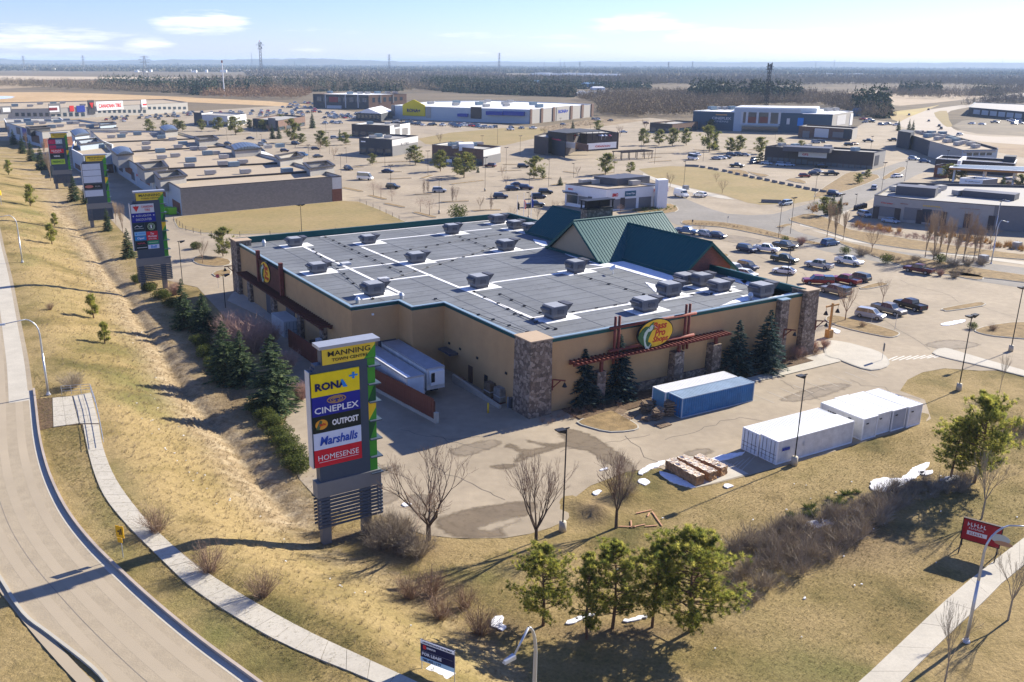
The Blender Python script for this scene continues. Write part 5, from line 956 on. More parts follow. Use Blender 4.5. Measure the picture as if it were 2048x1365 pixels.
# galvanised street lights with curved arms
def street_light(base,h,arm,label,dirv,head=True,gr='galvanised street lights',r=.13,ov=.95):
    t=thing('street_light',label,'street light',base,math.atan2(dirv[1],dirv[0]),gr)
    pts=[(0,0,0),(0,0,h*.55),(0,0,h*.80)]+[(arm*.42*(1-math.cos(a)),0,h*.80+h*.20*math.sin(a)) for a in (.3,.6,.9,1.2,1.45)]+[(arm,0,h*ov+.1)]
    rr_=[r,r*.85,r*.72]+[r*.62,r*.58,r*.54,r*.5,r*.46,r*.4]
    part('mast',MB().path(pts,rr_,10),GALV,t,smooth=True); part('base_plate',MB().tube((0,0,0),(0,0,.12),.28,n=8).tube((0,0,.1),(0,0,.4),.18,.15,8),LGREY,t)
    e=pts[-1]; part('lamp_head',MB().hexa([(e[0],-.17,e[2]-.14),(e[0]+.75,-.12,e[2]-.16),(e[0]+.75,.12,e[2]-.16),(e[0],.17,e[2]-.14)],[(e[0],-.14,e[2]+.06),(e[0]+.7,-.08,e[2]+.0),(e[0]+.7,.08,e[2]+.0),(e[0],.14,e[2]+.06)]),GALV,t)
    return t
b=T(97,790); street_light(b,9.3,3.4,'grey curved street light at the corner of the concrete pad',(-.96,-.28))
street_light(T(45,525),9.3,3.4,'second grey curved street light along the road, above the first',(-.96,-.28)); 
street_light(np.array([*G(1932,1284)[:2],0]),9.6,4.4,'grey street light standing before the red billboard by the right sidewalk',(.98,.2))
q=G(1073,1246,13.1); street_light(np.array([q[0],q[1],3.6]),9.5,1.6,'grey street light at the bottom edge with a short hooked arm',(-.75,-.66),ov=.86,r=.15)
street_light(G(1982,528),9.5,2.4,'pale street light on the grass by the parked maroon truck lot',(.9,.4),gr='galvanised street lights'); street_light(G(1989,470),9,2.2,'pale street light before the beige end wall',(.9,.3))
t=thing('yellow_pole_signal','yellow roadside box on a short post at the left edge','signal box',T(3,410),0); part('post',MB().tube((0,0,0),(0,0,4.0),.07,n=6),GALV,t); part('box',MB().box(-.3,.3,-.2,.2,2.6,3.9),YEL,t)
# pedestrian rail by the pad
def px_chain(pts,z): return [np.array([*G(p[0],p[1],z)[:2],z]) for p in pts]
t=thing('handrail','pale tubular handrail around the concrete pad','handrail',T(183,786)); o0=np.array(t.location)
ch_=px_chain([(124,790),(182,786),(192,815),(200,850),(208,893)],ROAD_Z+.05); m=MB(); pm=MB()
for z in (.45,.8,1.1): m.path([tuple(c+np.array([0,0,z])-o0) for c in ch_],.028,6)
for a,b_ in zip(ch_[:-1],ch_[1:]):
    for k in range(3): c=a+(b_-a)*k/3-o0; pm.tube(c,c+np.array([0,0,1.1]),.03,n=6)
part('rail',m,GALV,t); part('baluster',pm,GALV,t)
# small signs
def post_sign(px,label,w,h,zc,m,ang=RZ,post=GALV,cat='sign',shape='rect',name='traffic_sign',txt=None,tm_=None):
    g=T(*px) if px[0]<900 and px[1]>900 else G(*px); t=thing(name,label,cat,g,ang); part('post',MB().tube((0,0.03,0),(0,0.03,zc+h/2),.035,n=6),post,t)
    if shape=='oct': pm_=MB().poly([(w/2*math.cos(a+.39),-.02,zc+h/2*math.sin(a+.39)) for a in np.arange(0,6.28,.7854)][::-1]).poly([(w/2*math.cos(a+.39),.02,zc+h/2*math.sin(a+.39)) for a in np.arange(0,6.28,.7854)])
    else: pm_=MB().box(-w/2,w/2,-.02,.02,zc-h/2,zc+h/2)
    f=part('face',pm_,m,t)
    if txt: wall_text(txt,0,zc,w*.8,h*.3,tm_ or WHITE,f,-.03)
    return t
post_sign((437,577),'red stop sign behind the side end of the store',.75,.75,2.4,RED,RZ-.3,shape='oct',txt='STOP')
post_sign((1764,722),'dark back of a tall rectangular sign on the plaza tip',.6,1.2,2.1,DGREY,RZ+.9); post_sign((1790,659),'small grey sign on the island by the silver truck',.35,.5,2.3,GREY,RZ); post_sign((1743,648),'low sign on the island by the silver suv',.3,.5,1.4,GREY,RZ)
post_sign((1384,457),'small dark sign at the tip of the roadside island',.5,.6,2.,DGREY,RZ); post_sign((1455,448),'thin grey sign further along the roadside island',.3,.6,1.8,GREY,RZ)
yg=mat('school_yellow',(.80,.42,.01),.5)
t=post_sign((246,1116),'yellow warning sign with a black arrow between road and sidewalk',.75,1.0,2.3,yg,-.35,name='warning_sign'); f=part('arrow',MB().box(-.05,.03,-.045,-.02,2.05,2.5).box(-.22,-.05,-.045,-.02,2.3,2.38).box(.1,.2,-.045,-.02,2.1,2.6),BLACK,t); part('tab',MB().box(-.3,.15,-.03,.0,1.35,1.75),yg,t)
# flag poles
for (px,yt,lab,m,fy) in (((1034,441),392,'thin white flag pole with a dark folded flag left of the red and white one',BLACK,.5),((1047,441),388,'white flag pole carrying the red and white flag behind the store',RED,.45),((1062,437),385,'white flag pole with a blue flag nearest the dark roof',BLUE,.45)):
    g=G(*px); h=HT(px[0],px[1]-0,yt); t=thing('flag_pole',lab,'flag pole',g,RZ,'flag poles behind the store'); part('pole',MB().tube((0,0,0),(0,0,h),.09,.05,8).tube((0,0,h),(0,0,h+.2),.1,n=6),WHITE,t)
    fl=MB(); 
    for k in range(4): fl.hexa([(.08+k*.16,-.04+.08*(k%2),h*.45-k*.1),(.08+k*.16+.16,.04-.08*(k%2),h*.45-k*.1),(.08+k*.16+.16,.06-.08*(k%2),h*.45-k*.1),(.08+k*.16,-.02+.08*(k%2),h*.45-k*.1)],[(.08+k*.16,-.04+.08*(k%2),h*.78-k*.25),(.08+k*.16+.16,.04-.08*(k%2),h*.78-k*.25),(.08+k*.16+.16,.06-.08*(k%2),h*.78-k*.25),(.08+k*.16,-.02+.08*(k%2),h*.78-k*.25)])
    f=part('flag',fl,m,t)
    if m is RED: part('white_band',MB().box(.2,.42,-.09,.09,h*.45,h*.7),WHITE,f)
# timber lantern post
g=G(1657,675); t=thing('timber_lantern_post','golden timber post with two bell lanterns at the plaza corner','lantern post',g,RZ); TIM=mat('golden_timber',(.42,.24,.09),.75,.2,2)
part('footing',MB().box(-.45,.45,-.45,.45,0,1.3),TIM,t); part('post',MB().box(-.14,.14,-.14,.14,1.3,5.6).box(-1.5,1.5,-.1,.1,5.1,5.35),TIM,t)
for s in (-1,1): part('bell_lantern',MB().tube((s*1.4,0,3.9),(s*1.4,0,4.5),.38,.12,10).tube((s*1.4,0,4.5),(s*1.4,0,5.1),.03,n=4),BLACK,t)
# billboard, lease sign
bb=[G(1940,1140),G(1993,1150)]
p0=np.array([*G(1929,1092)[:2]]); p1=np.array([*G(2003,1118+8)[:2]]); 
zt_=1.1; a_=G(1920,1076,zt_)[:2]; b_=G(1999,1098,zt_)[:2]; d=b_-a_; Lw=np.hypot(*d); rz=math.atan2(d[1],d[0])
hz=2.1
t=thing('billboard','dark red roadside billboard on trestle legs behind the grey street light','billboard',(*a_,0),rz); 
f=part('board',MB().box(0,Lw,-.12,.12,zt_,zt_+hz),flat('board_frame',(.03,.012,.012),.5),t); fc=part('face',MB().box(.08,Lw-.08,-.14,-.12,zt_+.08,zt_+hz-.08),mat('crimson',(.30,.012,.02),.5,.15,1.2),f)
for n__,x,z,w,h in ((6,1.15,1.62,1.5,.36),(8,1.15,1.26,1.2,.16)): scribble(x,zt_+z,w,h,flat('print_white',(.62,.60,.62),.5),fc,-.16,n__)
pl_=part('pill',MB().box(.45,2.0,-.155,-.14,zt_+.62,zt_+1.0),flat('print_white',None),fc); scribble(1.2,zt_+.81,1.1,.22,flat('crimson2',(.3,.012,.02),.5),pl_,-.17,6)
part('plate_picture',MB().poly([(3.0+.75*math.cos(a),-.155,zt_+1.0+.42*math.sin(a)) for a in np.arange(0,6.28,.35)][::-1]),flat('picture_pale',(.45,.48,.42),.5),fc); part('food_picture',MB().poly([(3.3+.7*math.cos(a),-.158,zt_+.62+.22*math.sin(a)) for a in np.arange(0,6.28,.35)][::-1]),flat('picture_tan',(.40,.22,.12),.5),fc)
for x in (.15,Lw-.15): part('trestle',MB().tube((x,.12,zt_+.2),(x,-.9,0),.05,n=6).tube((x,.1,zt_+.2),(x,.9,0),.05,n=6),BLACK,t)
zl=ROAD_Z-.1; a_=T(843,1322+8); za=a_[2]; c0_=G(841.5,1318,za+1.0)[:2]; c1_=G(910,1337,za+.9)[:2]
a2=G(842,1320,za+.7)[:2]; b2=G(909,1345,za+.7)[:2]; d=b2-a2; Lw=np.hypot(*d); rz=math.atan2(d[1],d[0]); 
t=thing('lease_sign','navy and white for lease sign on two thin legs at the bottom edge','sign',(*a2,za-.1),rz); h0,h1=.8,.8+Lw*.63
bd=part('board',MB().box(0,Lw,-.04,.04,h0,h1),flat('lease_navy',(.008,.012,.055),.5),t); hh=h1-h0
top=part('top_strip',MB().box(0,Lw,-.055,-.04,h1-hh*.16,h1),WHITE,bd); wall_text('CRU/AUTO/AUTO AVAILABLE',Lw/2,h1-hh*.08,Lw*.86,hh*.06,BLACK,top,-.065,.01)
bt=part('bottom_strip',MB().box(0,Lw,-.055,-.04,h0,h0+hh*.2),flat('lease_ice',(.38,.60,.74),.5),bd); wall_text('780.420.1177',Lw*.34,h0+hh*.1,Lw*.56,hh*.12,flat('lease_navy',None),bt,-.065,.015)
wall_text('FOR LEASE',Lw*.34,h0+hh*.38,Lw*.58,hh*.14,WHITE,bd,-.055,.02); part('emblem',MB().box(.08*Lw,.17*Lw,-.05,-.04,h0+hh*.6,h0+hh*.78),RED,bd); wall_text('REMINGTON',Lw*.32,h0+hh*.70,Lw*.26,hh*.08,WHITE,bd,-.055,.01); part('rule',MB().box(.05*Lw,.95*Lw,-.05,-.04,h0+hh*.5,h0+hh*.51),GREY,bd)
for x in (.03,Lw-.03): part('leg',MB().tube((x,.06,0),(x,.06,h1),.035,n=6),GALV,t)
t=thing('white_slab','white broken board lying on the grass under the lease sign','board',T(880,1341,.05),rz); part('sheet',MB().prism(list(ragged(np.array([(-.9,-.35),(.9,-.55),(1.0,.2),(.2,.35),(-.8,.3)]),.05,.4)),0,.06),WHITE,t)
# ---------------------------------------------------------------- vehicles
TYRE=flat('tyre',(.02,.02,.02),.8); RIM=flat('rim',(.35,.35,.36),.4,metal=.6); HLT=flat('headlight',(.75,.77,.8),.2); TLT=flat('taillight',(.30,.01,.01),.3)
PAINTS={k:mat('paint_'+k,c,.28,.04,1,spec=.6,metal=.15) for k,c in dict(white=(.80,.80,.79),black=(.014,.015,.018),navy=(.018,.03,.075),silver=(.40,.42,.44),grey=(.15,.155,.165),darkgrey=(.06,.062,.068),red=(.22,.012,.018),maroon=(.10,.015,.025),blue=(.05,.13,.27),green=(.035,.05,.04),jeep=(.12,.13,.10),paleblue=(.38,.48,.58),taupe=(.22,.20,.17),purple=(.03,.02,.06),brightred=(.6,.03,.03),brightblue=(.03,.12,.42)).items()}
def loft(mb,st):
    """st: list of (x, [(y,z)...]) open section from left bottom over the top to right bottom"""
    n_=len(st[0][1]); i0=len(mb.v)
    for x,sec in st: mb.v+=[(x,y,z) for y,z in sec]
    for k in range(len(st)-1):
        for j in range(n_-1): a=i0+k*n_+j; mb.f.append((a,a+1,a+n_+1,a+n_)); mb.mi.append(mb.m)
    mb.f.append(tuple(i0+j for j in range(n_))[::-1]); mb.mi.append(mb.m); mb.f.append(tuple(i0+(len(st)-1)*n_+j for j in range(n_))); mb.mi.append(mb.m)
def sec(w,zl,zs,zt,wt=None): wt=wt or w*.9; return [(-w*.96,zl),(-w,zl+.15),(-w,zs),(-wt,zt),(wt,zt),(w,zs),(w,zl+.15),(w*.96,zl)]
KIND={'suv':(4.7,.94,[(-2.35,.35,.85,.95),(-2.25,.3,.95,1.06),(-.6,.28,.95,1.08),(.9,.28,.95,1.08),(1.1,.28,.92,1.04),(2.1,.3,.85,.94),(2.33,.35,.72,.80)],[(-2.28,1.0,1.02),(-2.0,1.02,1.66),(-.2,1.06,1.73),(.55,1.05,1.66),(1.2,1.0,1.05)],.36),
 'sedan':(4.65,.90,[(-2.32,.33,.80,.90),(-2.2,.28,.86,.97),(-1.4,.26,.86,.97),(.9,.26,.85,.95),(1.0,.26,.82,.92),(2.1,.28,.72,.80),(2.3,.33,.6,.68)],[(-2.0,.9,.96),(-1.15,.93,1.38),(-.1,.94,1.44),(.45,.93,1.38),(1.25,.88,.93)],.33),
 'hatch':(4.2,.88,[(-2.1,.33,.85,.95),(-2.0,.28,.9,1.0),(-.6,.26,.9,1.0),(.8,.26,.87,.97),(.9,.26,.84,.94),(1.9,.28,.74,.82),(2.08,.33,.6,.68)],[(-2.05,.95,1.0),(-1.7,.96,1.48),(-.2,.97,1.52),(.35,.95,1.46),(1.1,.9,.94)],.33),
 'pickup':(5.8,.99,[(-2.9,.5,1.0,1.12),(-2.85,.45,1.05,1.17),(-.95,.42,1.05,1.17),(1.0,.42,1.05,1.17),(1.15,.42,1.05,1.17),(2.7,.45,1.0,1.10),(2.88,.5,.85,.95)],[(-1.05,1.12,1.15),(-.92,1.13,1.82),(-.1,1.15,1.88),(.75,1.14,1.82),(1.35,1.1,1.16)],.42),
 'van':(5.9,1.0,[(-2.95,.4,1.2,1.35),(-2.9,.38,1.25,1.4),(1.6,.36,1.25,1.4),(2.0,.36,1.2,1.3),(2.7,.4,1.05,1.12),(2.93,.45,.8,.9)],[(-2.9,1.3,2.5),(-2.7,1.3,2.62),(1.3,1.3,2.6),(1.7,1.3,2.35),(2.45,1.2,1.28)],.36)}
def make_car(kind,cap=False):
    Ln,w,body,gh,wr=KIND[kind]; t=bpy.data.objects.new(kind,None); COL.objects.link(t)
    mb=MB(); loft(mb,[(x,sec(w,zl,zs,zt)) for x,zl,zs,zt in body])
    bd=part('body',mb,PAINTS['grey'],t,smooth=False)
    g=MB(); g.m=0; loft(g,[(x,[(-w*.9,zb-.06),(-w*(.90-.16*min(1,(zt-zb)/.7)),zt),(w*(.90-.16*min(1,(zt-zb)/.7)),zt),(w*.9,zb-.06)]) for x,zb,zt in gh])
    part('window',g,GLASS,t) if kind!='van' else part('cargo_box',g,PAINTS['grey'],t)
    r=MB(); wt=w*.745
    xs=gh[1:-1] if kind!='van' else gh[2:3]
    if kind!='van':
        for (x0,_,z0),(x1,_,z1) in zip(xs[:-1],xs[1:]): r.hexa([(x0,-wt,z0-.01),(x1,-wt,z1-.01),(x1,wt,z1-.01),(x0,wt,z0-.01)],[(x0,-wt,z0+.03),(x1,-wt,z1+.03),(x1,wt,z1+.03),(x0,wt,z0+.03)])
        for s in (-1,1):       # pillars
            for (x0,z0,x1,z1) in ((gh[0][0],gh[0][2],gh[1][0],gh[1][2]),(gh[-2][0],gh[-2][2],gh[-1][0],gh[-1][2]),((gh[2][0]-.05),gh[2][2],(gh[2][0]+.05),1.0)):
                y0=w*(.90 if z0<1.3 else .75); y1=w*(.90 if z1<1.3 else .75); r.tube((x0,s*y0,z0),(x1,s*y1,z1),.045,n=4)
        part('roof',r,PAINTS['grey'],t)
    else:
        part('window',MB().hexa([(1.75,-.86,1.32),(2.46,-.86,1.24),(2.46,.86,1.24),(1.75,.86,1.32)],[(1.6,-.78,2.35),(1.75,-.78,2.33),(1.75,.78,2.33),(1.6,.78,2.35)]).box(1.0,1.6,-.95,.95,1.45,2.0),GLASS,t)
    if kind=='pickup':
        inner=MB().box(-2.78,-1.08,-.80,.80,.75,1.185); part('bed',MB().box(-2.76,-1.1,-.78,.78,1.165,1.19) if not cap else MB().box(-2.85,-1.05,-.92,.92,1.1,1.8),PAINTS['black'] if not cap else GLASS,t)
        if not cap: part('bed_rail',MB().box(-2.86,-1.0,-.97,-.86,1.1,1.27).box(-2.86,-1.0,.86,.97,1.1,1.27).box(-2.88,-2.78,-.9,.9,1.1,1.27),PAINTS['grey'],t)
    for x in (-Ln*.31,Ln*.315):
        for s in (-1,1):
            y=s*(w-.10); tm_=part('wheel',MB().tube((x,y-.12,wr),(x,y+.12,wr),wr,n=14),TYRE,t); part('rim',MB().tube((x,y+s*.10,wr),(x,y+s*.135,wr),wr*.6,n=10),RIM,tm_)
    f=Ln/2
    zf=body[-2][2]-.10
    for s in (-1,1):
        part('headlight',MB().box(f-.14,f-.0,s*w*.62-.16,s*w*.62+.16,zf-.08,zf+.07),HLT,t); part('taillight',MB().box(-f-.02,-f+.08,s*w*.80-.1,s*w*.80+.1,.78,1.0),TLT,t)
    part('windscreen_trim',MB().box(f-.10,f+.03,-w*.8,w*.8,.38,.56).box(-f-.04,-f+.06,-w*.8,w*.8,.38,.56),DGREY,t)
    return snap(t)
bpy.context.view_layer.update()
CARS={k:make_car(k) for k in KIND}; CARS['captruck']=make_car('pickup',True); used_car=set()
def far_car_mesh(kind):
    Ln,w,body,gh,wr=KIND[kind]; mb=MB(); mb.m=0; loft(mb,[(x,sec(w,zl,zs,zt)) for x,zl,zs,zt in body]); mb.m=1; loft(mb,[(x,[(-w*.9,zb-.06),(-w*.75,zt),(w*.75,zt),(w*.9,zb-.06)]) for x,zb,zt in gh]); mb.m=0
    if kind!='van': mb.box(gh[1][0],gh[-2][0],-w*.74,w*.74,gh[2][2]-.05,gh[2][2]+.03)
    else: mb.box(-2.9,1.5,-w*.76,w*.76,1.3,2.66)
    mb.m=2
    for x in (-Ln*.31,Ln*.315):
        for s in (-1,1): y=s*(w-.1); mb.tube((x,y-.12,wr),(x,y+.12,wr),wr,n=8)
    return mb.mesh('car_'+kind,[PAINTS['grey'],GLASS,TYRE])
FCM={k:far_car_mesh(k) for k in KIND}
def paint(o,m):
    for q in [o]+list(o.children_recursive):
        if q.type=='MESH' and q.data.materials and q.data.materials[0]==PAINTS['grey']:
            q.material_slots[0].link='OBJECT'; q.material_slots[0].material=m
NAMES={'suv':'parked_suv','sedan':'parked_car','hatch':'parked_car','pickup':'pickup_truck','captruck':'pickup_truck','van':'cargo_van'}; CATS={'suv':'suv','sedan':'car','hatch':'car','pickup':'pickup truck','captruck':'pickup truck','van':'van'}
def car(kind,col,a,b,label,group='vehicles parked by the big store',far_=False,z=0.,sc=1.):
    ga,gb=G(*a)[:2],G(*b)[:2]; c=(ga+gb)/2; d=gb-ga; rz=math.atan2(d[1],d[0])
    if far_:
        o=obj(NAMES[kind],FCM[kind if kind!='captruck' else 'pickup'],None,(*c,z),rz); o.material_slots[0].link='OBJECT'; o.material_slots[0].material=PAINTS[col]; tag(o,label,CATS[kind],group); o.scale=(sc,)*3; return o
    if kind not in used_car: r=CARS[kind]; used_car.add(kind); r.location=(*c,z); r.rotation_euler=(0,0,rz); r['label']=label; r['group']=group
    else: r=dup(CARS[kind],(*c,z),rz,label,group)
    r.name=NAMES[kind]; r['category']=CATS[kind]; r.scale=(sc,)*3; PEND.append((r,PAINTS[col])); return r
PEND=[]
for a in (('suv','navy',(1476,500),(1510,507),'dark navy suv left of the white pickup near the gable roof'),('pickup','white',(1511,501),(1554,506.5),'white pickup between the navy suv and the dark green truck'),('pickup','darkgrey',(1547,493.5),(1592,501.5),'dark grey pickup against the green shrub behind the white pickup'),('pickup','green',(1544,521),(1593,529),'dark green pickup behind the twin headed lamp post'),
 ('suv','blue',(1646,493),(1673,489.5),'blue grey suv alone by the tall poplars'),('suv','navy',(1476,534),(1514,543),'dark blue suv above the store parapet, below the others'),('sedan','white',(1589,550),(1547,544.5),'white sedan beside the twin headed lamp post'),('pickup','silver',(1664,541),(1611,532),'silver grey pickup left of the big white pickup'),('pickup','white',(1669,524),(1726,534),'big white pickup by the round green bush'),
 ('captruck','red',(1664,570),(1606,568),'red pickup with a black bed cap, leftmost of the red ones'),('pickup','red',(1722,574),(1659,561),'red pickup with an open bed next to the capped one'),('suv','jeep',(1742,567),(1691,556),'olive jeep at the end of the row beside the island'),('captruck','taupe',(1697,595),(1642,582),'grey brown capped pickup behind the corner stone pillar'),('pickup','maroon',(1866,551),(1808,541),'maroon pickup parked alone at the far right of the lot'),
 ('suv','silver',(1711,631),(1769,642),'shiny silver suv by the long island'),('pickup','taupe',(1741,618),(1813,636),'sun glinting silver pickup between the suv and the black pickup'),('pickup','black',(1854,628),(1786,608),'black pickup rightmost of the three by the island'),('suv','white',(1456,540),(1483,547),'white suv half hidden behind the parapet, upper one'),('sedan','white',(1476,549),(1509,556),'long white car half hidden behind the parapet, lower one'),
 ('pickup','blue',(1353,465),(1394,470),'blue grey pickup peeping over the green roof'),('hatch','silver',(1399,470),(1424,475),'silver hatchback next to the blue grey pickup'),('hatch','navy',(1423,474),(1449,478),'small navy car at the end beside the round island'),('van','white',(1346,391),(1378,398),'white delivery van beside the bank tower'),('suv','white',(1412,396),(1387,392),'white suv next to the delivery van'),('suv','paleblue',(1585,409),(1556,413),'pale suv with dark hood waiting at the junction'),
 ('suv','silver',(1745,384),(1750,375),'suv driving away up the shaded street'),('suv','paleblue',(1715,430),(1742,437),'pale blue suv at the corner of the beige strip'),('sedan','paleblue',(1762,443),(1800,449),'pale blue sedan in the shade before the beige strip')): car(*a)
MID=[('sedan','navy',(694,339),(703,342),'by the lamp at the end of the flat roofed shops'),('sedan','navy',(768,345.5),(783,346),'near the round bush in the middle lot'),('van','white',(722,359.5),(739,360.5),'with coloured sides in the middle lot'),('suv','black',(778,377),(794,378),'beside the bare round trees'),('suv','silver',(869,385),(888,385),'alone before the columnar trees'),('suv','maroon',(989,335),(972,334),'in front of the brown brick shop'),('suv','black',(1039,336),(1053,336),'by the leaning pine'),('suv','navy',(988,397),(1014,397),'lowest left of the group of cars left of the bank'),('suv','navy',(1013,382),(1035,381),'second in the group left of the bank'),('sedan','navy',(1026,373),(1043,373),'highest in the group left of the bank'),('suv','purple',(1042,379),(1062,380),'purple in the group left of the bank'),('suv','navy',(1066,398),(1087,397),'lowest right of the group left of the bank'),('suv','black',(1081,388),(1101,388),'rightmost of the group left of the bank'),('pickup','darkgrey',(1057,415),(1080,414),'by the flag poles with a trailer'),
 ('sedan','navy',(494,279),(508,279),'upper one behind the flat roofs'),('hatch','navy',(524,285),(532,287),'by the islands behind the flat roofs'),('suv','silver',(519,291),(530,292),'silver one behind the flat roofs'),('suv','navy',(584,289),(598,290),'by the leaning green trees'),('sedan','navy',(451,289),(460,290),'tucked behind the roof edge'),('hatch','purple',(563,304),(576,304),'beside the metal roof tower'),('suv','blue',(599,312),(613,313),'light roofed right of the metal roof tower'),('hatch','purple',(626,300),(637,300),'under the thin tree'),('sedan','darkgrey',(629,316),(643,315),'right of the purple hatch'),('sedan','navy',(519,303),(528,305),'behind the roof tower'),('suv','silver',(662,278),(676,278),'silver one with two others by the tall shop'),('hatch','navy',(691,338),(701,340),'behind the building end'),
 ('pickup','black',(1461,334),(1487,336),'facing the vacant lot'),('sedan','white',(1384,309),(1407,315),'bright one left of the lamp in the strip lot'),('van','white',(1375,318),(1396,322),'small van left of the strip lot'),('sedan','silver',(1425,319),(1441,320),'first of the row of silver ones'),('sedan','white',(1434,318),(1452,319),'second of the row of silver ones'),('sedan','darkgrey',(1444,317),(1462,318),'last of the row of silver ones'),('suv','navy',(1453,312),(1472,313),'first of the dark row under the pines'),('suv','grey',(1469,311),(1486,313),'second of the dark row under the pines'),('sedan','silver',(1482,312),(1498,313),'third of the dark row under the pines'),('suv','navy',(1500,329),(1516,327),'upper by the strip corner'),('suv','black',(1502,323),(1516,321),'blue by the strip corner'),('sedan','paleblue',(1527,329),(1541,330),'shaded, left end of the strip'),('suv','paleblue',(1556,332),(1571,333),'shaded, second along the strip'),('sedan','paleblue',(1570,332),(1586,333),'shaded, third along the strip'),('suv','black',(1635,336),(1650,336),'in the shade at the strip door'),
 ('hatch','red',(1598,355),(1620,355),'bright red beside the lamp post'),('hatch','navy',(1619,351),(1636,351),'next to the bright red one'),('sedan','silver',(1626,345),(1644,347),'silver above the dark blue one'),('pickup','black',(1644,351),(1679,351),'black truck right of the red car'),('suv','silver',(1624,287),(1638,287),'silver behind the strip roof'),('suv','grey',(1634,286),(1650,286),'next behind the strip roof'),('suv','black',(1688,292),(1706,292),'dark behind the strip roof'),('sedan','maroon',(1700,291),(1716,290),'behind the strip roof beside the dark one'),('pickup','black',(1726,284),(1747,285),'at the corner island'),('pickup','black',(1776,283),(1797,283),'by the dark curved shops'),('suv','navy',(1662,391),(1676,393),'in the junction by the shrubs'),
 ('sedan','silver',(1120,250),(1132,251),'on the service road'),('pickup','white',(1060,258),(1072,259),'by the loading road'),('sedan','paleblue',(1243,266),(1252,266),'beside the brewhouse pines'),('hatch','maroon',(1288,248),(1297,248),'picnic red'),('suv','white',(1402,258),(1420,261),'before the cinema block'),('suv','blue',(1818,233),(1818,230),'on the arterial, first'),('sedan','navy',(1857,245),(1858,242),'on the arterial, second'),('suv','black',(1877,256),(1879,252),'on the arterial, third'),('suv','black',(1881,261),(1883,257),'on the arterial, nearest'),('suv','silver',(1912,272),(1926,271),'turning at the signals'),('suv','navy',(1855,222),(1859,220),'far on the arterial'),('hatch','darkgrey',(1874,452),(1880,440),'by the dumpster behind the poplars'),('sedan','white',(1787,356),(1800,355),'lying sunlit by the road bend'),('suv','paleblue',(1822,320),(1832,321),'in the shade of the curved shops'),('sedan','blue',(1842,325),(1856,326),'deeper in the shade of the curved shops'),('sedan','white',(2012,387),(2030,388),'behind the beige strip'),('suv','white',(2008,366),(2025,365),'by the yellow sign')]
for k,c,a,b,ph in MID: car(k,c,a,b,f'{c.replace("paleblue","pale blue").replace("brightred","red").replace("darkgrey","dark grey")} {CATS[k]} {ph}','vehicles in the farther lots',far_=True,sc=1.04)
# crowded dealer lots and store lots, far away
cols=['white','silver','navy','black','grey','blue','white','darkgrey','paleblue','white','brightred','silver']
lots=[([(470,226),(530,222),(640,222),(632,232),(480,236)],34,'in the crowded lot left of the glass fronted dealer'),([(560,208),(625,206),(650,222),(560,216)],20,'in the upper rows beside the dealer'),([(640,226),(770,232),(770,240),(640,238)],46,'in the rows before the dealer front'),([(650,246),(700,246),(700,250),(650,250)],5,'before the dark shops'),([(790,243),(1050,258),(1040,262),(800,250)],42,'before the wide blue fronted store'),([(200,238),(380,226),(385,234),(215,248)],34,'before the red signed stores'),([(380,222),(470,224),(470,230),(380,230)],8,'left part of the dealer lot'),([(1180,240),(1215,238),(1215,243),(1185,244)],4,'at the far end wall of the wide store'),([(1730,240),(1790,248),(1790,254),(1735,250)],8,'behind the tall spruces'),([(1940,250),(2048,240),(2048,250),(1950,256)],8,'before the far right shops'),([(1140,186),(1290,192),(1280,196),(1140,192)],22,'in the storage yard among the trees')]
for poly,n_,ph in lots:
    P_=in_px(poly,n_)
    ax=UV(0,1)[:2]; kept=[]
    for p in P_:
        u=p[0]*math.sin(AZ)+p[1]*math.cos(AZ); v=p[0]*math.cos(AZ)-p[1]*math.sin(AZ); u=round(u/8)*8; v=round(v/2.8)*2.8
        if (u,v) in kept: continue
        kept.append((u,v)); k=random.choice(['suv','sedan','suv','pickup','hatch']); c=random.choice(cols); q=UV(u,v)
        o=obj(NAMES[k],FCM[k],None,(*q[:2],0),RZ+math.pi/2*random.choice((1,-1))); o.material_slots[0].link='OBJECT'; o.material_slots[0].material=PAINTS[c]; o.scale=(1.1,)*3
        tag(o,f'small {c.replace("paleblue","pale blue").replace("brightred","bright red").replace("brightblue","bright blue").replace("darkgrey","dark grey")} {CATS[k]} {ph}',CATS[k],f'{c} {CATS[k]} {ph}')
bpy.context.view_layer.update()
for r,m in PEND: paint(r,m)
for k,o in CARS.items():
    if k not in used_car:
        for c in list(o.children_recursive): bpy.data.objects.remove(c)
        bpy.data.objects.remove(o)
# ---------------------------------------------------------------- the other buildings
TANROOF=mat('tan_gravel_roof',(.40,.325,.23),.9,.08,.12,world=True,fine=.06); WROOF=flat('white_roof_membrane',(.80,.80,.78),.6)
PW=flat('pale_blue_panel_wall',(.40,.46,.50),.6); PWL=flat('off_white_wall',(.58,.57,.54),.6); DBR=flat('dark_brown_wall',(.075,.060,.055),.7); DGR=flat('charcoal_wall',(.055,.060,.07),.7); MBR=mat('brown_cladding',(.15,.09,.065),.75,.2,.8); RBR=mat('rust_brick',(.20,.085,.055),.8,.2,1.5); GRW=flat('grey_wall',(.20,.195,.19),.8); LTW=mat('light_stucco',(.38,.36,.32),.8,.05,1); COPD=flat('dark_coping',(.05,.045,.045),.5)
FAR_UNIT=MB().box(-1.5,1.5,-1.0,1.0,.15,1.5).box(1.5,1.9,-.9,.9,.4,1.4).mesh('rooftop_unit',mat('unit_beige',(.42,.40,.36),.6,.1,1)); FAR_UNIT2=MB().box(-1.8,1.8,-1.1,1.1,.15,1.7).mesh('rooftop_unit',mat('unit_blue_grey',(.20,.27,.31),.6,.1,1))
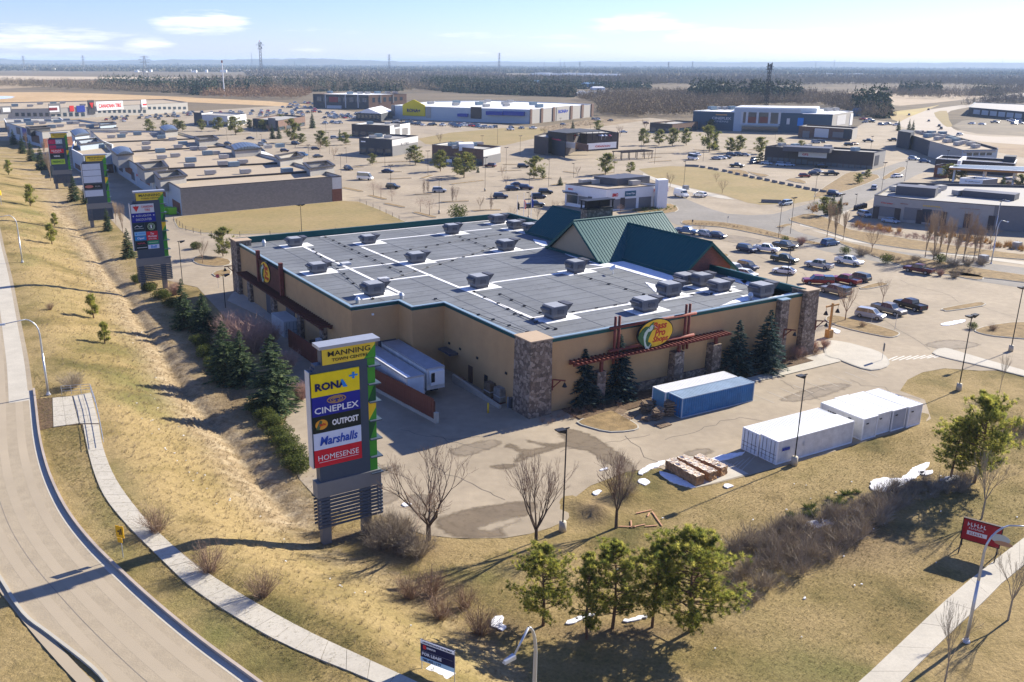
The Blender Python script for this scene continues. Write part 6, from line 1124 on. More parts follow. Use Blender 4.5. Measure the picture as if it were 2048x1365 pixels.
class Bld:
    """a building from its roof outline in the picture; faces run between consecutive outline points"""
    def __init__(s,name,label,cat,px,h,wall,roof,para=.7,cop=COPD,walls=None,para_m=None,group=None,cw=.35,wp=None):
        s.h=h; s.w=np.array([G(*p,h)[:2] for p in px]) if wp is None else np.array(wp); s.o=s.w[0].copy(); s.t=thing(name,label,cat,(*s.o,0),0,group); w=s.w-s.o; s.l=w
        a=sum(w[k][0]*w[(k+1)%len(w)][1]-w[(k+1)%len(w)][0]*w[k][1] for k in range(len(w))); s.ccw=a>0
        if walls:
            n=len(w)
            for i in range(n):
                j=(i+1)%n; m=walls[i] if i<len(walls) and walls[i] else wall; iw=inset(w,.25)
                part('wall',MB().hexa([(*w[i],0),(*w[j],0),(*iw[j],0),(*iw[i],0)],[(*w[i],h),(*w[j],h),(*iw[j],h),(*iw[i],h)]),m,s.t)
        else: part('wall',MB().prism([tuple(p) for p in w],0,h-para-.05),wall,s.t)
        iw=inset(w,.3); part('roof',MB().prism([tuple(p) for p in iw],h-para-.3,h-para),roof,s.t)
        pm=MB(); n=len(w)
        if not walls:
            for i in range(n): j=(i+1)%n; pm.hexa([(*w[i],h-para-.05),(*w[j],h-para-.05),(*iw[j],h-para-.05),(*iw[i],h-para-.05)],[(*w[i],h),(*w[j],h),(*iw[j],h),(*iw[i],h)])
            part('parapet',pm,para_m or wall,s.t)
        c=MB(); ow=inset(w,-.08); ii=inset(w,cw+.05)
        for i in range(n): j=(i+1)%n; c.hexa([(*ow[i],h+.003),(*ow[j],h+.003),(*ii[j],h+.003),(*ii[i],h+.003)],[(*ow[i],h+.16),(*ow[j],h+.16),(*ii[j],h+.16),(*ii[i],h+.16)])
        part('coping',c,cop,s.t); s.zr=h-para
    def face(s,i,px,py):
        """picture point on face i -> distance along it, height"""
        a,b=s.w[i],s.w[(i+1)%len(s.w)]; 
        d=(b-a)/np.hypot(*(b-a)); n=np.array([d[1],-d[0]]); r=ray_px(px,py); t=(a@n)/(r[:2]@n); p=r[:2]*t; return (p-a)@d,H+r[2]*t
    def ends(s,i): return s.l[i],s.l[(i+1)%len(s.w)]
    def rect(s,i,x0,y0,x1,y1,m,name='window',dep=.06,parent=None,mb=None,label=None,z0=None):
        t0,z1=s.face(i,x0,y0); t1,z0_=s.face(i,x1,y1); z0=z0_ if z0 is None else z0
        if not s.ccw: pass
        a,b=s.ends(i); L=np.hypot(*(b-a)); t0,t1=min(t0,t1),max(t0,t1); t0,t1=max(t0,-1.),min(t1,L+1.); out_=1 if s.ccw else -1
        d=(b-a)/L; n=np.array([d[1],-d[0]])*out_; lo,hi=max(min(z0,z1),.0),max(z0,z1)
        q=[a+d*t0-n*.02,a+d*t1-n*.02,a+d*t1+n*dep,a+d*t0+n*dep]; mb=MB().hexa([(*p,lo) for p in q],[(*p,hi) for p in q]); 
        if out_<0: pass
        s.last=(i,t0,t1,lo,hi,dep); return part(name,mb,m,parent or s.t,label)
    def text(s,body,m,parent=None,fx=.8,fy=.5,bold=.02,dz=0,dx=0,shear=0):
        i,t0,t1,lo,hi,dep=s.last; a,b=s.ends(i); d=(b-a)/np.hypot(*(b-a)); out_=1 if s.ccw else -1; n=np.array([d[1],-d[0]])*out_; tc=(t0+t1)/2+dx*(t1-t0)*out_
        p=a+d*tc+n*(dep+.04); xd=d*out_; zc=(lo+hi)/2+dz*(hi-lo)
        M=Matrix(((xd[0],0,n[0],p[0]),(xd[1],0,n[1],p[1]),(0,1,0,zc),(0,0,0,1))); return lettering(body,(t1-t0)*fx,(hi-lo)*fy,m,parent or s.t,M,bold=bold,shear=shear)
    def units(s,pxs,me=None,rz=RZ,sc=1.):
        for k,p in enumerate(pxs):
            g=G(p[0],p[1],s.zr); q=obj('rooftop_unit',me or (FAR_UNIT if k%3 else FAR_UNIT2),s.t,(g[0]-s.o[0],g[1]-s.o[1],s.zr+.02),rz); q.scale=(sc,)*3
    def block(s,px,h,z0,m,name,h2=None):
        w=np.array([G(*p,h)[:2] for p in px])-s.o; return part(name,MB().prism([tuple(p) for p in w],z0,h),m,s.t)
    def snow(s,px):
        w=np.array([G(*p,s.zr)[:2] for p in px])-s.o; o=part('snow_patch',MB().prism([tuple(p) for p in w],s.zr-.01,s.zr+.05),SNOW,s.t); o['kind']='stuff'
def para4(Lp,Np,Rp,h):
    a,b,c=(G(*p,h)[:2] for p in (Lp,Np,Rp)); return [a,b,c,a+c-b]
def windows_row(B,i,x0,x1,y0a,y1a,y0b,y1b,n,m=None,gap=.3,name='window'):
    """n windows along a face between two picture columns (top/bottom given at both ends)"""
    for k in range(n):
        f0=(k+gap/2)/n; f1=(k+1-gap/2)/n; xa_,xb_=x0+(x1-x0)*f0,x0+(x1-x0)*f1
        B.rect(i,xa_,y0a+(y0b-y0a)*f0,xb_,y1a+(y1b-y1a)*f1,m or GLASS,name)
def tower(B,px,h,label_=None,wall=PWL,capm=COPD,metal=False,name='parapet_tower',lo=5.0,capz=.5):
    w=np.array([G(*p,h)[:2] for p in px])-B.o; q=w[1]-w[0]; dd=w[3]-w[0]
    if not metal: w=np.array([w[0],w[1],w[1]+(w[2]-w[1])*.75,w[0]+dd*.75])
    iw=inset(w,.35); ow=inset(w,-.45); ii=inset(w,.55); m=MB(); c=MB()
    for i in range(4): j=(i+1)%4; m.hexa([(*w[i],lo),(*w[j],lo),(*iw[j],lo),(*iw[i],lo)],[(*w[i],h-capz),(*w[j],h-capz),(*iw[j],h-capz),(*iw[i],h-capz)]); c.hexa([(*ow[i],h-capz),(*ow[j],h-capz),(*ii[j],h-capz),(*ii[i],h-capz)],[(*ow[i],h),(*ow[j],h),(*ii[j],h),(*ii[i],h)])
    o=part(name,m,wall,B.t); part('tower_cap',c,capm,o)
    if metal:
        r=MB(); a,b,c,d=w; K=8
        for k in range(K): f0,f1=k/K,(k+.9)/K; z=lambda f:h+.9*math.sin(math.pi*f)**.8; p0,p1=a+(b-a)*f0,a+(b-a)*f1; q0,q1=d+(c-d)*f0,d+(c-d)*f1; r.hexa([(*p0,h-.1),(*p1,h-.1),(*q1,h-.1),(*q0,h-.1)],[(*p0,z(f0)),(*p1,z(f1)),(*q1,z(f1)),(*q0,z(f0))])
        part('curved_roof',r,flat('curved_roof_metal',(.14,.17,.21),.35,metal=.5),o)
    return o
# --- near strip of shops
A_=Bld('retail_strip','long flat tan roofed shops ending in a blank grey block wall by the dry field','shops',[(360,378),(683,353),(560,318),(437,287),(345,262),(180,262),(205,285),(226,304)],7.6,BLOCK,TANROOF,.8,COPD,walls=[BLOCK,PWL,PWL,PWL,PWL,PWL,PWL,PW])
A_.units([(480,312),(498,300),(535,290+8),(560,300-4),(420,350),(490,348),(574,347),(445,331),(447,318),(468,334),(485,328),(378,336),(382,325),(350,315),(323,319),(321,306),(388,301),(405,301),(415,311),(430,310),(356,297),(366,291),(292,300),(292,290),(323,278),(345,282),(310,272),(275,271),(247,270),(225,266),(243,276),(222,277)],sc=1.0)
for px,h_,mt in (([(288,338),(335,333),(322,317),(268,322)],9.6,False),([(320,356),(372,350),(352,335),(306,340)],9.2,False),([(235,309),(265,307),(258,296),(222,299)],10.0,True),([(560,318),(606,312),(590,300),(548,308)],9.6,False),([(620,336),(668,330),(650,318),(604,322)],9.6,False),([(470,300),(522,296),(510,288),(462,290)],9.8,True),([(398,280),(436,277),(424,268),(386,270)],9.6,False),([(330,262),(355,260),(348,252),(320,254)],9.8,True)): tower(A_,px,h_,metal=mt,wall=LTW)
for a,b in (((263,303.5),(480,291)),((313,338.6),(560,326)),((345,362),(640,342)),((200,285),(430,276))):
    p,q=G(*a,7.2)[:2]-A_.o,G(*b,7.2)[:2]-A_.o; d=(q-p)/np.hypot(*(q-p)); n=np.array([-d[1],d[0]])*.25; part('roof_divider',MB().hexa([(*(p-n),6.5),(*(q-n),6.5),(*(q+n),6.5),(*(p+n),6.5)],[(*(p-n),7.4),(*(q-n),7.4),(*(q+n),7.4),(*(p+n),7.4)]),COPD,A_.t)
A_.snow([(612,342),(628,336),(650,338),(640,344)]); A_.snow([(505,300),(530,304),(548,312),(520,308)])
A_.rect(0,664,356,684,402,PWL,'end_panel',.08); A_.rect(0,664,379,684,402,RBR,'brick_base',.14)
for (x0,y0,x1,y1,m,nm) in ((345,398,362,428,RBR,'brick_base'),(322,372,332,395,RBR,'brick_base'),(280,350,300,372,RBR,'brick_base'),(250,330,266,352,RBR,'brick_base'),(333,360,338,415,PWL,'pier'),(303,352,309,392,PWL,'pier'),(270,338,274,368,PWL,'pier'),(312,372,320,393,DGREY,'shopfront'),(262,342,270,362,DGREY,'shopfront'),(237,325,246,345,DGREY,'shopfront')): A_.rect(7,x0,y0,x1,y1,m,nm,.12)
A_.rect(7,272,346,288,362,PW,'sign_panel',.14); A_.text('Winners' if False else 'Pet',RED,None,.8,.7,.04); A_.rect(7,322,366,338,382,PW,'sign_panel',.14); A_.text('OLD NAVY',flat('navy_print',None),None,.95,.6,.03)
B_=Bld('retail_block','tan roofed shop block with a white edged roof behind the blank panel pylon sign','shops',[(167,312),(226,307),(226,290),(190,276),(150,276),(143,299)],7.4,PW,TANROOF,.8,WHITE,walls=[PW,PW,PW,PW,PW,PW]); B_.units([(200,297),(185,290),(170,285)])
B_.rect(0,168,334,228,352,MBR,'brick_base',.1); B_.rect(5,150,326,166,345,MBR,'brick_base',.1); tower(B_,[(160,288),(205,283),(190,273),(150,277)],9.4,wall=PW); tower(B_,[(118+32,272),(178,268),(170,260),(142,262)],9.8,metal=True,wall=PW)
C_=Bld('retail_block','farther tan roofed shop block with many blue grey rooftop units','shops',[(84,265),(150,260),(236,256),(205,247),(160,240),(12,246),(40,254)],7.7,PW,TANROOF,.8,COPD,walls=[LTW,LTW,PW,PW,PW,PW,PW]); C_.units([(55,244),(70,247),(95,244),(115,246),(140,249),(120,255),(104,257),(152,249),(165,254),(180,256),(85,249),(35,246),(60,251),(133,243),(190,253)],sc=1.1)
C_.rect(0,86,278,150,294,RBR,'brick_base',.1)
for x0,y0,x1,y1,m,nm in ((24,252,34,268,DGREY,'shopfront'),(44,256,54,272,BLUE,'blue_panel'),(62,268,80,288,MBR,'brick_base'),(45,272,56,284,MBR,'brick_base')): C_.rect(6,x0,y0,x1,y1,m,nm,.12)
C_.rect(6,62,260,76,268,PW,'sign_panel',.14); C_.text('Reitmans' if False else 'Linens',flat('purple_print',(.12,.03,.2),.5),None,.7,.6)
tower(C_,[(60,257),(100,254),(88,250),(50,252)],9.,wall=DGR); tower(C_,[(200,250),(232,247),(225,242),(196,243)],9.6,wall=PW)
E_=Bld('retail_block','low dark front shops between the tan roofs and the red signed stores','shops',[(12,246),(130,242),(120,236),(8,238)],5.6,DGR,LTW,.4,WHITE); windows_row(E_,0,20,125,247,252,243,249,7)
for x in (48,92,122): E_.rect(0,x,240,x+6,252,WHITE,'pier',.3)
D_=Bld('department_store','long low store with red and white triangle sign and tan roof','store',[(-60,222),(20,219),(100,217.5),(190,214),(290,209.5),(375,205),(330,199),(-60,207)],8.0,LTW,TANROOF,.6,COPD); D_.units([(30,214),(60,214.5),(80,210),(107,210),(125,208),(165,213)],sc=1.3)
for x0,y0,x1,y1,m,nm,tx,tm in ((174,201,190,228,DGR,'dark_tower',None,None),(191,204,246,219,WHITE,'sign_panel','CANADIAN TIRE',RED),(281,200,309,214,WHITE,'sign_panel','MARKS' if False else None,RED),(86,208,122,228,GRW,'tower_face',None,None),(91,213,118,224,WHITE,'sign_panel',None,None),(0,213,24,226,GRW,'tower_face',None,None),(4,216,20,224,WHITE,'sign_panel',None,None),(281,200,283,222,GRW,'pier',None,None),(138,212,148,223,RED,'red_sign',None,None),(152,212,170,224,BLUE,'blue_panel',None,None)):
    i=2 if x0<100 and x0>20 else (0 if x0<20 else (3 if x0>=190 else 2)); i=0 if x1<=24 else i
    o=D_.rect(i,x0,y0,x1,y1,m,nm,.5 if nm!='sign_panel' else .65)
    if tx: D_.text(tx,tm,o.parent,.85,.45,.04)
for (x,y,i) in ((182,210,2),): 
    D_.rect(2,177.5,206,187,217,DGR,'emblem_back',.66); i_,t0,t1,lo,hi,dep=D_.last; a,b=D_.ends(2); d=(b-a)/np.hypot(*(b-a)); n=np.array([d[1],-d[0]])*(1 if D_.ccw else -1); c0=a+d*t0+n*.75; c1=a+d*t1+n*.75; c2=(c0+c1)/2
    part('triangle_emblem',MB().hexa([(*c2,lo),(*(c2+d*.1),lo),(*(c2+d*.1+n*.1),lo),(*(c2+n*.1),lo)],[(*c0,hi),(*c1,hi),(*(c1+n*.1),hi),(*(c0+n*.1),hi)]),RED,D_.t)
D_.rect(3,284,208,306,210.5,RED,'red_lettering',.7); D_.rect(2,95,216,114,221,flat('crimson_panel',(.2,.02,.03),.5),'red_lettering',.75)
for x in range(196,372,10): D_.rect(3 if x<288 else 4,x,220 if x<288 else 214,x+6,226 if x<288 else 219,GLASS,'window',.1)
for x in range(30,170,12): D_.rect(1 if x<100 else 2,x,226,x+8,233,GLASS,'window',.1)
# --- glass fronted dealer
O_=Bld('dealer_building','dark two storey dealership with large upper windows and rooftop units','dealership',[(625.6,188.5),(737,190.6),(813,188.5),(700,184.5)],13.0,DGR,WROOF,.5,COPD,walls=[DGR,MBR,MBR,MBR]); 
windows_row(O_,0,632,735,194,203,196,205,8,flat('dark_glass_blue',(.03,.06,.10),.15,spec=.9)); windows_row(O_,1,742,808,196,206,194,201,6,GLASS,.5); O_.rect(0,655,211,684,219,LGREY,'entrance_canopy',1.5)
O_.rect(0,658,194,676,205,flat('showroom_red',(.25,.03,.04),.4),'display',.15)
for x in (650,690,715): O_.rect(0,x,190,x+2.5,216,LGREY,'pilaster',.4)
for x in (760,785): O_.rect(1,x,190,x+2.5,206,GRW,'pilaster',.4)
O_.units([(700,189),(720,188.5),(735,188.5),(755,188),(775,188),(790,188),(660,187.5)],sc=1.5)
# --- big blue fronted home store
Rn=Bld('home_improvement_store','very wide white roofed store with a yellow gable sign and blue awnings','store',[(785,211.5),(920,216),(1061,220),(1186,209.3),(1120,206),(985,201.5),(870,203)],10.0,PW,WROOF,.5,LGREY,walls=[PW,PW,LTW,PW,PW,PW,PW])
Rn.units([(913,208),(911,212),(965,208),(958,211),(1009,210),(1012,213.5),(1066,211),(972,215),(861,209),(1078,216),(1020,206),(975,205)],sc=1.6)
Rn.rect(0,806,210,851,233,flat('home_yellow',(.62,.50,.01),.5),'yellow_sign_wall',.8); Rn.text('RONA+',flat('navy_print',None),None,.6,.34,.05)
i_,t0,t1,lo,hi,dep=Rn.last; a,b=Rn.ends(0); d=(b-a)/np.hypot(*(b-a)); n=np.array([d[1],-d[0]])*(1 if Rn.ccw else -1); c0,c1=a+d*t0,a+d*t1; cm=(c0+c1)/2
part('gable_sign_top',MB().hexa([(*c0,hi),(*c1,hi),(*(c1+n*.8),hi),(*(c0+n*.8),hi)],[(*(cm-d*.6),hi+4.0),(*(cm+d*.6),hi+4.0),(*(cm+d*.6+n*.8),hi+4.0),(*(cm-d*.6+n*.8),hi+4.0)]),flat('home_yellow',None),Rn.t)
for x0,y0,x1,y1,m,nm,dp in ((875,226,937,234,BLUE,'blue_awning',2.5),(975,222.5,1008,231,BLUE,'blue_awning',3.0),(1009,222.5,1050,232,BLUE,'blue_awning',3.0),(942,214,963,238,DBR,'brown_tower',.6),(781,210,790,232,GRW,'pier',.6),(853,214,862,236,LTW,'pier',.4)): Rn.rect(0 if x1<915 else 1,x0,y0,x1,y1,m,nm,dp)
for x in (1061,1083,1107,1142,1164,1184): 
    y=220-(x-1061)*.086; Rn.rect(2,x-1.6,y-1.2,x+1.6,y+28-(x-1061)*.04,MBR,'brick_pilaster',.6)
Rn.rect(2,1113,214,1137,240,LTW,'sign_bay',.3); Rn.rect(2,1115,216.5,1136,229,LTW,'sign_panel',.35); Rn.text('RONA+',BLUE,None,.9,.5,.06)
GC=Bld('garden_centre','pale garden centre hall with a white gable roof left of the yellow gable','garden centre',[(712,226),(762,228),(786,222),(740,220)],5.5,DGR,WROOF,.2,WHITE); gw=GC.l; m=MB(); 
c=(gw[0]+gw[1])/2; e=(gw[2]+gw[3])/2; m.hexa([(*gw[0],5.5),(*gw[1],5.5),(*gw[2],5.5),(*gw[3],5.5)],[(*(c-.01),9.0),(*c,9.0),(*e,9.0),(*(e-.01),9.0)]); part('gable_roof',m,WROOF,GC.t); windows_row(GC,0,714,760,229,236,231,238,6)
# --- small shops
def shop(name,label,Lp,Np,Rp,h,wl,wr,roof=LTW,para=.7,wins=((5,.18,.5),(3,.2,.5)),cop=COPD,cat='shop'):
    b=Bld(name,label,cat,None,h,wl,roof,para,cop,walls=[wl,wr,wl,wr],wp=para4(Lp,Np,Rp,h))
    for i,(n_,z0,z1) in enumerate(wins):
        if not n_: continue
        a,c=b.ends(i); L=np.hypot(*(c-a)); d=(c-a)/L; nn=np.array([d[1],-d[0]])*(1 if b.ccw else -1)
        for k in range(n_):
            q=[a+d*L*(k+.12)/n_-nn*.02,a+d*L*(k+.88)/n_-nn*.02,a+d*L*(k+.88)/n_+nn*.05,a+d*L*(k+.12)/n_+nn*.05]; part('window',MB().hexa([(*p,h*.04) for p in q],[(*p,h*z1) for p in q]),GLASS,b.t)
    return b
S1=shop('small_shop','dark brown auto shop with white garage bays on its right','shop' and (703,249),(780,252),(820,246),7.0,DBR,WHITE,wins=((5,.1,.45),(0,0,0))); S1.rect(1,790,258,800,270,GRW,'garage_door'); S1.rect(1,804,257,816,269,GRW,'garage_door'); S1.rect(1,788,250.5,800,254,DGREY,'sign_panel'); S1.units([(740,249),(775,249),(790,247)])
S2=shop('small_shop','dark fronted shop with a plain light grey side wall','x' and (718,276),(784,280),(836,272),7.6,DGR,PWL,wins=((4,.1,.42),(0,0,0))); S2.rect(1,784.6,293,836,310,GRW,'grey_base',.1); S2.rect(1,800,286,818,291,PWL,'sign_panel'); S2.text('A CRS',DGREY,None,.9,.7); S2.rect(0,722,282,731,285,WHITE,'lettering_panel'); S2.units([(757,275),(775,277),(745,277)])
S3=shop('small_shop','red brown brick shop with rooftop equipment and a pale end wall','x' and (864,290),(967,300),(1001,293.5),6.8,MBR,PWL,wins=((6,.05,.42),(0,0,0))); S3.rect(1,967,314,1001,330,GRW,'grey_base',.1); S3.rect(0,925,303,950,309,MBR,'sign_panel'); S3.text('BISTRO' if False else 'fit',YEL,None,.7,.6); S3.units([(905,294),(918,290),(930,292),(945,293),(958,291),(912,298)]); S3.block([(918,289),(948,288),(945,284),(917,285)],8.3,5.5,WHITE,'roof_box')
S3.rect(0,893,318,904,330,WHITE,'entrance_frame')
S4=shop('small_shop','small white and navy shops beyond the flat roofs','x' and (388,229),(455,233),(492,228),7.0,PWL,WHITE,wins=((5,.05,.45),(2,.1,.45))); S4.rect(0,388,225,405,252,DGR,'dark_tower',.5)
S5=shop('small_shop','dark shop with a grey side behind the leaning green trees','x' and (505,238),(556,242),(610,233),6.5,DGR,MBR,wins=((3,.05,.4),(4,.1,.4))); S5.rect(0,537,236,552,257,GRW,'grey_tower',.5)
# --- brewhouse with roof terrace
hB=10.4
Bw=Bld('brewhouse','dark two storey pub with an open roof terrace and white sign band','pub',[(1068.5,272.5),(1097,276.5),(1097,262.5),(1175,268),(1238,266),(1200,260),(1130,259),(1085,268)],8.2,DBR,LTW,.5,COPD)
Bw.block([(1096,263),(1133,267),(1160,258),(1128,257)],hB,.1,DBR,'corner_tower'); Bw.block([(1096,262.6),(1133,266.6),(1206,262),(1160,257)],hB+.3,hB,DGR,'terrace_roof')
pf=[G(1108,320)[:2],G(1165,330)[:2],G(1232,322)[:2]]
def wallseg(B,p,q,z0,z1,m,name,th=.3,parent=None):
    p,q=np.array(p)-B.o,np.array(q)-B.o; d=(q-p)/np.hypot(*(q-p)); n=np.array([-d[1],d[0]]); return part(name,MB().hexa([(*p,z0),(*q,z0),(*(q+n*th),z0),(*(p+n*th),z0)],[(*p,z1),(*q,z1),(*(q+n*th),z1),(*(p+n*th),z1)]),m,parent or B.t)
def seg_px(B,x0,yt0,x1,yt1,ztop,zbot,m,name,th=.3):
    return wallseg(B,G(x0,yt0,ztop)[:2],G(x1,yt1,ztop)[:2],zbot,ztop,m,name,th)
o=seg_px(Bw,1104,279,1130,284,7.2,.1,DGR,'entry_wall'); seg_px(Bw,1102,270,1126,274,8.6,6.6,DGR,'sign_panel'); 
seg_px(Bw,1132,284,1150,286,6.6,4.0,PWL,'white_panel'); seg_px(Bw,1150,285,1176,290,6.6,3.6,MBR,'timber_band'); seg_px(Bw,1175,288,1233,284,6.8,4.1,WHITE,'sign_band'); 
for zz,(x0,y0,x1,y1),tx,m,hh_,ww in ((5.5,(1190,293.2,1220,292),'CANADIAN',RED,.9,1),(7.7,(1104.5,277.5,1123,280.5),'Canadian',flat('pink_red',None),.8,1)):
    p=G(x0,y0,zz)[:2]-Bw.o; q=G(x1,y1,zz)[:2]-Bw.o; d=(q-p)/np.hypot(*(q-p)); n=np.array([d[1],-d[0]]); c=(p+q)/2+n*.25; lettering(tx,np.hypot(*(q-p)),hh_,m,Bw.t,Matrix(((d[0],0,n[0],c[0]),(d[1],0,n[1],c[1]),(0,1,0,zz),(0,0,0,1))),bold=.03,shear=.15)
for k in range(9):
    f=k/8; p=G(1135+f*100,270.5-f*2,hB-1.3)[:2]-Bw.o; part('terrace_post',MB().box(p[0]-.12,p[0]+.12,p[1]-.12,p[1]+.12,6.6,hB),BLACK,Bw.t)
for x,c in ((1150,'brightred'),(1155,'white'),(1196,'purple'),(1203,'white'),(1210,'silver'),(1218,'red')):
    p=G(x,279,6.8)[:2]-Bw.o; part('terrace_umbrella',MB().tube((p[0],p[1],6.6),(p[0],p[1],9.2),.06,n=5).tube((p[0],p[1],8.4),(p[0],p[1],9.2),1.3,.1,8),PAINTS[c],Bw.t)
pa=thing('patio_pergola','low dark timber patio pergola beside the pub','pergola',G(1265,318),RZ); m=MB()
for i in range(5):
    for j in range(2): m.box(-9+i*4.5-.12,-9+i*4.5+.12,-3+j*6-.12,-3+j*6+.12,0,3.2)
part('post',m,DBR,pa); part('beam',MB().box(-9.5,9.5,-3.3,-3.0,3.2,3.5).box(-9.5,9.5,3.0,3.3,3.2,3.5),DBR,pa); rme=MB().box(-.08,.08,-3.6,3.6,3.5,3.7).mesh('rafter',DBR)
for k in range(22): obj('rafter',rme,pa,(-9.3+k*.88,0,0))
# --- bank and shops behind the green roof
K=Bld('bank_building','white bank building with grey lower walls, behind the green gables','bank',None,6.4,PWL,TANROOF,.6,COPD,walls=[WHITE,WHITE,WHITE,DGREY],wp=para4((1131,369),(1213,379.5),(1333,370.5),6.4))
K.block([(1188,353),(1252,347),(1300,352.5),(1236,358)],8.0,5.6,DGREY,'rear_parapet'); K.units([(1168,369),(1188,368.5),(1222,368),(1247,368.5),(1256,366),(1268,371)],FAR_UNIT); K.block([(1317,361),(1337,360),(1330,357),(1311,358)],8.6,.1,WHITE,'white_tower')
K.rect(0,1134,389,1155,408,GLASS,'glazed_corner',.1); K.rect(0,1157,392,1177,412,GRW,'grey_bay',.08); K.rect(0,1182,397,1205,416,GRW,'grey_bay',.08)
K.rect(0,1177,393,1183,417,DGREY,'pier',.2); K.rect(1,1206,398,1218,420,DBR,'pier',.2); K.rect(1,1241,396,1248,418,DBR,'pier',.2); K.rect(1,1250,398,1271,417,GRW,'grey_bay',.08); K.rect(1,1278,395,1301,414,GRW,'grey_bay',.08); K.rect(1,1308,393,1316,412,DGREY,'door',.06); K.rect(1,1220,400,1240,418,GRW,'grey_bay',.08)
K.rect(0,1135,375,1149,382,WHITE,'sign_panel',.1); K.text('BMO',RED,None,.7,.7,.04); K.rect(1,1223,386,1237,395,WHITE,'sign_panel',.1); K.text('BMO',RED,None,.8,.7,.04,shear=.15); K.rect(1,1250,383,1271,392,flat('teal_sign',(.05,.14,.20),.5),'sign_panel',.15); K.text('Great Clips',WHITE,None,.8,.4,.02); K.rect(1,1306,376.5,1336,384,WHITE,'sign_panel',.2); K.text('FIVE GUYS',flat('fg_red',(.45,.03,.06),.5),None,.95,.7,.04)
K.block([(1126,384),(1156,389),(1150,383),(1124,380)],4.3,4.0,DGREY,'entrance_canopy')
# --- cinema
hC=13.2
Cn=Bld('cinema','large dark blue cinema with a glazed white framed entrance and white roof','cinema',[(1387,222.5),(1469,225),(1666,229.5),(1706,223.5),(1640,217),(1450,217)],12.0,flat('cinema_blue',(.045,.085,.125),.6),WROOF,.4,WHITE,walls=[flat('cinema_blue',None),flat('cinema_blue',None),LTW,LTW,PW,PW])
Cn.block([(1469,215.5),(1634,217.5),(1640,213),(1480,211.5)],14.6,.1,PW,'raised_hall'); Cn.block([(1470,214.4),(1632,216.6),(1638,213),(1484,211.3)],14.9,14.6,WROOF,'raised_roof')
Cn.rect(1,1470,216,1596,276,PW,'white_frame',.7); Cn.rect(1,1484,224.5,1560,248,GLASS,'glazing',.9)
for x in (1484,1494,1515,1539,1559): Cn.rect(1,x-1,223.5,x+1,249,LGREY,'mullion',1.0)
Cn.rect(1,1482,249,1560,252,LGREY,'entrance_canopy',3.); Cn.rect(1,1484,253,1560,270,GLASS,'entrance_glazing',.85); Cn.rect(1,1560,226,1600,272,flat('cinema_blue',None),'blue_wall',.95)
for x in (1497,1520): Cn.rect(1,x,234,x+15,246,flat('lobby_red',(.22,.06,.04),.5),'film_display',.95)
Cn.rect(0,1424,232,1462,247,flat('cinema_blue',None),'sign_panel',.1); Cn.text('CINEPLEX',PWL,None,.98,.38,.02,.18); Cn.text('CINEMAS',PWL,None,.72,.26,.0,-.28); Cn.rect(0,1432,228.5,1454,231.5,flat('bronze',None),'ring_emblem',.2)
Cn.rect(1,1574,237,1579,249,PWL,'vertical_sign',1.1); Cn.rect(1,1596,236,1606,252,flat('mid_blue',None),'vertical_sign',1.1); Cn.units([(1424,220.5),(1435,220),(1450,220),(1463,220),(1655,223),(1670,222.5),(1612,222),(1623,223)],sc=1.5)
Cn.rect(2,1675,232,1690,248,PWL,'sign_panel',.1); Cn.rect(2,1701,228,1703,250,WHITE,'pier',.3)
Q=shop('small_shop','brown and dark shops attached in front of the cinema right end','x' and (1598,253),(1703,259),(1716,255),6.6,MBR,LTW,wins=((0,0,0),(0,0,0)))
for x0,x1,y0,y1,m in ((1630,1656,257,276,PWL),(1606,1618,262,276,GRW),(1666,1686,264,276,GRW),(1688,1703,259,279,DGR)): Q.rect(0,x0,y0,x1,y1,m,'front_panel',.12)
Q2=shop('small_shop','low brown shops left of the cinema','x' and (1300,246),(1345,249),(1396,244),5.6,DBR,MBR,wins=((3,.1,.5),(4,.1,.5)))
# --- brown strip with white sign
V=Bld('strip_mall','long dark brown strip mall with a white sign panel and shaded shopfronts','shops',None,6.8,DBR,LTW,.6,COPD,walls=[DBR,LTW,DBR,DBR],wp=para4((1531,293.5),(1749,306),(1772,301),6.8)); V.units([(1590,295.5),(1615,296),(1655,297),(1710,303),(1563,293)]); V.rect(0,1598,301,1653,317,WHITE,'sign_panel',.3); V.text('GFS',flat('pink_red',None),None,.22,.35,.03,dx=-.25,dz=-.1)
for k in range(18):
    x=1534+k*11.8; y=312+k*.9+(2.5 if k>6 else 0); V.rect(0,x,y+2,x+8.6,y+12,flat('shop_glass',(.10,.115,.125),.25,spec=.8),'shopfront',.08)
V.block([(1566,293.2),(1660,297.5),(1668,294.5),(1575,290.5)],8.0,6.0,DGREY,'rear_parapet'); V.rect(1,1751,312,1756,330,DGREY,'door',.1)
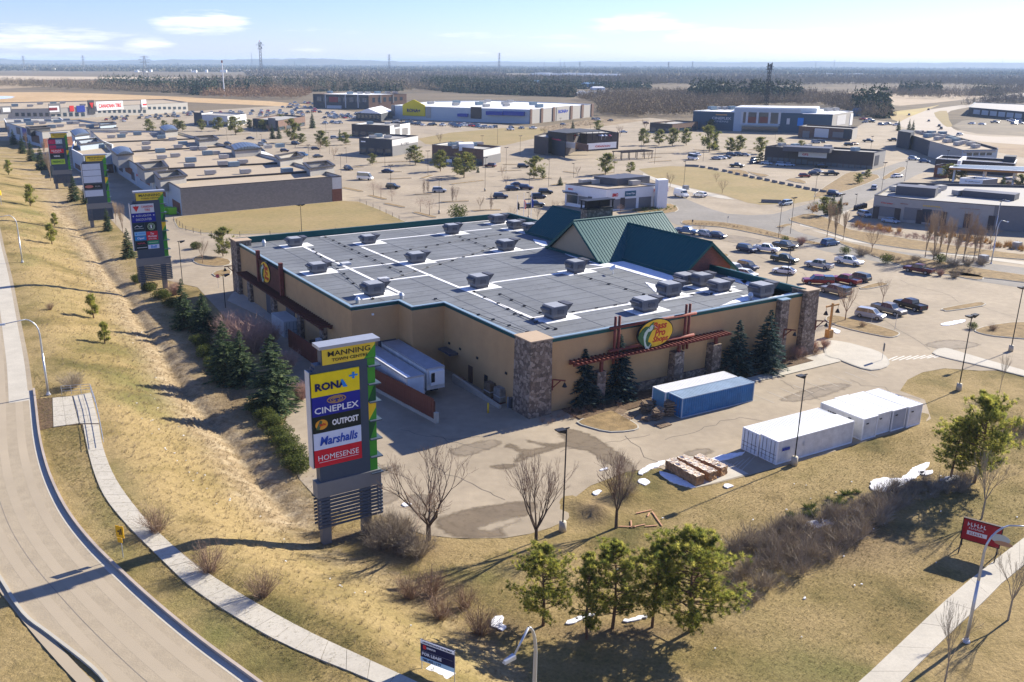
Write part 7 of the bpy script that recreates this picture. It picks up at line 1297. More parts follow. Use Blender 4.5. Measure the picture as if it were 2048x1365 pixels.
# --- right hand side
X=Bld('shop_building','dark curved shop row crowded with rooftop units by the arterial road','shops',[(1796,264),(1815,268),(1860,283),(1925,301),(1996,300),(1996,297),(1890,268),(1830,262)],7.0,DGR,TANROOF,.7,COPD,walls=[PW,DGR,LTW,PW]); X.units([(1855,276),(1870,274),(1885,277),(1900,281),(1875,281),(1893,286),(1910,285),(1925,289),(1940,292),(1862,270),(1915,292),(1950,297),(1884,271),(1845,270),(1838,268)],sc=1.2)
X.block([(1797,262),(1822,266),(1830,262),(1806,259)],8.6,.1,DGR,'corner_tower'); X.rect(2,1830,282,1856,298,LTW,'stone_panel',.1); windows_row(X,3,1932,1985,306,312,306,311,4); X.rect(3,1905+22,302,1990,305,LTW,'fascia',.3)
Y=Bld('service_station_shop','low dark station shop with pale end walls behind the canopy','shop',[(1872,318),(2030,328),(2034,320),(1884,311.5)],4.8,DBR,DGREY,.8,WHITE); Y.block([(2008,313),(2032,314),(2034,311),(2012,310)],6.6,.1,DGR,'corner_tower'); Y.block([(1915,322),(1922,322),(1934,313),(1926,313)],5.2,.1,WHITE,'white_fin')
cn=thing('fuel_canopy','long fuel station canopy with a white rim and orange fascia','canopy',(*G(1905,345,5.4)[:2],0)); w=np.array([G(*p,5.4)[:2] for p in ((1899,336),(2100,346),(2110,337),(1906,330))])-np.array(cn.location)[:2]
part('deck',MB().prism([tuple(p) for p in w],4.7,5.4),flat('orange_fascia',(.45,.20,.05),.5),cn); part('rim',MB().prism([tuple(p) for p in inset(w,-.15)],5.4,5.6),WHITE,cn); wi=inset(w,.8); part('roof_panel',MB().prism([tuple(p) for p in wi],5.6,5.62),flat('canopy_blue',(.08,.13,.19),.5),cn)
for f in (.05,.35,.65,.95):
    for s in (.25,.75): p=(w[0]*(1-s)+w[3]*s)*(1-f)+(w[1]*(1-s)+w[2]*s)*f; part('column',MB().box(p[0]-.25,p[0]+.25,p[1]-.25,p[1]+.25,0,4.7),WHITE,cn); part('canopy_rib',MB().box(p[0]-.2,p[0]+.2,p[1]-.2,p[1]+.2,5.62,5.75),WHITE,cn)
Z=shop('small_shop','small brick and blue panelled kiosk left of the fuel canopy','x' and (1870,331),(1897,333),(1912,330),4.6,RBR,RBR,wins=((0,0,0),(0,0,0))); Z.rect(0,1876,336,1892,350,PW,'panel')
AA=shop('small_shop','white walled tavern with black script lettering under the canopy','x' and (1920,357),(1966,361),(1996,358),6.6,flat('tavern_white',(.66,.72,.76),.6),GRW,roof=TANROOF,cop=WHITE,wins=((0,0,0),(0,0,0))); AA.rect(0,1929,361,1960,367,flat('tavern_white',None),'sign_panel'); AA.text('St. Jefferson',DGREY,None,.95,.8,.01,shear=.2)
RB=Bld('strip_mall','beige strip mall at the right edge with colourful sign lettering','shops',[(1749,391),(1820,399),(1990,412),(2075,416),(2250,424),(2260,388),(2048,372),(1800,366),(1782,372)],6.4,GRW,LTW,.55,COPD,walls=[LTW,LTW,GRW,GRW,GRW,DGREY,DGREY,GRW,LTW]); RB.units([(1830,384),(1868,388),(1915,391),(1970,394),(2018,396),(1840,381),(1880,381),(1790,383)],FAR_UNIT)
RB.block([(1793,372),(1872,378),(1878,373),(1797,367.5)],8.4,5.6,DGREY,'rear_parapet'); RB.block([(1925,381),(2030,390),(2040,386),(1930,377)],7.6,5.6,DGREY,'rear_parapet'); 
for (x0,y0,x1,y1,m) in ((1752,411,1788,436,GRW),(1799,414,1838,442,GRW),(1845,418,1860,446,DGR),(1865,420,1885,448,GRW)): RB.rect(0 if x1<1821 else 1,x0,y0,x1,y1,m,'grey_bay',.08)
for x in (1748,1791,1835,1883,1930,1978): RB.rect(0 if x<1820 else 1,x,413+(x-1748)*.08,x+7,442+(x-1748)*.09,DBR,'pier',.25)
RB.rect(0,1761,403,1788,410,LTW,'sign_panel',.1); RB.text('Carstar',RED,None,.9,.7,.03); RB.rect(0,1800,405,1838-20,411,LTW,'sign_panel',.1); RB.text('MEDICAL',flat('print_brown',(.3,.08,.05),.5),None,.8,.5,.02); RB.rect(1,1845,409,1884,417,LTW,'sign_panel',.1); RB.text('VAPORIZER' if False else 'SUNSHINE' if False else 'DENTAL',YEL,None,.9,.5,.03); RB.rect(1,1918,415,1962,421,LTW,'sign_panel',.1); RB.text('ORTHO CARE',flat('print_brown',None),None,.9,.4,.01)
FR=Bld('shop_building','dark blue shops at the far right beyond the arterial road','shops',[(1938,215),(2048,224),(2200,236),(2260,226),(2048,209),(1950,205)],7.0,DGR,LTW,.4,PW); windows_row(FR,0,1945,2045,219,228,228,238,6,PW); 
# --- other site pieces
bar=MB().hexa([(-1.5,-.3,0),(1.5,-.3,0),(1.5,.3,0),(-1.5,.3,0)],[(-1.5,-.1,.85),(1.5,-.1,.85),(1.5,.1,.85),(-1.5,.1,.85)]).mesh('concrete_barrier',flat('barrier_grey',(.22,.21,.20),.85))
bl=[(1377,333.5),(1391,334),(1405,336),(1421,338.5),(1432,340.5),(1449,343.5),(1461,346.5),(1475,350),(1491,353),(1504,356.5),(1519,359),(1534,362),(1549,365.5),(1564,368.5),(1581,372),(1597,375.5),(1613,379),(1630,382),(1646,385)]
for i,p in enumerate(bl):
    q=bl[min(i+1,len(bl)-1)]; r_=bl[max(i-1,0)]; d=G(*q)-G(*r_); o=obj('concrete_barrier',bar,None,tuple(G(*p)),math.atan2(d[1],d[0])); tag(o,'grey concrete barrier between dry lot and strip parking, '+('far left end of the line','second','third','fourth','fifth','sixth','seventh','eighth','ninth','tenth','eleventh','twelfth','thirteenth','fourteenth','fifteenth','sixteenth','seventeenth','eighteenth','right end nearest the junction')[i]+(' of the line' if 0<i<18 else ''),'barrier','concrete barriers along the vacant lot')
o=obj('concrete_barrier',bar,None,tuple(G(1542,406)),-.2); o.scale=(2,1,1.2); tag(o,'longer pale concrete barrier by the junction beside the pale suv','barrier')
def fence_line(pts,label,n_per=3.2,hh=1.3):
    w=[G(*p) for p in pts]; t=thing('wire_fence',label,'fence',w[0]); pm=MB().box(-.05,.05,-.05,.05,0,hh).mesh('post',flat('fence_post',(.10,.08,.06),.8)); wires=MB()
    for a,b in zip(w[:-1],w[1:]):
        L=np.linalg.norm(b-a); k=max(1,int(L/n_per))
        for j in range(k): c=a+(b-a)*j/k-w[0]; obj('post',pm,t,tuple(c))
        for z in (.4,.8,1.2): wires.tube(tuple(a-w[0]+np.array([0,0,z])),tuple(b-w[0]+np.array([0,0,z])),.02,n=3)
    part('wire',wires,GREY,t)
fence_line([(348,444),(372,462),(402,470),(445,476)],'short wire fence along the left side of the dry field'); fence_line([(480,474),(600,470),(740,461),(815,450)],'wire fence between the dry field and the store roof line',7); fence_line([(684,401),(720,406),(760,422),(812,448)],'wire fence along the right side of the dry field',5)
for (x,y,lab,m) in ((345,430,'bright green bin at the corner of the blank grey wall',mat('lime_bin',(.16,.48,.02),.5)),(337,429,'second green bin half behind the pylon sign',mat('lime_bin',None)) ):
    t=thing('waste_bin',lab,'bin',G(x,y),RZ,'green bins'); part('body',MB().hexa([(-1.0,-.8,.2),(1.0,-.8,.2),(1.0,.8,.2),(-1.0,.8,.2)],[(-1.15,-.95,1.9),(1.15,-.95,1.9),(1.15,.95,1.9),(-1.15,.95,1.9)]),m,t); part('lid',MB().box(-1.15,1.15,-.95,.95,1.9,2.05),m,t)
for k in range(4):
    t=thing('bicycle_bin',['first dark round topped bin by the beige strip','second dark round topped bin by the beige strip','third dark round topped bin by the beige strip','last dark round topped bin, nearest the doors'][k],'bin',G(1712+k*5.5,421-k*1.6),RZ,'dark bins by the beige strip'); part('body',MB().box(-.5,.5,-.6,.6,0,1.0),BLACK,t); part('lid',MB().tube((0,-.6,1.0),(0,.6,1.0),.5,n=12),DGREY,t)
for (x,y,lab) in ((1371,380,'grey green utility box beside the lamp behind the bank'),(1966,524,'small grey utility box beside the pale street light'),(1728,352,'utility box on the street corner island'),(2033,497,'grey utility cabinet at the far right curb')):
    t=thing('utility_box',lab,'utility box',G(x,y),RZ); part('cabinet',MB().box(-.9,.9,-.7,.7,0,1.5),GREY,t); part('plinth',MB().box(-1.1,1.1,-.9,.9,0,.15),CONC,t)
# water slope features: pond and distant buildings
structure('pond',sheet_mesh(wpoly([(-60,193),(15,192.5),(30,194),(22,197),(0,198.5),(-60,199)]),.06,flat('pond_ice',(.72,.78,.85),.15,spec=.8)))
for (x0,x1,y,h,m,lab,cat) in ((1053,1085,170,9,flat('barn_blue',(.10,.20,.33),.6),'blue domed barn among the far trees','barn'),(1167,1202,175,9,flat('barn_blue',None),'blue flat shed among the far trees','shed'),(1128,1152,171,6,PWL,'pale low shed beside the blue barn','shed'),(1184,1210,181,6,WHITE,'white low shed in front of the blue shed','shed'),(1706,1722,233,7,flat('hut_blue',(.09,.14,.2),.6),'small dark hut right of the cinema','hut')):
    a,b=G(x0,y)[:2],G(x1,y)[:2]; d=(b-a); L=np.hypot(*d); t=thing('far_building',lab,cat,(*a,0),math.atan2(d[1],d[0])); part('wall',MB().box(0,L,0,L*.5,0,h*.7),m,t); part('roof',MB().hexa([(0,0,h*.7),(L,0,h*.7),(L,L*.5,h*.7),(0,L*.5,h*.7)],[(L*.12,L*.25,h),(L*.88,L*.25,h),(L*.88,L*.26,h),(L*.12,L*.26,h)]),m,t); part('door',MB().box(L*.4,L*.55,-.1,0,0,h*.45),DGREY,t)
sv=MB(); 
for p in in_px([(1060,152),(1240,154),(1230,150),(1070,149)],70): s_=RNG.uniform(6,22); sv.box(p[0]-s_,p[0]+s_,p[1]-8,p[1]+8,0,RNG.uniform(4,9))
for p in in_px([(1560,150),(1760,152),(1760,147),(1560,146)],50): s_=RNG.uniform(6,22); sv.box(p[0]-s_,p[0]+s_,p[1]-8,p[1]+8,0,RNG.uniform(4,9))
for p in in_px([(1150,192),(1300,190),(1280,184),(1160,186)],30): s_=RNG.uniform(2,5); sv.box(p[0]-s_,p[0]+s_,p[1]-3,p[1]+3,0,RNG.uniform(2,4))
for p in in_px([(0,145),(700,147),(700,143),(0,142)],30): s_=RNG.uniform(3,9); sv.box(p[0]-s_,p[0]+s_,p[1]-8,p[1]+8,0,RNG.uniform(6,12))
tag(obj('distant_village',sv.mesh('distant_village',WHITE)),'pale specks of distant buildings along the horizon','village',kind='stuff')
# towers and pylons
def lattice(px,yt,label,wb_,wt,arms=(),m=GREY,n=8,dishes=0,name='power_pylon',cat='power pylon',base=None,r=None,group=None):
    g=G(*px); h=HT(px[0],px[1],yt); r=r or h*.006; t=thing(name,label,cat,g,.3,group); b=MB()
    for sx,sy in ((-1,-1),(1,-1),(1,1),(-1,1)): b.tube((sx*wb_/2,sy*wb_/2,0),(sx*wt/2,sy*wt/2,h),r,n=4)
    for k in range(n):
        z0,z1=h*k/n,h*(k+1)/n; w0,w1=wb_+(wt-wb_)*k/n,wb_+(wt-wb_)*(k+1)/n
        for a in range(4):
            c=[(-1,-1),(1,-1),(1,1),(-1,1)]; p,q=c[a],c[(a+1)%4]; b.tube((p[0]*w0/2,p[1]*w0/2,z0),(q[0]*w1/2,q[1]*w1/2,z1),r*.6,n=3); b.tube((q[0]*w0/2,q[1]*w0/2,z0),(p[0]*w1/2,p[1]*w1/2,z1),r*.6,n=3)
    part('lattice',b,m,t)
    for z,L in arms: part('crossarm',MB().tube((-L,0,h*z),(L,0,h*z),r*.9,n=4).tube((-L,0,h*z),(0,0,h*z+h*.05),r*.6,n=3).tube((L,0,h*z),(0,0,h*z+h*.05),r*.6,n=3),m,t)
    for k in range(dishes): a=k*2.1; part('antenna',MB().box(wt*.9*math.cos(a)-.5,wt*.9*math.cos(a)+.5,wt*.9*math.sin(a)-.5,wt*.9*math.sin(a)+.5,h*(.86+.03*(k%4)),h*(.86+.03*(k%4))+3),DGREY,t)
    return t,h
t,h=lattice((1532,213),128,'dark lattice phone mast with antennas behind the cinema',3.2,2.4,((.93,5),(.86,5)),BLACK,12,9,'phone_mast','mast',r=.22); part('mast_tip',MB().tube((2.5,0,h*.9),(2.5,0,h*1.04),.2,n=5).tube((-2.5,0,h*.9),(-2.5,0,h*1.02),.2,n=5),BLACK,t)
t,h=lattice((525,178),84,'tall lattice radio mast left of centre on the skyline',4,3,((.93,7),(.85,4)),GREY,16,6,'radio_mast','mast',r=.35); part('mast_tip',MB().tube((0,0,h),(0,0,h*1.03),.4,n=5),RED,t)
g=G(449,194); hh_=HT(449,194,126); t=thing('white_mast','white slim mast with a red tip rising from the bushes','mast',g); part('tube',MB().tube((0,0,0),(0,0,hh_),.9,.5,8),WHITE,t); part('tip',MB().tube((0,0,hh_),(0,0,hh_+3),1.2,.9,6),flat('rust',(.2,.05,.03),.6),t)
for px,yt,lab,s in (((293,165),112,'largest pylon left of the masts',1.),((779,150),109,'pylon above the dealer',.8),((998,150),106,'pylon above the home store',.8),((50,145),112,'leftmost pylon',.8),((169,146),111,'second pylon from the left',.8),((1159,146),124,'small pylon right of the home store one',.6),((1336,147),124,'pylon over the middle woods',.7),((1384,145),123,'small pylon left of the phone mast',.6),((1630,142),124,'small pylon right of the phone mast',.6),((1667,142),120,'pylon over the pale field',.7),((1834,140),121,'pylon second from the right',.7),((2002,140),118,'rightmost pylon',.8),((357,142),126,'tiny pylon right of the largest',.5)):
    lattice(px,yt,lab+' on the horizon',12*s,2.5*s,((.95,9*s),(.85,13*s),(.75,10*s)),GREY,6,0,group='power pylons on the horizon',r=.45)
for q_,(px,yt) in enumerate((((505,142),105),((590,142),122),((1088,144),122),((1120,144),118),((1128,144),121),((1240,144),126))):
    g=G(*px); h=HT(px[0],px[1],yt); t=thing('thin_mast',['thin faint mast just left of the radio mast','thin faint mast right of the radio mast','first thin mast in the middle woods skyline','tallest of three thin masts in the middle skyline','third thin mast, close beside the tallest','thin mast above the blue sheds to the right'][q_],'mast',g,0,'thin masts on the horizon'); part('tube',MB().tube((0,0,0),(0,0,h),1.2,.8,5),GREY,t); part('stay',MB().tube((0,0,h*.9),(12,0,0),.25,n=3).tube((0,0,h*.9),(-12,0,0),.25,n=3),GREY,t)
# ---------------------------------------------------------------- vegetation
BARK=mat('bark',(.105,.075,.055),.9,.3,4,bump=.6); BARKP=mat('pine_bark',(.16,.095,.055),.9,.3,4,bump=.6); TWIG=mat('twig',(.27,.18,.12),.9,.25,3); TWIGP=mat('pale_twig',(.34,.25,.16),.9,.25,3); TWIGR=mat('red_brown_twig',(.42,.27,.21),.9,.3,3); TWIGG=mat('grey_twig',(.33,.27,.19),.9,.3,2)
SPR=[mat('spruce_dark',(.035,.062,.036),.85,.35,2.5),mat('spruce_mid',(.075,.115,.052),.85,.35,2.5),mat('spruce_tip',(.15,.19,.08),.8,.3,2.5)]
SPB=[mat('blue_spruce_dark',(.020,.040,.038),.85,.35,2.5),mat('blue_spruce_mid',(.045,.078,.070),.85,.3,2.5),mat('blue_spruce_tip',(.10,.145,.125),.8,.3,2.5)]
PIN=[mat('pine_dark',(.085,.105,.026),.85,.35,2.),mat('pine_mid',(.20,.21,.042),.85,.3,2.),mat('pine_tip',(.36,.33,.075),.8,.3,2.)]
FDK=[mat('far_conifer_dark',(.018,.034,.022),.9,.3,.5),mat('far_conifer_mid',(.035,.058,.030),.9,.3,.5),mat('far_conifer_tip',(.06,.08,.035),.9,.3,.5)]
def blades(c,d,L,w,rng,up=.0):
    """triangles at centres c pointing along d"""
    n=len(c); s=np.cross(d,rng.normal(0,1,(n,3))); s/=np.linalg.norm(s,axis=1)[:,None]+1e-9
    L=np.broadcast_to(np.asarray(L,float).reshape(-1,1) if np.ndim(L) else L,(n,1)); w=np.broadcast_to(np.asarray(w,float).reshape(-1,1) if np.ndim(w) else w,(n,1))
    a=c-s*w*.5; b=c+s*w*.5; t=c+d*L; V=np.stack([a,b,t],1).reshape(-1,3); T_=np.arange(3*n).reshape(-1,3); return V,T_
def leaflight(ms,f=.4,k=1.3):
    for m in ms:
        t=m.node_tree; b=t.nodes['Principled BSDF']; o=t.nodes['Material Output']; src=b.inputs['Base Color'].links[0].from_socket; tr=t.nodes.new('ShaderNodeBsdfTranslucent'); mx=t.nodes.new('ShaderNodeMixShader'); sc_=t.nodes.new('ShaderNodeVectorMath'); sc_.operation='SCALE'; sc_.inputs['Scale'].default_value=k; t.links.new(src,sc_.inputs[0]); t.links.new(sc_.outputs[0],tr.inputs[0]); mx.inputs[0].default_value=f; t.links.new(b.outputs[0],mx.inputs[1]); t.links.new(tr.outputs[0],mx.inputs[2]); t.links.new(mx.outputs[0],o.inputs['Surface'])
leaflight(PIN,.5,1.7); leaflight(SPR+SPB,.35,1.2)
def unit(v): return v/(np.linalg.norm(v,axis=-1,keepdims=True)+1e-9)
def spruce_mesh(h,r,seed,levels=34,nb=11,ns=9,mats=None,z0=.04,gap=.0):
    g=np.random.default_rng(seed); C=[];D=[];Ls=[];Ws=[];MI=[]
    for i in range(levels):
        f=(i+.5)/levels; z=h*(z0+(1-z0)*f**.95); R=r*(1-f)**.82*(.92+.16*g.random())+.04
        nbi=max(4,int(nb*(1-f*.55)))
        for k in range(nbi):
            if g.random()<gap: continue
            a=g.uniform(0,6.283); Rb=R*g.uniform(.72,1.12); q=np.linspace(.18,1,ns)
            x=Rb*q; zz=z-.30*Rb*q**1.2+.10*Rb*q**3+g.normal(0,.03); base=np.stack([x*math.cos(a),x*math.sin(a),zz],1)
            for s in (-1,1,0):
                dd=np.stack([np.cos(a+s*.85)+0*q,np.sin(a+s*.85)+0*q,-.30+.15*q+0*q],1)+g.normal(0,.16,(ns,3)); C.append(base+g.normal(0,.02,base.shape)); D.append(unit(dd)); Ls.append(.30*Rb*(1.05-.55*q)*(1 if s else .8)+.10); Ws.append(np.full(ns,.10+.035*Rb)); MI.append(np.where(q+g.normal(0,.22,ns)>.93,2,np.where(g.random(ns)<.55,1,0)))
    C=np.concatenate(C);D=np.concatenate(D);V,T_=blades(C,D,np.concatenate(Ls),np.concatenate(Ws),g)
    return tri_mesh('crown',V,T_,mats or SPR,np.concatenate(MI))
def trunk_mesh(h,r,m,bend=.0,name='trunk',n=7):
    mb=MB(); pts=[(bend*math.sin(k*1.3)*.3,bend*math.cos(k*1.7)*.3,h*k/5) for k in range(6)]; mb.path(pts,[r*(1-.16*k) for k in range(6)],n); return mb.mesh(name,m,True)
def pine_meshes(h,r,seed,tufts=520,blade=15,lean=0.,z0=.16,mats=None,bs=1.):
    g=np.random.default_rng(seed); limbs=MB(); C=[];
    tr=[np.array([lean*f*h*.15+.12*math.sin(5*f+seed),.12*math.cos(4*f+seed),h*.97*f]) for f in np.linspace(0,1,8)]
    limbs.path([tuple(p) for p in tr],[.15*(1-.85*f) for f in np.linspace(0,1,8)],7)
    nl=int(26+tufts/30); 
    for i in range(nl):
        f=z0+(1-z0)*((i+g.random())/nl); p=np.array([np.interp(f,np.linspace(0,1,8),[q[j] for q in tr]) for j in range(3)])
        prof=math.sin(math.pi*min(1,(f-z0+.12)/(1.12-z0))**.8)**.7; R=r*prof*g.uniform(.55,1.18)+.15; a=g.uniform(0,6.283); el=.15+.5*f
        e=p+np.array([math.cos(a)*R,math.sin(a)*R,el*R]); m1=(p+e)/2+g.normal(0,.08,3)-np.array([0,0,.06*R]); limbs.path([tuple(p),tuple(m1),tuple(e)],[.045,.03,.012],4)
        k=max(4,int(tufts/nl*g.uniform(.6,1.4)))
        for j in range(k):
            q=g.uniform(.30,1.06); b=p*(1-q)+e*q if q<1 else e; b=b+g.normal(0,1,3)*np.array([.18,.18,.11])*(.55+.3*R); C.append(b)
            if g.random()<.25: limbs.tube(tuple((p*(1-min(q,1))+e*min(q,1))),tuple(b),.010,.006,3,False)
    C=np.array(C); C=np.repeat(C,blade,0); n=len(C); D=unit(g.normal(0,.8,(n,3))+np.array([0,0,.85])); V,T_=blades(C+D*.03,D,g.uniform(.20,.42,n)*bs,g.uniform(.030,.058,n)*bs*1.1,g)
    tid=np.repeat(np.random.default_rng(seed+1).choice([0,1,1,2],n//blade),blade)
    me=tri_mesh('crown',V,T_,mats or PIN,tid); return me,limbs.mesh('trunk',BARKP)
def bare_mesh(h,seed,spread=.55,depth=6,stem=.0,m=BARK,vase=.6,rad=.14,twig=TWIG,kids_=3,start=.28,ml=.78):
    g=np.random.default_rng(seed); mb=MB(); 
    def grow(p,d,L,r,k):
        n_=2; q=p
        for i in range(n_):
            d2=unit(d+g.normal(0,.07,3)+np.array([0,0,.05])); e=q+d2*L/n_; r2=r*(1-.22*(i+1)/n_); mb.m=0 if k>2 else 1
            mb.tube(tuple(q),tuple(e),r,r2,5 if k>3 else 3,cap=False); q=e; r=r2; d=d2
            if k>0 and i==0 and g.random()<.75: br(q,d,L*.8,r*.55,k-1)
        if k>0:
            for j in range(kids_-1 if k<depth-1 else kids_): br(q,d,L,r*.72,k-1)
    def br(p,d,L,r,k):
        ax=unit(np.cross(d,g.normal(0,1,3))); dd=unit(d+ax*g.uniform(.25,1.0)*spread+np.array([0,0,.10])); grow(p,dd,L*g.uniform(ml-.12,ml+.08),max(r,.008),k)
    L0=h*start; mb.m=0; mb.tube((0,0,0),(0.02,0,L0),rad,rad*.8,7); 
    for j in range(5):
        a=j*1.256+g.uniform(-.3,.3); dd=unit(np.array([math.cos(a)*vase,math.sin(a)*vase,1.0])); grow(np.array([0.02,0,L0*g.uniform(.85,1)]),dd,h*.22,rad*.5,depth-1)
    me=mb.mesh('branches',[m,twig]); v=np.empty(len(me.vertices)*3,np.float32); me.vertices.foreach_get('co',v); v=v.reshape(-1,3); s=h/v[:,2].max(); v*=s; me.vertices.foreach_set('co',v.ravel()); me.update(); return me
def shrub_mesh(h,w,seed,n=150,m=TWIG,twigs=5,th=.010,flare=.9,tip=.28):
    g=np.random.default_rng(seed); a=g.uniform(0,6.283,n); b=np.stack([np.cos(a),np.sin(a),0*a],1)*g.uniform(0,.18*w,n)[:,None]; d=unit(np.stack([np.cos(a)*g.uniform(0,flare,n),np.sin(a)*g.uniform(0,flare,n),np.ones(n)],1)+g.normal(0,.1,(n,3)))
    L=h*g.uniform(.55,1.05,n); V,T_=blades(b,d,L,th*2.4+0*L,g); VV=[V];TT=[T_]
    q=g.uniform(.3,.95,(n,twigs)); c=(b[:,None]+d[:,None]*(L[:,None]*q)[...,None]).reshape(-1,3); d2=unit(np.repeat(d,twigs,0)+g.normal(0,.55,(n*twigs,3))); V2,T2=blades(c,d2,g.uniform(tip*.5,tip*1.3,n*twigs)*h,th*1.5+0*c[:,0],g); VV.append(V2); TT.append(T2+len(V))
    return tri_mesh('branches',np.concatenate(VV),np.concatenate(TT),m)
def leafy_mesh(h,w,seed,n=900,mats=PIN,bl=.22,flat_=1.):
    g=np.random.default_rng(seed); c=unit(g.normal(0,1,(n,3)))*(g.random((n,1))**.45); c[:,2]=c[:,2]*.5+.5; lob=1+.25*np.sin(3*np.arctan2(c[:,1],c[:,0])+seed); c=c*np.array([w/2,w/2,h])*np.stack([lob,lob,np.ones(n)],1); D=unit(g.normal(0,1,(n,3))+np.array([0,0,.5])); V,T_=blades(c,D,g.uniform(.6,1.4,n)*bl,bl*.4+0*c[:,0],g); return tri_mesh('crown',V,T_,mats,g.choice([0,1,1,2],n))
def proto(name,parts):
    t=bpy.data.objects.new(name,None); COL.objects.link(t); 
    for n_,me in parts: obj(n_,me,t)
    return snap(t)
PROTO={}
def reg(k,h,parts,name): PROTO[k]=(h,proto(name,parts),[0])
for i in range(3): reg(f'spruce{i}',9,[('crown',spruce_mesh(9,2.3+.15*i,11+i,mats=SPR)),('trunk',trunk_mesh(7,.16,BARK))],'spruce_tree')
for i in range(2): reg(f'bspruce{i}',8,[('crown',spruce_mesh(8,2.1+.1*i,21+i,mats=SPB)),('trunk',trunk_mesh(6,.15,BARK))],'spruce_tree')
for i in range(4):
    me,lm=pine_meshes(7.5,(2.7,1.6,2.5,3.4)[i],31+i,tufts=(1150,620,1100,1750)[i],blade=24,bs=.85,lean=(.0,.35,.1,.0)[i]); reg(f'pine{i}',7.5,[('crown',me),('trunk',lm)],'pine_tree')
me,lm=pine_meshes(4,1.2,41,tufts=170,z0=.12,bs=1.7); reg('ypine',4,[('crown',me),('trunk',lm)],'pine_tree')
FP_=[mat('lot_pine_dark',(.06,.08,.025),.85,.3,2),mat('lot_pine_mid',(.15,.16,.045),.85,.3,2),mat('lot_pine_tip',(.25,.23,.065),.85,.3,2)]
for i in range(2):
    me,lm=pine_meshes(8,3.2,51+i,tufts=380,blade=9,z0=.10,mats=FP_,bs=2.9); reg(f'fpine{i}',8,[('crown',me),('trunk',lm)],'pine_tree')
reg('bare0',8.7,[('branches',bare_mesh(8.7,61,.62,6,vase=.75,rad=.20,start=.16))],'bare_tree'); reg('bare1',8,[('branches',bare_mesh(8,62,.42,6,vase=.42,rad=.17,start=.20))],'bare_tree'); reg('bare2',7,[('branches',bare_mesh(7,63,.50,6,vase=.42,rad=.15,start=.26))],'bare_tree')
reg('sbare0',6,[('branches',bare_mesh(6,64,.45,5,vase=.35,rad=.09,start=.30,m=TWIGG,twig=TWIGG))],'bare_tree'); reg('sbare1',6,[('branches',bare_mesh(6,65,.5,5,vase=.5,rad=.10,start=.25,m=TWIG,twig=TWIGP))],'bare_tree')
reg('poplar',9,[('branches',bare_mesh(9,66,.22,6,vase=.10,rad=.13,start=.12,m=TWIGP,twig=TWIGP,kids_=3))],'poplar_tree')
reg('rusty',5,[('crown',leafy_mesh(3.4,3.6,71,700,[TWIGR,TWIGP,TWIGR],.18)),('trunk',trunk_mesh(3.5,.09,BARK))],'small_tree')
for q in PROTO['rusty'][1].children: 
    if q.name.startswith('crown'): q.location=(0,0,1.6)
snap(PROTO['rusty'][1])
reg('column',5,[('crown',leafy_mesh(5,1.1,72,420,[TWIGG,TWIG,TWIGG],.25)),('trunk',trunk_mesh(4,.07,BARK))],'columnar_tree')
reg('shrub',2.2,[('branches',shrub_mesh(2.2,2.,81,170,TWIG))],'bare_shrub'); reg('shrubg',2.2,[('branches',shrub_mesh(2.2,2.6,82,260,TWIGG,7,.009,1.2))],'bare_shrub'); reg('shrubr',3.4,[('branches',shrub_mesh(3.4,3.,83,330,TWIGR,7,.014,.8))],'bare_shrub')
leaflight(FP_,.45,1.5); JUN=[mat('juniper_dark',(.03,.045,.015),.85,.3,2),mat('juniper_mid',(.075,.095,.022),.85,.3,2),mat('juniper_tip',(.135,.15,.035),.85,.3,2)]
leaflight(JUN,.4,1.3); reg('juniper',1.5,[('crown',leafy_mesh(1.5,2.8,91,2600,JUN,.20))],'juniper_bush'); reg('greenbush',1.4,[('crown',leafy_mesh(1.4,1.7,92,900,JUN,.18))],'evergreen_bush')
bpy.context.view_layer.update()
def put(kind,px,yt,label,group,cat,wide=1.,h=None,z=None,lean=0,hmul=1.):
    h0,t,used=PROTO[kind]; b=T(*px) if (px[0]<700 or (px[0]<1000 and px[1]>1080)) else G(*px); hh=h if h else HT(px[0],px[1],yt,b[2])*hmul; s=hh/h0
    loc=(b[0],b[1],b[2]-.05)
    if not used[0]: r=t; used[0]=1; r.location=loc; r.rotation_euler=(0,0,random.uniform(0,6.28)); r['label']=label; 
    else: r=dup(t,loc,random.uniform(0,6.28),label)
    r.scale=(s*wide,s*wide,s); r['category']=cat
    if group: r['group']=group
    return r
g_='spruces between the ditch and the store'
for k,p,yt,l,w in (('spruce0',(370,655),557,'slim spruce highest up the slope beside the juniper bushes',1.05),('spruce1',(408,662),585,'broad spruce right of the highest one, before the red bare shrub',1.5),('spruce2',(452,758),642,'spruce left of a twin in the middle of the shaded slope',1.3),('spruce0',(485,766),660,'spruce nearest the big red brown shrub, right twin',1.3),('spruce1',(549,815),668,'sunlit spruce nearest the tall pylon sign, before the bare shrub',1.45)): put(k,p,yt,l,g_,'spruce tree',w)
g_='blue spruces along the front wall'
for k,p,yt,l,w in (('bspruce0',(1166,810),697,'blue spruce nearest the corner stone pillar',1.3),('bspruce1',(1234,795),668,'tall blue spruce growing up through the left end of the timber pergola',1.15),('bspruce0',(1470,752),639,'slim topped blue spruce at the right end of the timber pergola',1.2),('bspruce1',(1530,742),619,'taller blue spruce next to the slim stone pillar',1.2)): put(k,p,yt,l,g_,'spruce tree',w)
g_='pines at the foot of the slope'
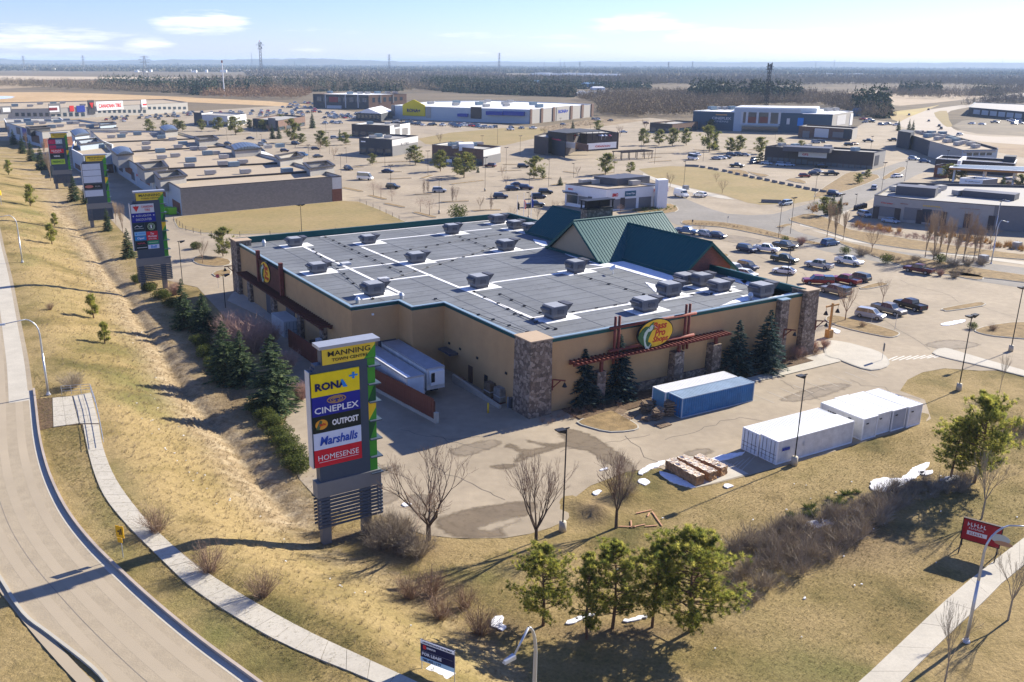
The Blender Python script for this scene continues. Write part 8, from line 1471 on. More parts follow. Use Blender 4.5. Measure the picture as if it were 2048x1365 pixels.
for k,p,yt,l,w in (('pine0',(1084,1252),1092,'leftmost pine of the near row, beside the hooked street light',1.0),('pine1',(1176,1277),1108,'slim leaning pine second from the left in the near row',.9),('pine2',(1224,1258),1088,'middle pine of the near row with an open crown',1.0),('pine2',(1307,1254),1085,'fourth pine of the near row, dark crown touching the biggest one',.85),('pine3',(1376,1262),1073,'biggest pine of the near row, next to the grey thicket',1.05)): put(k,p,yt,l,g_,'pine tree',w)
for k,p,yt,l,w in (('pine0',(1904,955),836,'left pine of the pair standing over the snow bank',1.0),('pine3',(1950,966),795,'taller right pine of the pair over the snow bank',.80)): put(k,p,yt,l,'pair of pines over the snow','pine tree',w)
g_='bare trees by the asphalt edge'
for k,p,yt,l,w in (('bare0',(857,1080),903,'wide spreading bare tree left of the black lamp post, by the damp patch',1.15),('bare1',(1072,1093),914,'vase shaped bare tree right beside the black lamp post',1.0),('bare2',(1232,1056),894,'bare tree with scattered planks at its foot',1.0)): put(k,p,yt,l,g_,'bare tree',w)
g_='slim bare trees'
for k,p,yt,l,w,hm in (('sbare0',(1963,1038),905,'bare tree behind the red billboard, under the pine',.9,1.),('sbare0',(2016,1240),1098,'bare tree at the right edge beside the sidewalk',.9,1.),('sbare0',(1888,1372),1204,'slim bare tree by the sidewalk at the bottom right',.6,1.),('sbare1',(1690,642),566,'bare tree on the long island before the silver suv',.9,1.),('sbare1',(1765,606),556,'faint bare tree behind the silver pickup',.8,1.),('sbare0',(1999,785),706,'very thin bare tree right of the twin headed lamp',.45,1.),('sbare1',(1743,505),455,'bare tree on the green belt before the poplars',.9,1.),('sbare1',(406,528),470,'small bare tree on the round bed near the stop sign',.8,.9)): put(k,p,yt,l,g_,'bare tree',w,hmul=hm)
g_='young pines on the embankment'
for p,yt,l in (((186,636),592,'small pine in the middle of the embankment, upper of two close ones'),((211,687),647,'small pine just below the upper one on the embankment'),((104,488),450,'thin yellowish pine left of the ditch bend'),((62,412),372,'bushy yellow pine by the second street light'),((110,452),428,'yellow pine between the street light and the ditch'),((18,350),322,'yellow green pine at the top left of the embankment')): put('ypine',p,yt,l,g_,'pine tree',.85)
g_='row of spruces by the far pylon sign'
for k,p,yt,l,w in (('spruce1',(28,290),258,'first spruce of the shaded row at the far left',1.),('spruce0',(46,309),270,'second spruce of the shaded row',1.),('spruce2',(64,323),280,'third spruce of the shaded row',.9),('spruce1',(84,340),292,'fourth, widest spruce of the row beside the far pylon sign',1.05),('spruce2',(150,402),350,'left spruce of the pair below the blank panel sign',1.),('spruce0',(172,408),365,'right spruce of the pair, sunlit brown tops',1.),('spruce0',(216,462),415,'small spruce at the foot of the blank panel sign',.9),('spruce2',(258,516),456,'dark spruce standing before the many panel sign',.95)): put(k,p,yt,l,g_,'spruce tree',w)
for p,yt,l,w in (((102,362),300,'pale bare poplar between the spruces and the far pylon sign',.9),((246,466),405,'pale bare poplar left of the many panel sign',.9),((232,448),400,'second pale poplar by the shaded service lane',.7),((90,318),280,'pale poplar within the spruce row',.8),((20,280),250,'pale poplar at the start of the spruce row',.8),((55,300),262,'pale poplar rising between two spruces',.7)): put('poplar',p,yt,l,'pale bare poplars by the pylon signs','poplar tree',w)
g_='tall bare poplars by the junction'
for i,(p,yt) in enumerate((((1654,474),397),((1669,484),408),((1686,481),418),((1850,515),421),((1866,521),414),((1876,518),436),((1891,521),428),((1909,528),452),((1926,525),416),((1946,525),437),((1955,522),448))):
    put('poplar',p,yt,['left of the three poplars beside the junction','middle of the three poplars beside the junction','right of the three poplars, behind the blue grey suv','first poplar of the big clump before the beige strip','second poplar of the big clump, tallest','third poplar of the big clump, partly hidden','fourth poplar of the big clump','fifth, shorter poplar in the clump','sixth poplar, standing before the tinted doors','seventh poplar near the right end of the clump','last poplar at the right end of the clump'][i],g_,'poplar tree',.75)
g_='juniper bushes along the slope'
for i,(p,w) in enumerate((((277,565),1.),((300,582),1.),((324,597),1.1),((345,613),1.1),((402,690),1.1),((415,712),1.2),((425,735),.9),((516,826),.9),((533,842),.9),((546,858),1.),((560,880),1.),((572,898),1.),((586,918),1.05),((598,940),1.1),((392,498),.9))):
    put('juniper',p,0,['first juniper by the many panel sign foot','second juniper by the many panel sign','third juniper under the lamp post','lowest juniper of the upper group','juniper tucked under the broad spruce','bright juniper below the broad spruce','lowest juniper of the middle group','topmost small juniper of the lower chain','second juniper of the lower chain','third juniper of the lower chain','fourth juniper of the lower chain','fifth juniper of the lower chain','sixth juniper of the lower chain, by the tall sign edge','last juniper of the lower chain, left of the tall sign','lone juniper near the round bed'][i],g_,'juniper bush',w,h=1.7)
g_='bare shrubs'
SH=[('shrubr',(470,690),5.0,'big red brown bare shrub, left part, behind the spruces'),('shrubr',(505,705),5.4,'big red brown bare shrub, middle, before the pale container'),('shrubr',(540,690),3.6,'big red brown bare shrub, right part beside the container doors'),('shrubr',(570,745),3.4,'brownish bare shrub right of the sunlit spruce'),('shrubr',(600,800),2.6,'thin brown shrub left of the tall sign'),('shrubr',(350,590),2.6,'brown bare shrub behind the upper junipers'),('shrub',(313,1064),2.6,'bare shrub touching the sidewalk, uppermost'),('shrub',(420,1144),2.6,'bare shrub on the sidewalk edge, middle'),('shrub',(524,1192),2.4,'bare shrub on the sidewalk edge, lowest'),('shrubg',(145,775),2.2,'faint grey shrub behind the handrail'),('shrub',(656,1062),2.0,'brown round shrub at the foot of the tall sign'),('shrubg',(770,1062),2.4,'grey twiggy bush right of the tall sign, left part'),('shrubg',(800,1088),2.8,'grey twiggy bush right of the tall sign, biggest'),('shrubg',(760,1095),2.2,'grey twiggy bush right of the tall sign, lower left'),('shrubg',(838,1110),2.4,'grey twiggy bush below the spreading bare tree'),('shrub',(818,1196),2.4,'brown shrub on the slope above the lease sign'),('shrub',(862,1190),2.6,'second brown shrub on the slope above the lease sign'),('shrub',(880,1236),2.4,'brown shrub in the hollow, left'),('shrub',(960,1268),2.8,'brown shrub in the hollow beside the snow patch'),('shrub',(930,1215),2.,'low brown shrub in the hollow, right'),('shrubg',(1250,990),2.2,'grey twigs on the dirt mound by the bales'),('shrub',(100,620),1.4,'low grey shrub high on the road verge')]
for k,p,h_,l in SH: put(k,p,0,l,g_,'shrub',1.1,h=h_)
g_='shrubs in the beds'
for k,p,h_,l in (('greenbush',(1773,527),2.2,'round green bush beside the white pickup'),('greenbush',(1690,508),1.8,'dark green bush behind the white pickup'),('shrubg',(1722,512),2.4,'grey bare bush behind the white pickup'),('shrubr',(1602,490),2.2,'reddish bare bush right of the dark grey pickup'),('greenbush',(1570,484),1.5,'flat green bush behind the dark grey pickup'),('shrubg',(1420,516),1.6,'low bush on the small round island'),('shrubg',(1870,510),2.,'grey bush left of the poplar clump'),('greenbush',(1880,527),2.2,'dark bush under the poplar clump'),('shrubg',(1905,533),2.4,'grey bush under the poplars'),('shrubg',(1935,531),2.4,'grey bush near the last poplars'),('shrubg',(1962,530),2.2,'grey bush right of the poplars'),('shrubg',(1830,522),1.6,'low dark bush before the poplar clump'),('shrubr',(1880,552),1.6,'brown bush by the maroon pickup'),('shrubg',(1908,556),1.8,'pale grey bush on the island tip right of the maroon pickup'),('greenbush',(1945,658),1.2,'dark low bush on the right island'),('shrub',(1985,662),1.4,'tan shrub on the right island'),('shrub',(1725,655),1.2,'dry shrub on the long island'),('shrub',(1395,780),1.4,'brown low shrub by the stone base of the front wall'),('shrub',(1425,770),1.8,'brown shrub behind the containers'),('shrub',(1450,755),2.0,'dry shrub left of the slim blue spruce'),('shrubr',(1590,715),2.,'dry tangled shrub by the right stone pillar'),('shrub',(1570,722),2.,'dry shrub between the spruce and the right pillar'),('shrubr',(1625,700),1.6,'dry tall grass clump at the right pillar foot'),('shrubr',(1650,695),1.4,'russet grass clump on the bed corner'),('shrub',(1330,805),1.2,'low brown shrub left of the pale blue container')): put(k,p,0,l,g_,'shrub',1.1,h=h_)
g_='trees of the middle parking lot'
TM=[('fpine0',(830,330),293,'round pine left of the brown brick shop',1.),('fpine1',(881,343),303,'pine leaning before the brown brick shop left end',.9),('fpine0',(929,355),307,'biggest pine before the brown brick shop',1.),('fpine1',(914,351),318,'small trunked pine behind the biggest one',.7),('spruce0',(956,346),330,'small dark spruce before the brown shop',.8),('fpine0',(1068,357),315,'leaning yellow green pine at the road bend',.9),('fpine1',(1085,359),341,'small pine right of the leaning one',.8),('spruce1',(1120,371),353,'short round dark spruce by the bank',1.3),('fpine1',(1211,350),309,'pine before the pub sign band',.9),('fpine0',(1261,347),325,'pine right of the pub patio',.9),('fpine0',(1287,291),259,'pine left of the patio behind',.8),('fpine1',(1318,291),261,'pine behind the pub patio',.9),('fpine0',(1345,293),258,'pine between two others behind the patio',.8),('fpine1',(1372,291),259,'pine at the right of the patio row',.8),('fpine0',(1418,304),254,'tall double pine before the cinema',.75),('spruce2',(1430,300),256,'dark spruce within the tall double pine',.6),('fpine1',(1459,306),277,'dark round pine in the cinema lot, left of two',.9),('fpine0',(1478,306),273,'pine in the cinema lot, right of two',.8),('fpine1',(1521,308),276,'lone yellowish pine by the strip mall corner',.9),('fpine1',(1521,324),306,'dark bushy pine at the strip corner foot',.9),
('fpine0',(471,270),235,'wide pine before the white shop',1.),('fpine1',(498,259),240,'rounder pine right of the wide one',1.),('spruce0',(545,278),248,'slim fir, left of a pair',.8),('spruce2',(558,278),251,'slim fir, right of a pair',.8),('fpine0',(587,286),240,'tall pine with a split crown',.7),('fpine1',(602,288),268,'yellow pine beside the split one',1.1),('spruce1',(598,262),245,'dark spruce behind the split pine',.9),('fpine1',(641,294),263,'leaning yellow green pine mid lot',.9),('fpine0',(652,296),275,'low pine joined to the leaning one',.8),('fpine0',(692,290),266,'pine left of the dark shop corner',1.),('spruce1',(625,257),222,'dark tall conifer in the dealer lot',.7),('fpine1',(300,268),240,'pine among the far shops',.8),('fpine0',(330,262),242,'small pine right of it',.8),('fpine0',(365,262),243,'pine before the low white shops',.9),('fpine0',(403,262),240,'pine at the left of the lot',.8),('spruce1',(1663,430),388,'dark spruce by the junction shrubs',1.),('fpine0',(1650,432),396,'bushy green pine left of the dark spruce',.9),('spruce2',(1678,428),392,'second dark spruce by the junction',.7),('fpine1',(1735,357),340,'short pine on the street corner island',.9),('fpine1',(1715,368),348,'yellow low pine on the street corner island',1.),('fpine0',(1898,362),330,'pine by the fuel canopy',1.1),('fpine1',(1920,364),338,'bushy tree left of the tavern',1.),('spruce0',(2003,380),348,'dark spruce right of the tavern',.9),('fpine0',(2040,375),350,'yellow green tree by the station sign',1.),('spruce0',(1816,268),238,'small dark spruce by the curved shops',.7),('spruce1',(1824,268),240,'second small dark spruce by the curved shops',.7),('spruce2',(1796,262),240,'small spruce left of the curved shops',.8),('spruce1',(1145,265),240,'spruce above the brewhouse roof',.8),('fpine0',(1195,262),242,'pale pine behind the brewhouse',1.),('spruce0',(1146,232),210,'dark tree at the woodland edge',1.)]
TM+=[('fpine0',(446,513),458,'yellow green tree at the left back corner of the store',.8),('fpine1',(355,262),240,'pine by the low dark shops',1.),('fpine0',(437,262),236,'tree left of the white shop',1.),('fpine1',(525,262),240,'tree between the two shops beyond the lot',1.),('spruce0',(680,282),258,'slim conifer left of the dark shop',.8),('fpine1',(560,250),230,'tree in the dealer rows',1.),('fpine0',(745,330),308,'low tree left of the grey end wall shop',.9),('fpine1',(1420,262),240,'tree at the cinema left end',.9),('fpine0',(1602,300),282,'tree behind the strip roof',1.),('fpine1',(1560,292),276,'small tree behind the strip roof',1.)]
for k,p,yt,l,w in TM: put(k,p,yt,l,g_,'tree',w*(1.3 if k[0]=='f' else 1.1))
g_='thin bare trees in the lots'
for i,(k,p,yt,l) in enumerate((('rusty',(747,392),360,'rust tinted bare round tree, left of a pair by the islands'),('rusty',(762,397),365,'rust tinted bare round tree, right of a pair by the islands'),('rusty',(784,403),376,'low rust tinted tree beside the black suv'),('rusty',(841,424),393,'pale round tree, left of a pair on the long island'),('rusty',(859,431),394,'pale round tree, right of a pair on the long island'),('column',(848,388),356,'dark columnar tree, left of a pair'),('column',(856,388),356,'dark columnar tree, right of a pair'),('column',(905,404),369,'dark columnar tree standing alone mid lot'),('sbare1',(912,403),372,'pale thin tree right of the lone column'),('column',(982,420),384,'narrow brown column tree on the long island before the store'),('sbare1',(960,420),392,'very thin sapling on the long island before the store'),('greenbush',(916,441),0,'round evergreen bush rising behind the store parapet'),('sbare1',(1025,440),412,'bare tree by the flag poles'),('sbare0',(1075,442),415,'bare tree right of the flags, low'),('sbare1',(1110,425),400,'bare crown over the dark gable roof'),('rusty',(1240,432),408,'pink grey shrubby tree beside the chimney'),('sbare1',(1128,420),400,'grey bare shrub before the bank corner'),('sbare1',(880,290),265,'thin tree behind the round pine'),('sbare1',(1095,290),258,'big bare tree left of the pub'),('sbare1',(1240,275),250,'bare tree above the pub terrace'),('sbare1',(1297,320),300,'bare tree right of the patio'),('sbare1',(1290,262),238,'bare tree in the pub back lot'),('sbare1',(1012,372),350,'thin tree among parked cars'),('sbare1',(1004,352),330,'sapling on the lot island'),('sbare1',(1155,352),332,'sapling by the road before the pub'),('sbare1',(1402,470),445,'sapling on the island by the silver hatchback'),('sbare1',(1560,470),448,'sapling by the junction corner'),('sbare1',(1625,428),400,'bare sapling at the footpath bend'),('sbare1',(1720,445),420,'thin bare tree near the bins'),('sbare0',(1980,500),450,'bare tree before the beige end wall'),('sbare1',(820,330),300,'bare tree at the shop corner'),('sbare1',(640,305),280,'thin tree with purple twigs'),('sbare1',(668,320),292,'bare tree by the flat shop end'),('sbare1',(538,265),248,'thin tree by the fir pair'),('sbare1',(1432,365),345,'sapling on the dry vacant lot edge'),('sbare1',(1444,388),358,'thin sapling row on the vacant lot'),('sbare1',(1340,375),345,'sapling right of the utility box'))):
    put(k,p,yt if yt else 0,l,g_,'bush' if k=='greenbush' else 'tree',1.,h=None if yt else 4.5)
for k in list(PROTO):
    if not PROTO[k][2][0]:
        for c in list(PROTO[k][1].children_recursive): bpy.data.objects.remove(c)
        bpy.data.objects.remove(PROTO[k][1])
# ---- hedges, thickets, tall dry grass (nobody could count these)
def tmpl(n,seed,fn): 
    return fn(np.random.default_rng(seed),n)
def tuft_t(g,n=9,L=1.,w=.06,sp=.55):
    c=g.normal(0,.10,(n,3))*np.array([1,1,0]); d=unit(g.normal(0,sp,(n,3))*np.array([1,1,0])+np.array([0,0,1])); return blades(c,d,g.uniform(.5,1.1,n)*L,w,g)
def bush_t(g,n=120):
    a=g.uniform(0,6.283,n); d=unit(np.stack([np.cos(a)*g.uniform(.1,1.1,n),np.sin(a)*g.uniform(.1,1.1,n),np.ones(n)],1)); q=g.uniform(0,.5,n)[:,None]; V,T_=blades(d*q+g.normal(0,.05,(n,3)),unit(d+g.normal(0,.4,(n,3))),g.uniform(.35,.7,n),.016,g); return V,T_
def thick(name,px,n,m,h,kind_t=bush_t,nn=110,label=None,pix=False,w=1.0,zf=None,jit=.5):
    P_=in_px(px,n,pix=pix); 
    if zf: P_[:,2]=terr(P_)
    tv,tt=kind_t(np.random.default_rng(5),nn); sc=RNG.uniform(1-jit,1+jit,len(P_))*h; me=scatter_mesh(name,tv,tt,P_,RNG.uniform(0,6.28,len(P_)),np.stack([sc*w,sc*w,sc],1),m)
    return tag(obj(name,me),label,kind='stuff')
thick('shrub_thicket',[(1452,1105),(1500,1075),(1560,1052),(1620,1040),(1680,1020),(1740,1000),(1790,1010),(1770,1045),(1700,1100),(1620,1150),(1540,1200),(1490,1210),(1470,1180)],240,TWIGG,1.5,nn=120,label='grey brown thicket of bare bushes in the swale')
thick('shrub_thicket',[(1700,1005),(1780,975),(1850,960),(1960,950),(1930,985),(1850,1005),(1760,1030)],90,TWIGG,1.3,nn=120,label='dark twiggy thicket under the pair of pines')
thick('shrub_thicket',[(1980,870),(2048,850),(2140,830),(2140,860),(2048,890),(1990,900)],40,TWIGG,1.6,nn=120,label='dark thicket at the right edge')
thick('low_juniper',[(1560,1052),(1640,1030),(1740,985),(1700,985),(1600,1020),(1550,1045)],60,JUN[1],.5,lambda g,n:tuft_t(g,60,1.,.10,1.),60,'green creeping juniper along the thicket')
thick('shrub_thicket',[(740,1050),(800,1045),(850,1090),(840,1120),(780,1120),(730,1085)],46,TWIGG,1.5,nn=110,label='grey brown twigs behind the tall sign',zf=1)
thick('shrub_thicket',[(1075,845),(1110,830),(1180,815),(1250,800),(1250,812),(1180,832),(1100,850)],44,TWIG,.8,nn=80,label='low dry plants at the foot of the front wall')
thick('shrub_thicket',[(1380,790),(1480,745),(1640,700),(1650,708),(1560,735),(1480,765),(1400,800)],80,TWIG,.9,nn=80,label='dry shrubs along the front wall bed')
thick('ornamental_grass',[(1712,455),(1760,462),(1800,472),(1800,462),(1750,452),(1712,447)],50,mat('golden_grass',(.52,.32,.10),.9,.25,1),1.3,lambda g,n:tuft_t(g,40,1.,.05,.35),40,'golden grass clumps before the beige strip')
thick('ornamental_grass',[(1615,418),(1640,410),(1690,405),(1700,415),(1660,424),(1625,425)],50,mat('golden_grass',None),1.2,lambda g,n:tuft_t(g,40,1.,.05,.35),40,'golden grass at the junction corner')
thick('ornamental_grass',[(1860,470),(1960,490),(2048,505),(2048,495),(1960,480),(1860,462)],90,mat('golden_grass',None),1.2,lambda g,n:tuft_t(g,40,1.,.05,.35),40,'golden and rust grass along the right hand curb')
thick('hedge',[(1700,458),(1800,475),(1900,490),(1990,502),(1990,496),(1900,482),(1800,466),(1700,450)],220,TWIGR,1.0,nn=60,label='brown clipped hedge along the street')
thick('hedge',[(1262,424),(1300,414),(1352,413),(1350,420),(1300,427)],90,JUN[1],.9,nn=70,label='low yellow green hedge below the bank')
thick('hedge',[(1070,258),(1190,240),(1250,240),(1190,250),(1090,266)],400,TWIGP,1.4,nn=26,label='dry weeds on the bank beside the wide white walled store',w=1.3)
thick('hedge',[(1362,447),(1450,449),(1650,492),(1650,494),(1450,453),(1370,451)],130,TWIG,.6,nn=40,label='low dry plants in the roadside island')
thick('hedge',[(1700,500),(1800,520),(1860,528),(1960,545),(1960,552),(1860,540),(1790,526)],130,TWIGG,1.0,nn=60,label='bare low shrubs in the green belt')
STR=mat('straw_blades',(.27,.205,.115),.95,.35,.7,col2=(.42,.335,.215),world=True); STR2=mat('lawn_blades',(.33,.25,.12),.95,.3,.5,world=True,col2=(.24,.215,.075))
def slope_grass(name,n,m,h,nb,w,label,test,lean=.45):
    q=np.c_[RNG.uniform(-120,22,n*3),RNG.uniform(48,330,n*3)]; x,y=P(q[:,0],q[:,1],0); dt,st=pl_dist(q,TOE); dc,sc=pl_dist(q,CREST); dd,_=pl_dist(q,DCH)
    k=(x>-120)&(x<1200)&(y<1500)&test(dt,st,dc,sc,dd)&(RNG.random(len(q))<np.clip(90/q[:,1],0,1)**1.2); q=q[k][:n]; p=np.c_[q,terr(q)]; tv,tt=tuft_t(np.random.default_rng(6),nb,1.,w,lean); s=RNG.uniform(.5,1.5,len(p))*h
    tag(obj(name,scatter_mesh(name,tv,tt,p,RNG.uniform(0,6.28,len(p)),np.stack([s,s,s],1),m)),label,kind='stuff')
slope_grass('short_green_grass',16000,STR2,.26,8,.05,'olive tufts among the dry grass on the slope',lambda dt,st,dc,sc,dd:(st<0)&(sc>0))
slope_grass('tall_dry_grass',24000,STR,.34,9,.05,'rough pale dry grass on the embankment slope',lambda dt,st,dc,sc,dd:(st<0)&(sc>0))
slope_grass('tall_dry_grass',14000,STR,.42,9,.05,'tall pale dry grass along the ditch',lambda dt,st,dc,sc,dd:(dd<7)&(dd>1.2))
thick('verge_grass',[(75,800),(170,870),(200,960),(260,1060),(400,1190),(600,1310),(780,1380),(700,1500),(560,1420),(400,1290),(230,1150),(130,1020),(85,900)],9000,STR2,.16,lambda g,n:tuft_t(g,7,1.,.08,.9),7,'short grass between road and sidewalk',zf=1)
thick('verge_grass',[(900,1110),(1100,1100),(1300,1050),(1500,960),(1800,870),(2100,800),(2100,1040),(1800,1260),(1600,1500),(1100,1500),(1000,1300),(900,1180)],26000,STR2,.13,lambda g,n:tuft_t(g,7,1.,.08,.9),7,'short dry lawn below the lots')
lp=np.vstack([in_px([(200,850),(560,1180),(900,1330),(700,1180),(420,950),(300,800)],34),in_px([(1100,1110),(1400,1000),(1900,900),(2040,1040),(1500,1340),(1200,1200)],30),in_px([(100,500),(300,780),(380,760),(200,520)],14)]); lp[:,2]=terr(lp)+.04; lm_=MB()
for p in lp: s_=RNG.uniform(.04,.10); a_=RNG.uniform(0,3); lm_.box(p[0]-s_,p[0]+s_,p[1]-s_*.6,p[1]+s_*.6,p[2],p[2]+.06,a_,(p[0],p[1]))
tag(obj('litter',lm_.mesh('litter',WHITE)),'small pale scraps of litter on the grass',kind='stuff')
# ---- woods
def fir_t(g,n=30):
    z=1-g.random(n)**.6*.95; R=.24*(1-z)**.8+.01; a=g.uniform(0,6.283,n); c=np.stack([R*np.cos(a)*.4,R*np.sin(a)*.4,z],1); d=unit(np.stack([np.cos(a),np.sin(a),-.45+0*a],1)); return blades(c,d,R*1.0+.05,.17*(1.1-z)+.05,g)
def dec_t(g,n=26):
    c=unit(g.normal(0,1,(n,3)))*g.random((n,1))**.4*np.array([.36,.36,.42])+np.array([0,0,.58]); d=unit(g.normal(0,.6,(n,3))+np.array([0,0,.8])); V,T_=blades(c,d,g.uniform(.15,.34,n),.055,g); return V,T_
FW=mat('bare_wood',(.20,.155,.10),.95,.35,.02,world=True,col2=(.31,.24,.15)); FWR=mat('rusty_wood',(.30,.19,.11),.95,.3,.02,world=True); FWG=mat('grey_wood',(.21,.175,.13),.95,.3,.01,world=True); FC=mat('far_conifers',(.020,.040,.024),.95,.35,.02,world=True,col2=(.045,.070,.035)); FCB=mat('dark_woodland',(.025,.045,.035),.95,.35,.0025,world=True,col2=(.17,.145,.10))
def mass_t(g,n=12):
    c=g.normal(0,1,(n,3))*np.array([.5,.5,.12])+np.array([0,0,.2]); return blades(c,unit(g.normal(0,.35,(n,3))+np.array([0,0,1])),g.uniform(.4,.85,n),.5,g)
def woods(label,px,n,m,h,t=dec_t,nn=26,name='woodland',w=1.): return thick(name,px,n,m,h,t,nn,label,w=w)
for l,px,n,m,h in (('brush and bare woods behind the wide store',[(1150,200),(1250,190),(1400,192),(1560,205),(1400,235),(1290,236),(1200,225),(1188,208)],3400,FW,8),('bare woods behind the cinema',[(1390,196),(1560,190),(1740,205),(1790,238),(1720,240),(1640,214),(1450,212)],1800,FW,9),('bare woods behind the dealership',[(390,186),(560,188),(700,182),(900,184),(1150,196),(1150,184),(900,172),(640,172),(540,172),(400,176)],3600,FW,9),('rust tinted trees left of the masts',[(400,196),(500,200),(600,200),(625,190),(560,184),(430,186)],900,FWR,8),('bare woods at the far left',[(0,176),(60,178),(180,183),(300,189),(390,192),(390,184),(300,180),(150,172),(60,170),(0,168)],1100,FW,9),('rusty brush in the left fields',[(60,172),(150,176),(250,184),(380,188),(350,178),(150,168)],500,FWR,8),('grey woods in the middle distance',[(300,168),(640,172),(900,166),(1200,172),(1400,170),(1400,163),(1100,160),(640,162),(400,163)],4200,FWG,11),('woods on the right beyond the field',[(1500,190),(1500,178),(1640,172),(1900,172),(2048,178),(2200,176),(2200,168),(1900,164),(1600,165),(1450,172)],3600,FWG,10),('woods by the arterial road',[(1760,196),(1900,200),(2048,190),(2048,182),(1900,192),(1770,190)],700,FWG,9),('woods before the far right shops',[(1920,214),(2048,212),(2048,198),(1980,204)],300,FWG,7),('brush behind the wide store right end',[(1190,232),(1290,236),(1290,226),(1200,220)],300,FW,7)): woods(l,px,n,m,h)
for l,px,n,m,h in (('dark conifers in the woods behind the dealership',[(830,176),(900,186),(1000,190),(1150,196),(1150,190),(1000,180),(880,170)],650,FC,15),('dark conifers left of the masts',[(190,178),(330,186),(400,192),(520,190),(560,180),(400,176),(200,170)],450,FC,16),('dark conifers right of the masts',[(480,176),(640,184),(800,184),(820,176),(640,170),(500,168)],480,FC,14),('far conifers in the middle',[(840,172),(950,176),(1100,178),(1300,182),(1300,174),(1000,166),(850,162)],700,FC,14),('dark spruces behind the cinema',[(1375,200),(1440,206),(1520,208),(1600,204),(1600,196),(1500,192),(1390,190)],420,FC,18),('dark spruces right of the cinema',[(1700,222),(1730,236),(1775,238),(1780,222),(1750,212)],90,FC,18),('dark clump on the right field',[(1800,190),(1880,188),(1880,180),(1800,182)],160,FC,14),('dark clump at the right',[(1940,192),(2000,192),(2000,186),(1950,186)],70,FC,12)): woods(l,px,n,m,h,fir_t,34)
for y0,y1,n,m,h,x0,x1,w,l in ((132.5,137,9000,FCB,24,-500,2500,3.2,'farthest wooded horizon'),(137,142,5500,FCB,17,-400,2400,2.6,'dark wooded belt under the horizon'),(142,147,2600,FCB,14,-300,1200,2.2,'wooded belt beyond the left fields'),(142,147,2400,FCB,14,1100,2300,2.2,'wooded belt beyond the right fields'),(148,155,1500,FWG,11,500,1000,1.6,'hazy belt behind the masts'),(149,162,1600,FWG,11,1250,2200,1.8,'hazy belt over the right fields'),(158,166,1600,FWG,11,650,1500,1.5,'thin belt of trees')):
    woods(l,[(x,y+.00487*(x-935)) for x,y in ((x0,y1),(x1,y1),(x1,y0),(x0,y0))],n,m,h,mass_t,12,w=w)
# hills on the skyline
def hills(label,y,x0,x1,hh,seed,m):
    g=np.random.default_rng(seed); K=160; xs=np.linspace(x0,x1,K); pr=np.convolve(g.normal(0,1,K+24),np.ones(25)/25,'valid')[:K]; pr=(pr-pr.min())/(pr.max()-pr.min()); V=[];T_=[]
    for i,x in enumerate(xs):
        a=G(x,y+.00487*(x-935))[:2]; d=a/np.hypot(*a); z=hh*(.45+.55*pr[i])*min(1,i/12,(K-1-i)/12)
        V+=[(*a,-.5),(*(a+d*700),z*.8),(*(a+d*1300),z),(*(a+d*2600),-1)]
    for i in range(K-1):
        for j in range(3): a=i*4+j; T_+=[(a,a+4,a+5),(a,a+5,a+1)]
    o=obj('hill_range',tri_mesh('hill_range',np.array(V),np.array(T_),m)); o.data.polygons.foreach_set('use_smooth',[True]*len(T_)); tag(o,label,kind='structure')
HM=mat('hill_woods',(.05,.065,.05),.95,.4,.003,world=True,col2=(.11,.10,.075)); hills('low wooded hills on the skyline',135,-900,2900,120,3,HM); hills('nearer low rise on the left skyline',136,-500,900,110,5,HM)
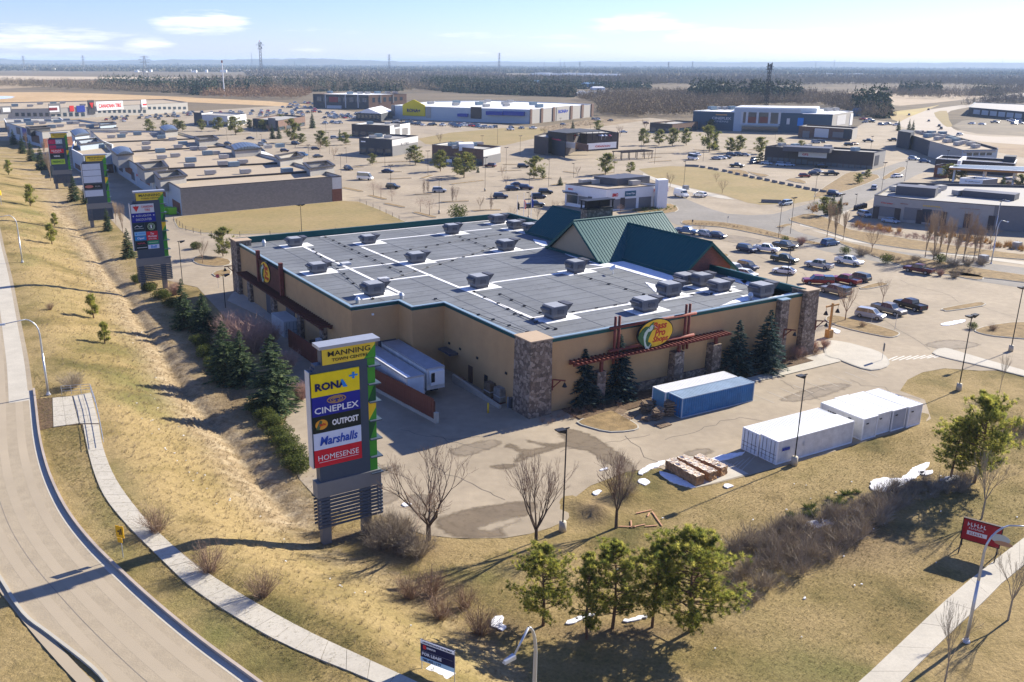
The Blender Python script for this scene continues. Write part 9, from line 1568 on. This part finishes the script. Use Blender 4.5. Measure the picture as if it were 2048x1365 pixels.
# fields
for nme,px,c,c2 in (('field',[(-300,186),(0,185),(120,185),(260,190),(400,196),(540,203),(625,211),(560,213),(380,205),(190,208),(0,214),(-300,222)],(.50,.345,.18),(.42,.28,.135)),('field',[(-300,155),(0,152),(180,154),(330,154.5),(700,153),(700,155),(330,157),(120,160),(0,161),(-300,166)],(.50,.40,.27),(.42,.33,.22)),('field',[(330,157),(700,155.5),(720,160),(400,163),(250,162)],(.215,.165,.10),(.17,.13,.08)),('field',[(-300,172),(0,166),(60,166),(150,167),(260,166),(300,168),(150,171),(30,177),(-300,184)],(.40,.31,.19),(.34,.25,.15)),('field',[(700,151),(1000,151.5),(1400,152),(1800,150),(2300,150),(2300,154),(1800,156),(1400,157.5),(1000,156),(700,155)],(.28,.21,.145),(.22,.17,.12)),('field',[(1590,196),(1640,186),(1760,183),(1900,182),(2000,184),(1960,196),(1870,206),(1800,212),(1740,206),(1660,200)],(.42,.32,.21),(.36,.28,.185)),('field',[(1570,163),(1650,161),(1745,162.5),(1700,166),(1620,167)],(.66,.62,.56),(.5,.44,.36)),('field',[(1780,158),(2048,155),(2300,156),(2300,160),(2048,160),(1800,162)],(.55,.50,.42),(.4,.34,.27)),('field',[(1770,226),(1800,222),(1850,216),(1880,210),(1850,222),(1815,236),(1800,244),(1785,240)],(.42,.33,.12),(.34,.25,.13)),('field',[(1960,284),(2048,290),(2300,300),(2300,330),(2048,316),(1975,300)],(.36,.28,.17),(.28,.2,.12)),('field',[(1905,252),(1925,242),(2048,232),(2300,240),(2300,272),(2048,273),(1955,268),(1925,262)],(.22,.18,.12),(.16,.13,.09))):
    sheet(nme,px,.03+.002*random.random(),mat('field_%02d'%int(px[0][0]%97*1+px[1][1]%13),c,.95,.2,.01,world=True,col2=c2,fine=.2))
# ---------------------------------------------------------------- air
hz_=MB().box(-26000,26000,-300,27500,-2.5,130); hm=bpy.data.materials.new('haze'); hm.use_nodes=True; t=hm.node_tree; t.nodes.clear(); o_=t.nodes.new('ShaderNodeOutputMaterial'); v_=t.nodes.new('ShaderNodeVolumePrincipled'); v_.inputs['Color'].default_value=(.58,.77,1.0,1); v_.inputs['Density'].default_value=7e-5; v_.inputs['Anisotropy'].default_value=0.0; t.links.new(v_.outputs[0],o_.inputs['Volume'])
ho=obj('haze',hz_.mesh('haze',hm)); ho['kind']='stuff'
bpy.context.view_layer.update()
print('objects',len(bpy.data.objects))
